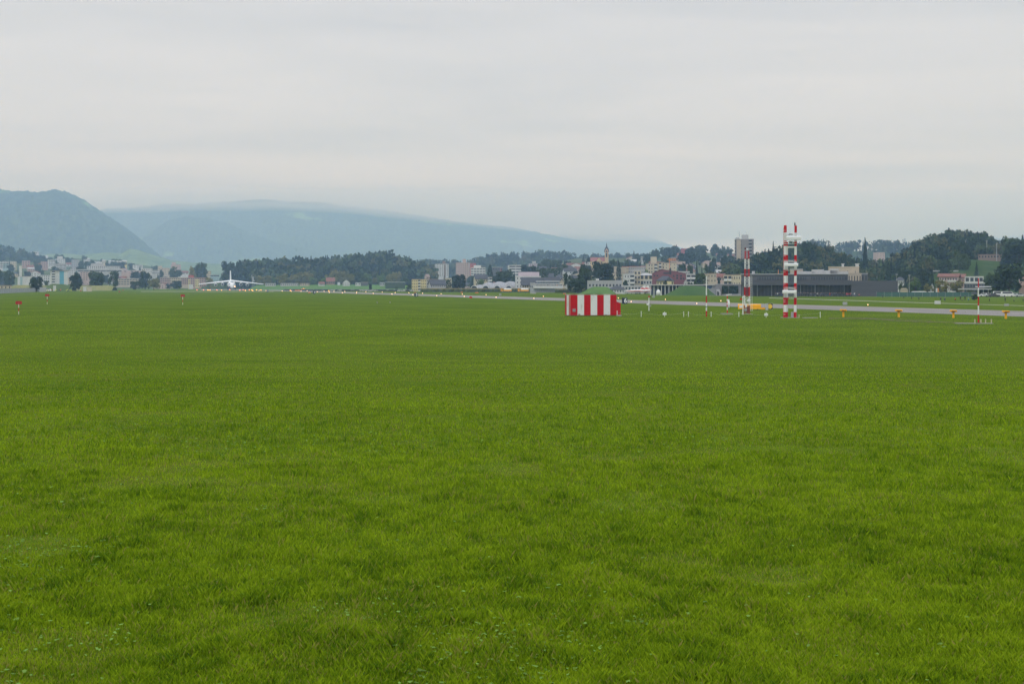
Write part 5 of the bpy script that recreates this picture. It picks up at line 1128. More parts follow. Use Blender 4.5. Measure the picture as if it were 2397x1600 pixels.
dist_sign(1463, 341, '6', 11.5, 'dark blue board with a white 6 right of the striped container')
dist_sign(974.5, 562, '5', 7.6, 'dark blue board with a white 5, at the runway edge before the maize')
dist_sign(736, 765, '4', 5.8, 'small dark blue board with a white 4, right of the orange board')
dist_sign(626.5, 985, '3', 5, 'small dark blue board with a white numeral right of the jet wing')

def banded(name, p0, p1, r0, r1, bands, parent, n=12):
    """a pole in painted bands; bands: list of (length, material) from the bottom"""
    m = MB(); mats = []; tot = sum(b[0] for b in bands); p0, p1 = Vector(p0), Vector(p1); u = 0
    for l, mt in bands:
        if mt not in mats: mats.append(mt)
        a, b = p0.lerp(p1, u/tot), p0.lerp(p1, (u+l)/tot); ra, rb = r0+(r1-r0)*u/tot, r0+(r1-r0)*(u+l)/tot
        m.tube(a, b, ra, rb, n, mats.index(mt)); u += l
    return m.build(name, mats, parent)
def antenna_tower():
    D = 199.; s = D/FPX; c = 1849; x = X(c, D); t = thing('glide_path_antenna', 'tall red and white twin mast antenna with three white boxes across it', 'antenna', (x, D, 0), face(x, D))
    f = lambda px: (px-c)*s; zt = lambda y: Z(y, D)-EYE+EYE
    k = lambda q: (1495-q)/6.275*s                      # height of a row of the enlarged view
    r, w = M_red, M_wht
    bl = [(k(1403), r), (k(1297)-k(1403), w), (k(1192)-k(1297), r), (k(1075)-k(1192), w), (k(980)-k(1075), r), (k(873)-k(980), w), (k(785)-k(873), r), (k(665)-k(785), w), (k(570)-k(665), r), (k(440)-k(570), w), (k(365)-k(440), r), (k(243)-k(365), w), (k(140)-k(243), r)]
    banded('mast', (f(1835.6)+.12, 0, -.1), (f(1838.4), 0, k(140)), .27, .20, bl, t, 4 if False else 10)
    banded('mast', (f(1861)+0, 0, -.1), (f(1862.3), 0, k(145)), .20, .17, bl, t, 10)
    bl2 = bl[:10]+[(k(380)-k(440), r)]
    banded('rear_mast', (f(1841.3), 1.1, -.1), (f(1842.6), 1.1, k(380)), .20, .12, bl2, t, 10)
    for yq in (1240, 1140, 1350, 1445, 1268, 1005, 915, 825, 655, 780, 215, 390, 300, 590, 500): MB().tube((f(1834), -.3, k(yq)), (f(1839), -.3, k(yq)), .022, n=6).build('rung', w, t)
    for cx, y0, y1, a, b in ((300, 1138, 1092, 200, 400), (328, 742, 697, 230, 427), (363, 354, 300, 258, 468)):
        xa, xb = f(1800+a/6.275), f(1800+b/6.275); z0, z1 = k(y0), k(y1); hh = (z1-z0)
        prof = [(-.95, z0), (-.62, z0-.0), (-.55, z0), (-.55, z1), (-.8, z1), (-1.0, z1-.12), (-1.05, z0+hh*.4)]
        m = MB().prism([(-1.0, z0), (-.58, z0), (-.58, z1), (-.85, z1), (-1.02, z1-.12)], xa, xb, 0, 'x'); ab = m.build('antenna_box', w, t)
        MB().box((xa+xb)/2, -.6, z0-.03, xb-xa, .1, .05).build('lower_edge', M_conc, ab)
        for zz in (z0-.28, z1+.18, z0-.55, z1+.38):
            MB().tube((f(1835), -.28, zz), (f(1863.5), -.28, zz), .035, n=6).build('bracket', w, t)
        for zz in (z0-.28, z1+.22):
            MB().tube((f(1846), -.3, zz), (f(1850), -.65, zz+.1), .05, n=6).build('cable_arm', M_grey, t)
            MB().box(f(1851), -.4, zz-.03, .5, .12, .14).build('junction', M_grey, t)
    MB().box((f(1840)+f(1863))/2, 0, k(470), f(1863)-f(1839), .18, k(448)-k(470)).build('crossbar', w, t)
    MB().tube((f(1841), -.25, k(285)), (f(1856), -.25, k(275)), .03, n=6).build('cable_arm', M_grey, t)
    MB().tube((f(1835.5), 0, k(140)), (f(1835.5), 0, k(-40)), .008, n=4).build('lightning_rod', M_grey, t)
    MB().tube((f(1864.5), 0, k(145)), (f(1864.5), 0, k(20)), .008, n=4).build('lightning_rod', M_grey, t)
    MB().tube((f(1865), 0, 0), (f(1865), 0, k(145)), .018, n=5).build('cable', M_grey, t)
    MB().tube((f(1834.0), -.2, 0), (f(1834.6), -.2, k(180)), .022, n=5).build('cable', M_redp, t)
    MB().box(f(1855), .3, 0, .42, .35, .8).build('control_box', wm('grey'), t)
    MB().lathe([(0, .02), (.1, .1), (.25, .1), (.33, .03)], 'z', 10, 0, (f(1846), .1, k(1225))).build('obstruction_lamp', mat('lamp_orange', (.8, .18, .03), .4, .1), t)
    MB().box(f(1849), .4, -.1, 2.6, 2.2, .14).build('footing', M_conc, t)
antenna_tower()
def bird():
    D = 199.; x = X(1860.7, D); z = (1495-146)/6.275*D/FPX; m = MB()
    m.lathe([(-.02, .02), (.06, .085), (.2, .105), (.33, .07), (.40, .045), (.44, .055), (.49, .05), (.53, .01)], 'z', 10, 0, (0, 0, 0), (1, .8))
    m.add([(-.03, .0, .1), (.03, 0, .1), (.04, .16, -.12), (-.04, .16, -.12), (0, .04, .12), (0, .18, -.1)], [(0, 1, 2, 3), (0, 4, 5, 3), (1, 4, 5, 2)])
    m.tube((0, -.04, .47), (0, -.12, .455), .014, .004, 5)
    o = m.build('bird', mat('crow_black', (.02, .02, .022), .5, .2, 5), None, (x, D, z), smooth=True); tag(o, 'black bird perched on top of the right antenna mast', 'bird')
bird()
def lattice_mast():
    D = 224.; s = D/FPX; c = 1748.5; x = X(c, D); t = thing('lattice_mast', 'red and white open lattice mast with cabinets at its rusty foot', 'mast', (x, D, 0), face(x, D)+R(8))
    k = lambda q: (1455-q)/7.467*s; rust = mat('rusty_red', (.28, .085, .05), .8, .3, 3); segs = [(1455, 1300, rust), (1300, 1140, M_wht), (1140, 980, M_red), (980, 795, M_wht), (795, 665, M_red), (665, 490, M_wht), (490, 350, M_red)]
    for y0, y1, mt in segs:
        z0, z1 = k(y0), k(y1); m = MB()
        hw = lambda z: .40-.12*z/k(350)
        for a in range(4):
            sx, sy = ((-1, -1), (1, -1), (1, 1), (-1, 1))[a]; tx, ty = ((1, -1), (1, 1), (-1, 1), (-1, -1))[a]
            h0, h1_ = hw(z0), hw(z1); m.tube((sx*h0, sy*h0, z0), (sx*h1_, sy*h1_, z1), .045, n=6)
            n = max(2, round((z1-z0)/.52)); zs = [z0+(z1-z0)*i/n for i in range(n+1)]
            for i in range(n):
                ha, hb_ = hw(zs[i]), hw(zs[i+1]); p, q = ((sx, sy), (tx, ty)) if i % 2 == 0 else ((tx, ty), (sx, sy))
                m.tube((p[0]*ha, p[1]*ha, zs[i]), (q[0]*hb_, q[1]*hb_, zs[i+1]), .022, n=5); m.tube((sx*ha, sy*ha, zs[i]), (tx*ha, ty*ha, zs[i]), .018, n=5)
        m.build('lattice_section', mt, t)
    m = MB()
    for sx in (.50, .78): m.tube((sx, -.35, .5), (sx-.06, -.35, k(795)), .022, n=5, mi=0)
    for i in range(22): m.tube((.50, -.35, .6+i*.27), (.76, -.35, .6+i*.27), .014, n=5, mi=0)
    m.build('ladder', M_wht, t)
    MB().box(-.22, -.5, k(1335), .26, .2, k(1270)-k(1335)).build('cabinet', M_wht, t); MB().box(-.28, -.5, k(1400), .40, .22, .42).build('cabinet', M_grey, t); MB().box(.2, -.5, k(1235), .5, .2, .3).build('cabinet', M_wht, t)
    MB().box(.15, 0, k(1440), .5, .5, 1.1).build('cable_box', rust, t)
    MB().box(0, 0, k(350), .75, .6, .06).build('platform', M_grey, t)
    MB().tube((-.26, 0, k(350)), (-.26, 0, k(300)), .05, .03).build('sensor', M_grey, t); MB().lathe([(0, .05), (.1, .13), (.28, .13), (.35, .04)], 'z', 10, 0, (-.26, 0, k(330))).build('red_lamp', mat('lamp_dark_red', (.10, .01, .01), .4, .1), t)
    MB().lathe([(0, .05), (.05, .2), (.12, .2), (.2, .1)], 'z', 10, 0, (.05, 0, k(335))).build('sensor_dome', M_wht, t); MB().tube((.3, 0, k(350)), (.34, 0, k(285)), .03).build('sensor_arm', M_grey, t)
    MB().box(0, 0, -.1, 1.6, 1.6, .14).build('footing', M_conc, t)
lattice_mast()
# poles
def pole_tall():
    D = DB(740.7); s = D/FPX; x = X(1653.6, D); t = thing('wind_pole', 'thin white and red pole with a small crossbar on top', 'pole', (x, D, 0), face(x, D)); k = lambda q: (1415-q)/7.83*s
    banded('pole', (0, 0, -.1), (0, 0, k(1040)), .10, .085, [(k(1310)+.1, M_red), (k(1165)-k(1310), M_wht), (k(1040)-k(1165), M_red)], t)
    banded('upper_pole', (0, 0, k(1040)), (0, 0, k(660)), .10, .055, [(k(960)-k(1040), M_wht), (k(660)-k(960), M_wht)], t)
    for q in (1030, 1238): MB().tube((0, 0, k(q)-.05), (0, 0, k(q)+.05), .125).build('collar', M_blk, t)
    MB().box(.0, 0, k(668), .36, .14, .14).build('top_sensor', mat('khaki', (.35, .33, .2), .6, .1), t); MB().box(-.13, 0, k(660), .1, .1, .12).build('sensor_head', M_wht, t)
    for q in (770, 830): MB().tube((-.2, 0, k(q)), (.02, 0, k(q)), .02, n=6).build('side_arm', M_wht, t)
pole_tall()
def pole_right():
    D = DB(757.2); s = D/FPX; x = X(2290.3, D); t = thing('marker_pole', 'solid red and white banded pole near the right edge', 'pole', (x, D, 0), face(x, D)); k = lambda q: (1540-q)/7.127*s
    b = [(k(1390)+.05, M_red), (k(1240)-k(1390), M_wht), (k(1090)-k(1240), M_red), (k(940)-k(1090), M_wht), (k(785)-k(940), M_red)]
    banded('pole', (0, 0, -.05), (0, 0, k(785)), .09, .055, b, t); MB().tube((0, 0, k(790)), (.0, 0, k(640)), .008, n=5).build('whip', M_grey, t)
    MB().box(0, 0, 0, .5, .5, .14).build('foot', mat('rust_foot', (.16, .09, .06), .9, .3, 3), t)
pole_right()
def lamp_post(px, yb, label, arm, boxes, hpx):
    D = DB(yb); s = D/FPX; x = X(px, D); t = thing('sensor_post', label, 'post', (x, D, 0), face(x, D)); h = hpx*s
    MB().tube((0, 0, -.1), (0, 0, h), .085, .075).build('post', M_wht, t)
    if arm == 'lamp':
        MB().box(.02, 0, h, .36, .22, .2).build('lamp_head', M_red, t); MB().lathe([(0, .12), (.14, .12)], 'x', 10, 0, (.2, 0, h+.12)).build('lamp_glass', M_blk, t)
    else:
        MB().box(-.28, 0, h-.55, .34, .2, .24).build('lamp_head', M_red, t); MB().tube((-.1, 0, h-.2), (.28, 0, h+.12), .07).build('arm', M_wht, t)
    for bx, bz, w, hh, mt in boxes: MB().box(bx, -.14, bz, w, .2, hh).build('box', mt, t)
lamp_post(1519, 727.3, 'white post with a red and black lamp head, nearest the blue 6 board', 'lamp', [(-.18, 1.0, .42, .36, M_wht), (.22, .75, .32, .3, wm('grey'))], 32)
lamp_post(1739, 736.3, 'white post with a tilted arm and red lamp, hard left of the lattice mast', 'arm', [(-.28, 1.05, .5, .4, M_wht)], 43)
def wind_sensor():
    D = DB(735); s = D/FPX; x = X(1702.4, D); t = thing('weather_mast', 'short red and white weather mast with a white cylinder at its side', 'mast', (x, D, .15), face(x, D)); k = lambda q: (1370-q)/7.83*s
    banded('pole', (0, 0, -.1), (0, 0, k(1050)), .08, .075, [(k(1310)+.1, M_red), (k(1260)-k(1310), M_wht), (k(1205)-k(1260), M_red), (k(1190)-k(1205), M_wht), (k(1150)-k(1190), M_red), (k(1110)-k(1150), M_wht), (k(1050)-k(1110), M_red)], t)
    MB().lathe([(0, .05), (.05, .17), (.9, .2), (1.0, .12), (1.25, .10), (1.32, .04)], 'z', 12, 0, (.22, 0, k(1270))).build('rain_gauge', M_wht, t, smooth=True)
    MB().box(0, 0, k(1050), .3, .2, .18).build('sensor_head', M_wht, t); MB().tube((0, 0, k(1040)), (.62, 0, k(1025)), .05).build('arm', M_wht, t); MB().box(.6, 0, k(1035), .16, .16, .14).box(.3, 0, k(1030), .14, .14, .12).build('cup', M_wht, t)
wind_sensor()
def beacon_sign():
    D = 262.; s = D/FPX
    x = X(1755, D); t = thing('yellow_tank', 'long orange yellow tank box lying on the grass behind the lattice mast', 'tank', (x, D, 0), face(x, D)); f = lambda px: (px-1755)*s
    pr = [(-.5, .15), (.5, .15), (.5, .95), (.38, 1.08), (-.38, 1.08), (-.5, .95)]
    MB().prism(pr, f(1730), f(1781), 0, 'x').build('tank_body', M_yel, t, bevel=.04); MB().prism([(-.52, .12), (.52, .12), (.52, .8), (.3, 1.12), (-.3, 1.12), (-.52, .8)], f(1728), f(1730.2), 0, 'x').build('end_cap', M_yel, t)
    MB().box(f(1785.5), 0, .1, f(1790)-f(1781), .6, .34).build('connector', M_yel, t)
    for px in (1737, 1773): MB().box(f(px), 0, -.05, .3, 1.0, .2).build('skid', M_blk, t)
    x = X(1802, D-2); t = thing('round_sign', 'black square board with a large yellow disc beside the yellow tank', 'sign', (x, D-2, 0), face(x, D)); f = lambda px: (px-1802)*s
    MB().box(0, .1, .16, 1.0, .12, 1.05).build('board', M_blk, t); MB().lathe([(0, .44), (.06, .44)], 'y', 28, 0, (0, -.03, .68)).build('disc', mat('disc_yellow', (.85, .55, .03), .5, .05), t)
    MB().box(0, .1, 1.21, 1.1, .2, .05).build('hood', M_grey, t)
    MB().box(f(1795.3), -.1, 0, .5, .5, 1.22).build('side_box', wm('pale'), t)
    for sx in (-.4, .4): MB().box(sx, .1, -.05, .08, .1, .24).build('foot', M_grey, t)
beacon_sign()
def approach_light():
    t = thing('path_light', '', 'light', (0, 0, 0), 0, 'yellow approach path lights')
    MB().tube((0, 0, -.05), (0, 0, .78), .15, .15, 14).build('stem', M_yel, t)
    MB().prism([(-.46, .88), (.46, .80), (.50, 1.0), (.42, 1.08), (-.44, 1.10), (-.5, 1.02)], -.42, .40).build('head', M_yel, t, bevel=.03)
    MB().box(.12, -.43, .86, .62, .04, .12).build('lens_slot', mat('brown_glass', (.25, .09, .02), .3, .2), t)
    MB().box(-.05, 0, .76, .5, .4, .08).build('bracket', mat('ochre', (.45, .22, .02), .6, .1), t)
    return t
pl = approach_light()
for i, (px, yb, lab) in enumerate([(1974, 742, 'yellow mushroom shaped runway light nearest the tall antenna'), (2104, 742.7, 'yellow mushroom shaped runway light in front of the right end of the dark hall'), (2231.7, 744, 'yellow mushroom shaped runway light just left of the red and white pole'), (2354.5, 746, 'yellow mushroom shaped runway light at the right edge, past the red and white pole')]):
    D = DB(yb-.5); x = X(px, D)
    if i == 0: pl.location = (x, D, 0); pl.rotation_euler = (0, 0, face(x, D)); pl['label'] = lab
    else: copy_tree(pl, (x, D, 0), face(x, D)+.1*(i-2), lab)
def small_board(px, y0, y1, w, col, label, posts=True):
    D = DB(y1); x = X(px, D); s = D/FPX; t = thing('ground_board', label, 'board', (x, D, 0), face(x, D)); h = (y1-y0)*s
    MB().box(0, 0, .05, w*s, .06, h-.05).build('panel', wm(col), t); MB().box(0, .1, 0, w*s*.8, .3, .1).build('base', M_conc, t)
small_board(1978, 706.5, 713.5, 10.5, 'grey', 'grey low board beyond the runway, right of the tall antenna')
small_board(2194.8, 703.5, 712, 13.7, 'white', 'white rectangular board beyond the runway, left of the red and white pole')
small_board(2356, 710.8, 716.2, 11, 'grey', 'grey low board beyond the runway at the far right')
small_board(1530, 692, 696.3, 6, 'grey', 'small grey board beyond the runway near the white dome')
small_board(1170.8, 688, 691.5, 5.4, 'grey', 'small grey board beyond the runway before the yellow trucks')
small_board(1289.5, 681, 684.5, 3.2, 'white', 'small white board in front of the glazed office')
small_board(1003, 680.5, 683.2, 6.5, 'grey', 'pale flat board before the maize')
small_board(1248, 684.6, 687.2, 14, 'pale', 'flat pale board on the grass by the right hand yellow truck')
def info_board(px, yb, lab):
    D = DB(yb); s = D/FPX; x = X(px, D); t = thing('information_board', lab, 'sign', (x, D, 0), face(x, D), 'small white signs on pegs')
    MB().tube((0, 0, -.05), (0, 0, .72), .035).build('post', M_wht, t); MB().box(0, -.05, .26, 8.6*s, .03, 5.8*s).build('panel', M_wht, t); MB().lathe([(0, .05), (.06, .05)], 'z', 8, 0, (0, 0, .70)).build('knob', M_wht, t)
    MB().box(0, -.075, .40, 6*s, .015, .03).build('print_line', M_grey, t)
info_board(1555.8, 741.4, 'small white sign on a peg between the blue 6 board and the thin pole'); info_board(1793.4, 743.2, 'small white sign on a peg left of the tall antenna')
def peg(px, y0, yb, lab, m, w=.05):
    D = DB(yb); s = D/FPX; x = X(px, D); t = thing('peg', lab, 'peg', (x, D, 0), 0, 'short pegs in the grass'); h = (yb-y0)*s
    MB().tube((0, 0, -.05), (0, 0, h), w, w*.9, 8).build('stake', m, t); MB().tube((0, 0, h), (0, 0, h+.06), w*1.5, w*1.3, 8).build('cap', m, t)
    return (x, D, h)
M_pale = mat('pale_wood', (.62, .55, .38), .8, .1, 3)
pp = [peg(1444.6, 728, 739.6, 'white peg against the right end of the striped container', M_wht), peg(1501, 729, 741, 'white peg right of the striped container, standing alone', M_wht), peg(1600.3, 730, 741.2, 'white peg, left one of the close pair', M_wht), peg(1611.5, 729.8, 741.2, 'white peg, right one of the close pair', M_wht),
      peg(1664.7, 730, 741, 'white peg just right of the thin pole', M_wht), peg(1729.6, 731, 741.3, 'white peg left of the lattice mast', M_wht), peg(1920, 731, 743.2, 'white peg on the slab right of the tall antenna', M_wht)]
peg(1870.5, 737, 743.3, 'pale wooden peg at the foot of the tall antenna', M_pale)
for px, w in ((2282, 'pale wooden peg left of the red and white pole'), (2296, 'pale wooden peg touching the red and white pole on its right'), (2307, 'pale wooden peg second to the right of the red and white pole'), (2320.6, 'pale wooden peg furthest right of the red and white pole')): peg(px, 748, 757, w, M_pale, .06)
def rope(i, a, b, lab):
    m = MB(); n = 14; pts = []
    for k in range(n+1):
        t = k/n; sag = .30*math.sin(math.pi*t)+.10*abs(math.sin(math.pi*t*6)); pts.append((a[0]*(1-t)+b[0]*t, a[1]*(1-t)+b[1]*t, max(.05, (a[2]*.9)*(1-t)+(b[2]*.9)*t-sag)))
    for p, q in zip(pts[:-1], pts[1:]): m.tube(p, q, .0045, n=5)
    tag(m.build('rope', M_wht), lab, 'rope', 'white ropes strung between the pegs')
nm = ['container peg and the lone peg', 'lone peg and the close pair', 'two pegs of the close pair', 'close pair and the thin pole', 'thin pole and the lattice mast', 'lattice mast and the slab']
for i in range(6): rope(i, pp[i], pp[i+1], 'thin white sagging rope between the '+nm[i])
def red_sign(px, y0, y1, yb, w, lab, mark):
    D = DB(yb); s = D/FPX; x = X(px, D); t = thing('red_sign', lab, 'sign', (x, D, 0), face(x, D)+R(4)); h = (yb-y1)*s; m_ = mat('sign_red', (.40, .012, .016), .5, .1, 1)
    banded('post', (0, 0, -.05), (0, 0, h), .05, .05, [(h*.32, M_wht), (h*.34, M_red), (h*.34, M_wht)], t)
    b = MB().box(0, 0, h, w*s, .1, (y1-y0)*s).build('board', m_, t)
    MB().box(0, -.065, h+(y1-y0)*s*.42, w*s*.3, .02, .05).build('print_line', M_redp, b); MB().tube((0, 0, h+(y1-y0)*s), (0, 0, h+(y1-y0)*s+.14), .02).build('bolt', m_, t)
red_sign(43.7, 704.7, 712, 735.5, 14, 'red sign on a banded post, largest of the three, far left', 1)
red_sign(110.5, 688.3, 693.5, 712, 9.5, 'red sign on a banded post in front of the people in vests', 1)
red_sign(427.7, 689.3, 694.6, 713, 9.5, 'red sign on a banded post left of the white jet', 1)
for px, yb, lab in ((189, 681.5, 'low red marker board right of the people in vests'), (279.5, 683, 'low dark red marker on the grass before the pink school'), (288, 679.5, 'low red marker behind the other one, before the pink school'), (1102, 697.5, 'tiny red marker at the near runway edge')):
    D = DB(yb); x = X(px, D); o = MB().prism([(-.6, 0), (.6, 0), (.45, .55), (-.45, .55)], -.15, .15).box(0, .05, .55, .3, .1, .1).build('red_marker', M_red, None, (x, D, 0)); tag(o, lab, 'marker')

# antenna stack far left
def far_antenna():
    D = 1330; s = D/FPX; x = X(229, D); t = thing('antenna_stack', 'distant red and white stack of antenna boxes on a cabin, far left', 'antenna', (x, D, 0), face(x, D)); f = lambda q: (q-229)*s; z = lambda y: Z(y, D)
    MB().box(0, 0, -.5, 3.0, 2.2, 4.2).build('cabin', M_red, t); MB().box(.2, -1.15, .3, .9, .1, 1.6).build('cabin_door', M_wht, t)
    MB().box(0, 0, 3.7, 2.0, 1, 1.9).build('lower_box', M_red, t); MB().box(0, -.1, 4.4, 2.1, 1, .6).build('white_band', M_wht, t)
    MB().box(0, 0, 5.6, 2.0, 1.0, 1.6).build('upper_box', M_red, t); MB().box(-.6, 0, 7.2, 4.4, .8, .9).build('top_beam', M_red, t); MB().box(-.1, -.1, 7.25, 1.0, .9, .8).build('top_panel', M_wht, t); MB().box(1.9, 0, 5.2, .7, .6, 2.6).build('side_panel', M_wht, t)
far_antenna()
for px, y0, yb, lab in ((218, 652, 674, 'distant thin red and white pole left of the antenna stack'), (253.5, 648, 675.5, 'distant thin red and white pole right of the antenna stack')):
    D = 1330; x = X(px, D); t = thing('marker_pole', lab, 'pole', (x, D, 0), 0); h = Z(y0, D)
    banded('pole', (0, 0, -.3), (0, 0, h), .28, .22, [(2, M_red), (2, M_wht)]*2, t, 8); MB().tube((0, 0, h), (0, 0, h+1), .06).build('whip', M_grey, t)
# floodlight poles, lamp posts, flags on the right
for px, y0, yb, D, lab in ((2260.5, 561, 595, 1010, 'grey floodlight pole on the wooded hill, left of three'), (2310, 564, 596, 1000, 'grey floodlight pole on the wooded hill, middle of three'), (2333, 570, 609, 975, 'grey floodlight pole on the wooded hill, right of three'),
                       (2128.6, 645, 0, 590, 'slim lamp post in front of the bright round tree'), (2099, 643, 0, 590, 'slim lamp post at the end of the dark hall')):
    x = X(px, D); z0 = h1(x, D); t = thing('lamp_post', lab, 'lamp post', (x, D, z0), 0); h = Z(y0, D)-z0
    MB().tube((0, 0, -.3), (0, 0, h), .28 if D > 700 else .10, .2 if D > 700 else .06).build('pole', wm('pale'), t); MB().box(0, 0, h, 1.4 if D > 700 else .9, .3, .3).build('lamp_head', wm('grey'), t)
for px, w, h, c, lab in ((2192.3, .55, 3.4, 'white', 'white flag banner left of the orange one'), (2196, .6, 3.4, 'orange', 'orange flag banner beside the white one'), (2219, .3, 3.3, 'white', 'narrow white banner, left one under the autumn tinged trees'), (2223.5, .3, 3.3, 'pale', 'narrow pale banner, right one under the autumn tinged trees'), (2179.5, .25, 3.0, 'pale', 'thin pale banner left of the white and orange pair')):
    D = 590; x = X(px, D); t = thing('banner', lab, 'banner', (x, D, 0), 0); MB().tube((-w/2-.05, 0, 0), (-w/2-.05, 0, h), .04, n=6).build('pole', M_grey, t); MB().box(0, 0, .9, w, .05, h-.9).build('cloth', wm(c), t)
def dome():
    D = 655; s = D/FPX; x = X(1542, D); t = thing('white_dome', 'white rounded cover standing in front of the colonnade', 'cover', (x, D, 0), face(x, D))
    MB().lathe([(0, 1.08), (1.3, 1.08), (1.8, .98), (2.2, .75), (2.45, .42), (2.55, .05)], 'z', 18, 0, (-.15, 0, 0)).build('cover', M_wht, t, smooth=True); MB().prism([(.6, 0), (1.3, 0), (.9, 1.2), (.7, 1.7)], -.4, .4).build('flap', M_wht, t)
dome()
def stair():
    D = 610; x = X(1765, D); t = thing('scissor_lift', 'black and white scissor platform with red railing before the dark hall', 'lift', (x, D, 0), face(x, D)); m = MB()
    for i in range(5):
        for a, b in ((-.5, .5), (.5, -.5)): m.tube((a, 0, .4+i*.72), (b, 0, .4+(i+1)*.72), .09, n=5)
    m.build('scissor_arms', wm('cream'), t); MB().box(0, 0, 0, 1.5, .9, .4).build('base', M_blk, t); MB().box(0, 0, 4.0, 1.9, 1, .25).build('platform', M_red, t); MB().box(-.3, -.5, 4.25, .9, .1, .3).build('railing', M_wht, t)
stair()
def crane():
    D = 1180; x = X(1567, D); zb = Z(636, D); z0 = h1(x, D); t = thing('construction_crane', 'thin orange crane in front of the beige stepped apartments', 'crane', (x, D, z0), 0); top = Z(608, D)-z0
    MB().box(0, 0, 0, .5, .5, top).build('tower', wm('orange'), t); MB().box(.0, 0, top, 3.6, .5, .5).build('jib', wm('orange'), t); MB().prism([(-.6, top+.5), (.6, top+.5), (0, top+1.6)], -.2, .2).build('cab', wm('orange'), t)
crane()

# ---------------------------------------------------------------- lights beside the runway
M_glow = mat('lit_lamp', (1, .85, .7), .4, 0, 1, emit=(1, .60, .34), estr=5)
M_glowr = mat('lit_lamp_red', (1, .3, .2), .4, 0, 1, emit=(1, .16, .07), estr=4)
M_glowo = mat('lit_lamp_orange', (1, .5, .1), .4, 0, 1, emit=(1, .40, .06), estr=4)
def edge_light(m, label, group, r=.11):
    t = thing('runway_light', label, 'light', (0, 0, 0), 0, group)
    MB().tube((0, 0, -.05), (0, 0, .3), .06).build('stem', M_yel, t); MB().lathe([(0, .8), (.5, 1), (1.1, .9), (1.5, .3)], 'z', 10, 0).mesh('lamp', m)
    mm = MB().lathe([(0, .7), (.5, 1), (1.2, .9), (1.7, .25)], 'z', 10, 0).mesh('lamp', m); o = link('lamp', mm, t, (0, 0, .28)); o.scale = (r, r, r)
    return t
far = [(924.9, 685.2), (957.2, 685.8), (989, 686.7), (1032.6, 688.1), (1082.2, 689), (1137.8, 690.5), (1271.9, 693.9), (1447.5, 698), (1557.7, 701.4), (1687.4, 704.7), (2031.5, 714.2), (894.7, 683.8), (856.5, 683.2), (834.7, 683.2), (807.1, 682.8), (782, 682.2), (758.6, 682), (719.1, 681), (704.8, 682), (681.7, 682)]
near = [(917.5, 688.8), (966.4, 690), (1022.3, 692.6), (1086.7, 694.3), (1161.1, 696.3), (1249.6, 699), (1477.4, 706.6), (1631, 711.1), (873.7, 687.1), (834.7, 686.3), (801.4, 685.4), (770.9, 684.6), (743, 683.6), (660.7, 681.6), (623, 680.5), (606.5, 680.2)]
ew = edge_light(M_glow, '', 'lit white lamps along the runway')
ch = kids(ew); first = True
for side, lst in (('far', far), ('near', near)):
    for px, py in lst:
        D = DB(py+1.0+ (180/DB(py+1))); x = X(px, D); sc = .8+max(0, (D-350)/900)
        refs = [(736, 'blue 4 board'), (974, 'blue 5 board'), (1463, 'blue 6 board')]; rp, rn = min(refs, key=lambda q: abs(q[0]-px)); sg = px < rp
        k_n = sum(1 for a, b in lst if (a < rp) == sg and abs(a-rp) < abs(px-rp) and min(refs, key=lambda q: abs(q[0]-a))[0] == rp)
        lab = 'glowing lamp on the %s runway edge, %s %s of the %s' % (side, 'first second third fourth fifth sixth seventh eighth ninth tenth eleventh twelfth'.split()[k_n], 'left' if sg else 'right', rn)
        if first: ew.location = (x, D, 0); ew.scale = (sc, sc, sc); ew['label'] = lab; first = False
        else: copy_tree(ew, (x, D, 0), 0, lab, scale=(sc,)*3, children=ch)
er = edge_light(M_glowr, 'leftmost glowing red lamp beyond the white jet', 'red lamps around the white jet', .32); eo = edge_light(M_glowo, 'glowing orange lamp close right of the leftmost orange one by the jet', 'orange lamps around the white jet', .34)
er.location = (X(461, 1250), 1250, 0); cr_ = kids(er); co_ = kids(eo); eo.location = (X(491.6, 1230), 1230, 0)
ordn = 'second third fourth fifth sixth seventh eighth ninth tenth eleventh twelfth'.split()
for px, D in ((476.5, 1250), (508, 1255), (561.5, 1200), (569, 1330), (583.5, 1280), (589, 1290), (538, 1320)): copy_tree(er, (X(px, D), D, 0), label='glowing red lamp, %s from the left around the white jet' % ordn[sorted([476.5, 508, 538, 561.5, 569, 583.5, 589]).index(px)], children=cr_)
for px, D in ((518.6, 1240), (574.4, 1130), (588.9, 1270), (610.9, 1260), (591.5, 1110), (600.5, 1290), (487, 1230), (679.5, 1120), (685.5, 1250), (769.5, 1060)): copy_tree(eo, (X(px, D), D, 0), label='glowing orange lamp, %s from the left around the white jet' % ordn[sorted([487, 491.6, 518.6, 574.4, 588.9, 591.5, 600.5, 610.9, 679.5, 685.5, 769.5]).index(px)-1] if px > 490 else 'glowing orange lamp, leftmost around the white jet', children=co_)
for px, yb, w, lab in ((697, 680.2, 13, 'long low orange board on the runway side, left of the yellow vehicle'), (724.5, 685.2, 5, 'orange board left of the blue 4 board'), (971.5, 686.3, 5.2, 'orange board right behind the blue 5 board'), (1081, 684.6, 5, 'orange board at the maize, left one'), (1116, 685.6, 7.8, 'orange board at the maize, right one'), (1321.5, 687.6, 6.5, 'orange board above the left corner of the striped container')):
    D = DB(yb+.8); x = X(px, D); t = thing('orange_board', lab, 'board', (x, D, 0), face(x, D)); s = D/FPX
    MB().box(0, 0, .12, w*s, .25, 2.0*s).build('panel', M_org, t); MB().box(0, 0, -.05, w*s*.8, .15, .18).build('foot', M_blk, t)

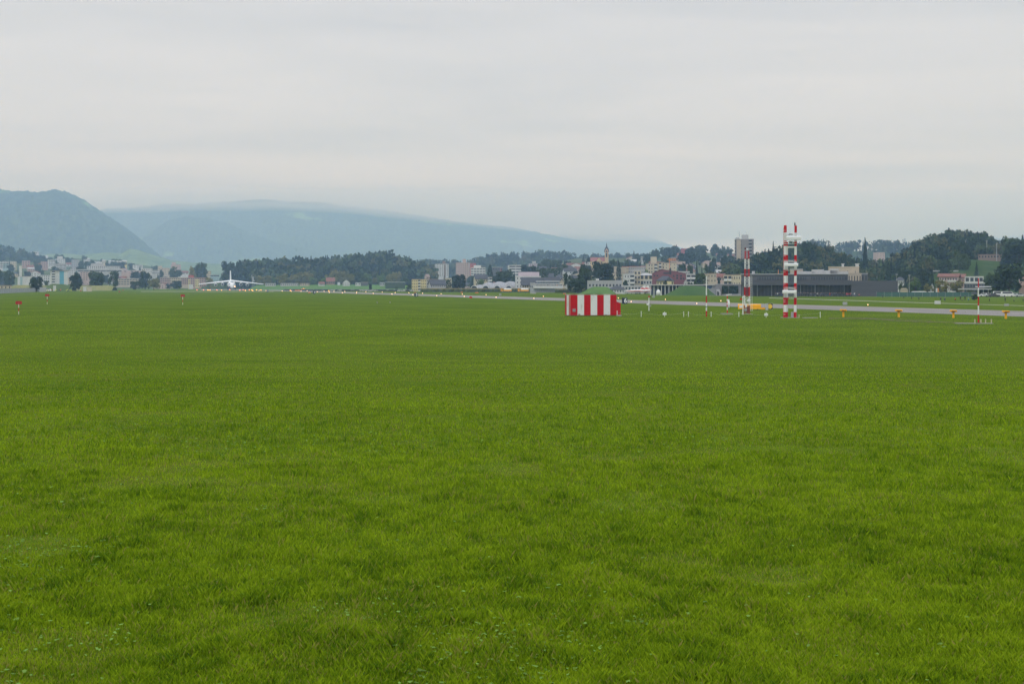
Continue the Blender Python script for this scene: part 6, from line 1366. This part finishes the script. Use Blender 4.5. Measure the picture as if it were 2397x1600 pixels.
# ---------------------------------------------------------------- the white four engined jet
def airliner():
    D = 1500.; xn = X(543.4, D); xt = X(539.3, D+62); th = math.atan2(-(xt-xn), 62.0)
    t = thing('cargo_aircraft', 'huge white four engined cargo jet facing us at the far end of the runway', 'aircraft', (xn, D, 0), th)
    W_ = mat('aircraft_white', (.86, .87, .88), .45, .03, .3); dk = mat('aircraft_dark', (.03, .033, .04), .6, .2, 1)
    n = 28; st = [(0, .15, 4.0, 3.6), (.8, 1.0, 4.3, 3.9), (2, 1.9, 5.0, 4.4), (4, 2.9, 6.0, 5.0), (7, 3.7, 7.2, 5.6), (11, 3.95, 7.6, 5.75), (20, 4.0, 7.7, 5.8), (42, 4.0, 7.6, 5.8), (52, 3.2, 5.6, 6.6), (60, 1.9, 3.6, 7.6), (66, .5, 1.2, 8.6)]
    m = MB(); vs = []; fs = []
    for y, rx, hgt, cz in st:
        for i in range(n):
            a = 2*math.pi*i/n; ca, sa = math.cos(a), math.sin(a); r = 1.0
            vs.append((rx*ca*(1-.12*max(0, sa)), y, cz+hgt/2*sa))
    for k in range(len(st)-1):
        for i in range(n): fs.append((k*n+i, k*n+(i+1) % n, (k+1)*n+(i+1) % n, (k+1)*n+i))
    fs += [tuple(range(n)), tuple((len(st)-1)*n+i for i in range(n-1, -1, -1))]; m.add(vs, fs); fu = m.build('fuselage', W_, t, smooth=True)
    MB().box(0, 5.2, 8.55, 3.0, 2.6, .55).build('cockpit_window', M_win, fu)
    MB().prism([(7.6, 8.5), (26, 8.2), (26, 10.2), (15, 10.4)], -1.8, 1.8, 0, 'x').build('wing_fairing', W_, t, smooth=False)
    blue = mat('aircraft_blue', (.07, .13, .33), .4, .1, 1)
    for sx in (-1, 1):
        MB().box(sx*2.75, 4.6, 5.9, 1.5, 2.2, .75).build('blue_mark', blue, fu)
        m = MB(); sec = []
        for (yy_, xx, z, c, th_) in ((17, 1.2, 9.3, 12.5, 2.0), (23, 13, 8.05, 8.6, 1.6), (33, 34.3, 5.8, 3.4, .9)):
            sec.append([(sx*xx, yy_, z), (sx*xx, yy_+c*.25, z+th_*.5), (sx*xx, yy_+c, z-.1), (sx*xx, yy_+c*.3, z-th_*.5)])
        vs = [p for q in sec for p in q]; fs = [(k*4+i, k*4+(i+1) % 4, (k+1)*4+(i+1) % 4, (k+1)*4+i) for k in range(2) for i in range(4)]+[(0, 1, 2, 3), (8, 9, 10, 11)]
        m.add(vs, fs); m.build('wing', W_, t)
        for ex, ez, ey in ((9.6, 5.75, 15.5), (16.6, 5.1, 19.5)):
            e_ = MB().lathe([(0, 1.45), (.4, 1.62), (2.2, 1.62), (4.6, 1.05), (5.2, .9)], 'y', 20, 0, (sx*ex, ey, ez)).build('engine', W_, t, smooth=True)
            MB().lathe([(-.04, .2), (-.03, 1.3), (.3, 1.28)], 'y', 20, 0, (sx*ex, ey, ez)).build('intake', dk, e_); MB().lathe([(-.25, .05), (-.05, .28)], 'y', 10, 0, (sx*ex, ey, ez)).build('spinner', M_grey, e_)
            MB().prism([(ey+1, ez+1.3), (ey+5, ez+1.2), (ey+9, ez+3.0), (ey+4.5, ez+3.0)], sx*ex-.2, sx*ex+.2, 0, 'x').build('pylon', W_, t)
        MB().prism([(11, 1.0), (30, 1.0), (32, 3.6), (10, 3.6)], sx*3.5-.75, sx*3.5+.75, 0, 'x').build('gear_fairing', dk, t)
        for k in range(5):
            for o_ in (-.42, .42): MB().lathe([(-.22, .45), (-.18, .62), (.18, .62), (.22, .45)], 'x', 14, 0, (sx*4.1+o_, 14+k*2.6, .62)).build('main_wheel', dk, t)
        for o_ in (-.35, .35): MB().lathe([(-.18, .4), (-.15, .56), (.15, .56), (.18, .4)], 'x', 14, 0, (sx*.9+o_, 4.4, .56)).build('nose_wheel', dk, t)
        MB().tube((sx*.9, 4.4, .5), (sx*.9, 4.8, 3.4), .16).build('nose_strut', M_grey, t)
        MB().prism([(57, 8.2), (64.5, 8.2), (66, 8.35), (62, 8.35)], 0, sx*9.5, 0, 'x').build('tailplane', W_, t)
        MB().lathe([(0, .5), (.25, .3)], 'y', 12, 0, (sx*2.9-(.3 if sx < 0 else 0), 2.9 if sx > 0 else 3.2, 3.3)).build('landing_light', M_glow if sx > 0 else W_, t)
    MB().box(0, 13, 2.6, 6.4, 20, 1.0).build('belly', dk, t)
    vs = [(0, 49, 9.0), (.95, 55, 9.0), (0, 64, 8.8), (-.95, 55, 9.0), (0, 60.5, 20.8), (.5, 62, 20.8), (0, 66, 20.8), (-.5, 62, 20.8)]
    MB().add(vs, [(0, 1, 5, 4), (1, 2, 6, 5), (2, 3, 7, 6), (3, 0, 4, 7), (4, 5, 6, 7)]).build('tail_fin', W_, t)
airliner()
def team_jet(px, D, L, yaw, lab):
    x = X(px, D); t = thing('display_jet', lab, 'aircraft', (x, D, 0), face(x, D)+R(yaw), 'parked red and white jets'); k = L/14.
    rd = mat('jet_red', (.60, .02, .03), .35, .06, 1)
    MB().lathe([(-7*k, .03), (-5.5*k, .22), (-3.5*k, .45), (-1*k, .62), (2*k, .68), (5*k, .6), (7*k, .42)], 'x', 14, 0, (0, 0, 1.75), (.85, 1)).build('fuselage', M_wht, t, smooth=True)
    MB().prism([(-5*k, 1.35), (6.6*k, 1.2), (6.8*k, 1.6), (-2*k, 1.62)], -.68, .68).build('belly_stripe', rd, t)
    MB().lathe([(-1.2, .05), (-.6, .36), (.3, .42), (1.3, .1)], 'x', 12, 0, (-2.9*k, 0, 2.25), (.7, .8)).build('canopy', M_win, t, smooth=True)
    MB().prism([(3.3*k, 2.2), (6.8*k, 2.2), (7.3*k, 4.4), (5.9*k, 4.4)], -.1, .1).build('tail_fin', M_wht, t); MB().prism([(3.9*k, 2.6), (5*k, 3.5), (6.9*k, 3.0), (6.8*k, 2.5)], -.12, .12).build('fin_emblem', rd, t)
    for s in (-1, 1):
        MB().prism([(0, s*.5), (3.6*k, s*.5), (3.3*k, s*3.9), (2.1*k, s*3.9)], 1.62, 1.74, 0, 'z').build('wing', rd, t); MB().prism([(4.9*k, s*.4), (7*k, s*.4), (7.1*k, s*2.1), (6.3*k, s*2.1)], 1.6, 1.7, 0, 'z').build('tailplane', M_wht, t)
        MB().tube((1.2*k, s*1.4, .3), (1.2*k, s*1.2, 1.6), .07).build('gear_leg', M_grey, t); MB().lathe([(-.1, .28), (.1, .28)], 'y', 12, 0, (1.2*k, s*1.4, .28)).build('wheel', M_blk, t)
    MB().tube((-4*k, 0, .3), (-4*k, 0, 1.4), .07).build('gear_leg', M_grey, t); MB().lathe([(-.08, .25), (.08, .25)], 'y', 12, 0, (-4*k, 0, .25)).build('wheel', M_blk, t)
team_jet(1484, 752, 12, 8, 'front one of the parked red and white jets, nose pointing left')
team_jet(1493, 764, 12, 10, 'second parked red and white jet, behind the front one')
team_jet(1506, 776, 11, 10, 'rear parked red and white jet, whitest, next to the colonnade')

# ---------------------------------------------------------------- vehicles
def truck(px, D, flip, lab):
    x = X(px, D); t = thing('tank_truck', lab, 'truck', (x, D, 0), face(x, D), 'yellow airfield trucks'); y = M_yel; f = -1 if flip else 1
    MB().box(0, 0, .55, 7.0, 2.3, .35).build('chassis', M_blk, t); c = MB().prism([(-f*3.5, .7), (-f*3.5, 1.7), (-f*3.2, 2.5), (-f*1.9, 2.5), (-f*1.9, .7)], -1.15, 1.15).build('cab', y, t)
    MB().box(-f*2.6, -1.17, 1.65, .9, .05, .6).build('side_window', M_win, c)
    MB().box(f*.9, 0, .9, 5.0, 2.2, .8).build('body', y, t); MB().lathe([(-2.4, .3), (-2.3, .72), (2.3, .72), (2.4, .3)], 'x', 16, 0, (f*.9, 0, 2.0)).build('tank', M_wht, t, smooth=True)
    MB().box(f*.9, -1.12, 1.75, 4.8, .05, .12).build('rail', wm('dgrey'), t); MB().box(-f*2.8, 0, 2.5, .5, .9, .14).build('beacon', M_org, t)
    for wx in (-2.5, 1.2, 2.6):
        for s in (-1, 1):
            w = MB().lathe([(-.15, .38), (-.13, .48), (.13, .48), (.15, .38)], 'y', 14, 0, (f*wx, s*1.05, .48)).build('wheel', M_blk, t); MB().lathe([(-.17, .22), (.17, .22)], 'y', 10, 0, (f*wx, s*1.05, .48)).build('rim', M_grey, w)
truck(1185, 905, False, 'yellow tank truck with white tank, left one, before the hangar vaults'); truck(1225, 905, False, 'yellow tank truck with white tank, right one, below the grey hangar end')
def car(col, kind, label, group):
    t = thing('parked_car' if kind == 'car' else 'parked_van', label, 'car' if kind == 'car' else 'van', (0, 0, 0), 0, group)
    if kind == 'car': body = [(-2.15, .28), (2.15, .28), (2.2, .75), (1.95, .92), (1.1, .98), (-1.55, 1.0), (-2.15, .92), (-2.2, .6)]; cab = [(-1.65, .98), (1.05, .96), (.35, 1.45), (-1.1, 1.47)]
    else: body = [(-2.5, .3), (2.45, .3), (2.5, .9), (2.1, 1.25), (-2.5, 1.25)]; cab = [(-2.48, 1.24), (2.05, 1.24), (1.45, 2.1), (-2.4, 2.2)]
    MB().prism(body, -.88, .88).build('body', col, t, bevel=.05); MB().prism(cab, -.78, .78).build('cabin', col, t, bevel=.05)
    xx = [p[0] for p in cab]; zb_, zt_ = cab[0][1], max(p[1] for p in cab); h = zt_-zb_
    for s in (-1, 1): MB().prism([(min(xx)+.3, zb_+h*.15), (max(xx)-.28, zb_+h*.12), (max(xx)-.75, zb_+h*.82), (min(xx)+.6, zb_+h*.84)], s*.785-.015, s*.785+.015).build('side_window', M_win, t)
    for wx in (-1.35, 1.35):
        for s in (-1, 1): w = MB().lathe([(-.11, .26), (-.09, .33), (.09, .33), (.11, .26)], 'y', 12, 0, (wx, s*.82, .33)).build('wheel', M_blk, t)
    return t
CC = {'white': (.72, .72, .72), 'dark blue': (.02, .035, .08), 'black': (.02, .02, .022), 'silver': (.40, .41, .42), 'dark grey': (.07, .075, .08), 'dark red': (.20, .02, .02)}
proto = {}
def place_car(c, kind, x, D, rz, lab, group):
    k = (c, kind, group)
    if k not in proto:
        t = car(mat('car_'+c.replace(' ', '_'), CC[c], .3, .03, 1, spec=.6), kind, lab, group); t.location = (x, D, 0); t.rotation_euler = (0, 0, rz); proto[k] = (t, kids(t))
    else: copy_tree(proto[k][0], (x, D, 0), rz, lab, children=proto[k][1])
r_ = random.Random(11); GC = 'cars parked in the long row across the far side of the airfield'
for i in range(62):
    px = 668+i*4.9+r_.uniform(-1, 1); D = DB(680.6+(px-668)/300*2.0)+r_.uniform(-15, 60)
    c = r_.choice(['dark blue', 'black', 'dark grey', 'black', 'dark blue', 'silver', 'white' if px > 850 else 'dark grey'])
    place_car(c, 'car', X(px, D), D, face(X(px, D), D)+r_.choice([0, math.pi])+r_.uniform(-.1, .1), c+' car in the long row, '+('nearest the white jet' if px < 740 else 'below the brown barn' if px < 790 else 'below the white chalet' if px < 850 else 'below the lone meadow tree' if px < 900 else 'left of the yellow block'), GC)
for i in range(26):
    px = 300+i*3.9+r_.uniform(-.6, .6); D = DB(674.4)-r_.uniform(0, 60); c = r_.choice(['dark blue', 'black', 'dark grey', 'black', 'silver']) if i not in (2,) else 'white'
    place_car(c, 'car' if c != 'white' else 'van', X(px, D), D, face(X(px, D), D), (c+' car in the row under the pink school, '+['far left end', 'left part', 'middle', 'right part', 'right end'][min(4, i//5)]) if c != 'white' else 'white van at the left end of the car row under the pink school', 'cars parked under the long pink school')
GR = 'vehicles parked under the huge dark tree'
for c, kind, px, D, rz, lab in (('silver', 'car', 2317, 560, .2, 'silver car, leftmost under the huge dark tree'), ('white', 'van', 2340, 562, -.1, 'white van, highest of the vehicles under the huge dark tree'), ('white', 'van', 2359, 556, .15, 'white van right of the tallest one under the huge dark tree'), ('white', 'car', 2377, 560, 0, 'white car beside the right hand van'), ('silver', 'car', 2389, 554, .1, 'silver car, cut by the right edge of the picture'), ('dark grey', 'car', 2349, 575, .3, 'dark grey car between the two white vans'), ('white', 'car', 2306, 566, -.2, 'white car half behind the red and white pole'), ('black', 'car', 2327, 552, .1, 'black car in front of the highest white van')):
    place_car(c, kind, X(px, D), D, face(X(px, D), D)+rz, lab, GR)
place_car('white', 'van', X(112.5, 1080), 1080, .1, 'white van behind the people in vests', 'van by the people in vests')
def service(px, D, lab):
    x = X(px, D); t = thing('service_vehicle', lab, 'vehicle', (x, D, 0), face(x, D))
    MB().prism([(-2.3, .4), (2.3, .4), (2.4, 1.0), (1.5, 1.2), (.9, 1.85), (-1.4, 1.85), (-2.3, 1.2)], -.95, .95).build('body', M_org, t, bevel=.05); MB().box(-.2, -.97, 1.25, 1.8, .04, .4).build('side_window', M_win, t); MB().box(-.2, 0, 1.85, .8, .3, .2).build('beacon', M_glowo, t)
    for wx in (-1.4, 1.4):
        for s in (-1, 1): MB().lathe([(-.12, .4), (.12, .4)], 'y', 12, 0, (wx, s*.85, .4)).build('wheel', M_blk, t)
service(711.5, 1180, 'orange service vehicle with a lit beacon on the far side of the runway')
def tent(px0, px1, y0, D, lab, m):
    x = X((px0+px1)/2, D); w = (px1-px0)/FPX*D; h = Z(y0, D); t = thing('market_tent', lab, 'tent', (x, D, 0), face(x, D))
    MB().prism([(-w/2, h*.8), (w/2, h*.8), (w/2-.8, h), (-w/2+.8, h)], 0, 3).build('tent_roof', m, t); MB().box(0, 1.5, .9, w*.96, 2.4, h*.8-.95).build('tent_wall', m, t)
    for s in (-1, 1): MB().tube((s*w*.47, 0, 0), (s*w*.47, 0, h*.8), .06, n=6).build('pole', M_grey, t)
tent(2133, 2169, 681.4, 620, 'long low white tent roof behind the green fence', M_wht); tent(2107, 2125, 674, 640, 'small flat pale canopy beside the dark hall end', wm('cream')); tent(2170, 2186, 682.5, 605, 'small white tent right of the long low one', M_wht); tent(2200, 2218, 683.5, 605, 'pale small tent right of the orange banner', wm('pale'))

# ---------------------------------------------------------------- people
def person_mesh(pose, top, leg, skin=(.45, .27, .19), hair=(.05, .035, .025)):
    P = {'pelvis': (0, 0, .95), 'waist': (0, 0, 1.1), 'chest': (0, 0, 1.33), 'neck': (0, 0, 1.48), 'head': (0, -.01, 1.60), 'crown': (0, 0, 1.72)}
    arms = [[(s*.10, 0, 1.42), (s*.20, 0, 1.40), (s*.26, -.02, 1.12), (s*.25, -.10, .90), (s*.25, -.12, .80)] for s in (-1, 1)]
    legs = [[(s*.10, 0, .90), (s*.11, -.02, .50), (s*.12, .01, .08), (s*.13, -.14, .035)] for s in (-1, 1)]
    if pose == 'arms': arms = [[(s*.10, 0, 1.42), (s*.20, 0, 1.38), (s*.27, -.12, 1.18), (s*.10, -.30, 1.42), (s*.05, -.33, 1.50)] for s in (-1, 1)]
    if pose == 'kneel':
        P = {k: (x, y-.08, z-.42) for k, (x, y, z) in P.items()}; arms = [[(x, y-.08, z-.42) for x, y, z in a] for a in arms]
        legs = [[(-.10, -.05, .48), (-.12, -.45, .46), (-.12, -.40, .07), (-.12, -.52, .04)], [(.10, -.05, .48), (.12, -.12, .09), (.12, .32, .07), (.12, .40, .05)]]
    if pose == 'walk': legs = [[(-.1, 0, .9), (-.11, -.2, .5), (-.11, -.22, .08), (-.11, -.36, .05)], [(.1, 0, .9), (.11, .08, .5), (.11, .35, .12), (.11, .25, .04)]]
    v = list(P.values()); r = [.16, .14, .17, .06, .10, .085]; e = [(0, 1), (1, 2), (2, 3), (3, 4), (4, 5)]
    for a in arms:
        b = len(v); v += a; r += [.085, .075, .055, .042, .04]; e += [(2, b)]+[(b+i, b+i+1) for i in range(4)]
    for l in legs:
        b = len(v); v += l; r += [.105, .075, .05, .045]; e += [(0, b)]+[(b+i, b+i+1) for i in range(3)]
    me = bpy.data.meshes.new('person_skeleton'); me.from_pydata(v, e, []); o = link('person_tmp', me)
    sk = o.modifiers.new('s', 'SKIN')
    for i, q in enumerate(me.skin_vertices[0].data): q.radius = (r[i], r[i]*.8 if i in (0, 1, 2) else r[i]); q.use_root = (i == 0)
    o.modifiers.new('d', 'SUBSURF').levels = 1; o.modifiers['d'].render_levels = 1
    dg = bpy.context.evaluated_depsgraph_get(); out = bpy.data.meshes.new_from_object(o.evaluated_get(dg)); out.name = 'person'; bpy.data.objects.remove(o)
    mats = [mat('skin', skin, .6, .05, 5), mat('hair', hair, .8, .2, 8), mat('top_'+top[0], top[1], .8, .1, 4), mat('trousers_'+leg[0], leg[1], .85, .15, 4), M_blk]
    out.materials.clear()
    for m in mats: out.materials.append(m)
    sh = -.42 if pose == 'kneel' else 0
    for p in out.polygons:
        c = p.center; z = c.z-sh; mi = 2
        if z > 1.66 or (z > 1.56 and c.y > .0+(-.08 if sh else 0)): mi = 1
        elif z > 1.47: mi = 0
        elif z < .98 and not (abs(c.x) > .19 and z > .6): mi = 3
        if z < .86 and abs(c.x) > .20 and z > .6: mi = 0
        if c.z < .09: mi = 4
        p.material_index = mi; p.use_smooth = True
    return out
TOPS = {'yellow': (.75, .80, .03), 'orange': (.90, .16, .03), 'navy': (.02, .03, .06), 'black': (.02, .02, .022), 'red': (.50, .03, .04), 'blue': (.05, .25, .40), 'white': (.6, .6, .6), 'grey': (.15, .15, .16), 'pink': (.65, .12, .16)}
LEGS = {'navy': (.015, .02, .045), 'black': (.02, .02, .02), 'jeans': (.06, .09, .16)}
_pm = {}
def person(px, yb, pose, top, leg, lab, group=None, hpx=None, D=None, turn=0):
    D = D or DB(yb); x = X(px, D); key = (pose, top, leg)
    if key not in _pm: _pm[key] = person_mesh(pose, (top, TOPS[top]), (leg, LEGS[leg]))
    o = link('person', _pm[key], None, (x, D, 0)); o.rotation_euler = (0, 0, face(x, D)+turn); tag(o, lab, 'person', group)
    if hpx: k = hpx/FPX*D/(1.75 if pose != 'kneel' else 1.33); o.scale = (k, k, k)
    return o
GV = 'airfield crew in bright vests at far left'
for px, pose, top, lab in ((105, 'stand', 'yellow', 'person in yellow vest, leftmost of the crew'), (111.5, 'walk', 'yellow', 'person in bright yellow jacket, second from the left in the crew'), (121, 'stand', 'orange', 'person in orange top and dark trousers, third from the left in the crew'), (129, 'kneel', 'yellow', 'crouching person in yellow vest under the white cabin'), (131.5, 'stand', 'yellow', 'standing person in yellow vest under the white cabin'),
    (138.5, 'arms', 'navy', 'person in dark clothes just left of the orange jacket'), (142, 'stand', 'orange', 'person in orange jacket, middle of the crew'), (155.5, 'kneel', 'yellow', 'crouching person in yellow vest, left in the close group'), (158.5, 'stand', 'yellow', 'standing person in yellow vest in the close group'), (161.5, 'stand', 'navy', 'person in dark clothes in the close group'), (163.5, 'kneel', 'yellow', 'crouching person in yellow vest, right in the close group'), (167.3, 'kneel', 'yellow', 'crouching person all in yellow at the right end of the crew')):
    person(px, 682.2, pose, top, 'navy', lab, GV, hpx=6.2 if pose != 'kneel' else 4.6)
person(1390.5, 0, 'stand', 'yellow', 'navy', 'person in yellow vest on top of the grass mound', D=724, hpx=4.5).location.z = Z(672, 724)-.1
r_ = random.Random(9); GO = 'onlookers at the fence before the dark hall'
for i in range(44):
    px = 1816+i*4.35+r_.uniform(-1.6, 1.6); top = r_.choice(['black', 'navy', 'grey', 'white', 'red', 'black', 'navy'])
    person(px, 0, r_.choice(['stand', 'stand', 'arms']), top, r_.choice(['jeans', 'black']), 'onlooker in a %s top, dark hall front, %s' % (top, 'hard left of the tall antenna' if px < 1840 else 'just right of the tall antenna' if px < 1880 else 'in the middle of the glass front' if px < 1930 else 'at the gate panel' if px < 1960 else 'at the right end of the glass front'), GO, D=560+r_.uniform(-4, 8), turn=r_.uniform(-1, 1))
for px, yb, hp, pose, top, lab in ((2011, 694, 6.5, 'stand', 'pink', 'person with a bright pink jacket before the blank end of the dark hall'), (2066, 697, 7, 'stand', 'black', 'dark dressed person alone under the right end of the dark hall'), (2115.5, 699, 6.5, 'stand', 'black', 'dark dressed onlooker at the left end of the green fence'), (2134, 700.5, 7, 'arms', 'black', 'dark dressed onlooker with raised arms, left part of the green fence'), (2151, 702, 7.5, 'stand', 'navy', 'dark dressed onlooker below the round bright tree, right of the raised arms'),
    (2202, 703, 8, 'kneel', 'black', 'crouching dark onlooker right behind the white board'), (2211.5, 704, 8, 'kneel', 'navy', 'second crouching onlooker beside the one behind the white board'), (2236, 704.5, 8, 'stand', 'red', 'small onlooker in a red top'), (2248, 702, 11, 'arms', 'black', 'tall dark onlooker holding a camera, left of the round dark bush'), (2259, 703, 11, 'arms', 'black', 'dark onlooker with a camera, nearest the round dark bush'), (2267, 704, 7, 'kneel', 'blue', 'crouching onlooker in a blue top by the round dark bush'), (2252, 704.5, 6, 'kneel', 'grey', 'crouching onlooker in grey between the two tall ones'),
    (2316, 706, 8, 'stand', 'black', 'dark onlooker right of the red and white pole'), (2353, 706, 11, 'stand', 'black', 'tall dark onlooker in front of the white vans'), (2373.5, 706.5, 8, 'stand', 'grey', 'grey dressed onlooker between the tall dark one and the picture edge'), (2395, 706.5, 8.5, 'stand', 'black', 'dark onlooker cut by the right edge of the picture')):
    person(px, yb, pose, top, 'black', lab, 'onlookers along the green fence', hpx=hp)

for px, yb, lab in ((913, 709.5, 'tiny grey stub on the grass, right one of two before the blue 5 board'), (883, 710, 'tiny grey stub on the grass, left one of two before the blue 5 board')):
    D = DB(yb); o = MB().tube((0, 0, 0), (0, 0, .28), .09, .08, 8).box(0, 0, .28, .3, .2, .16).build('cable_marker', M_grey, None, (X(px, D), D, 0)); tag(o, lab, 'marker')
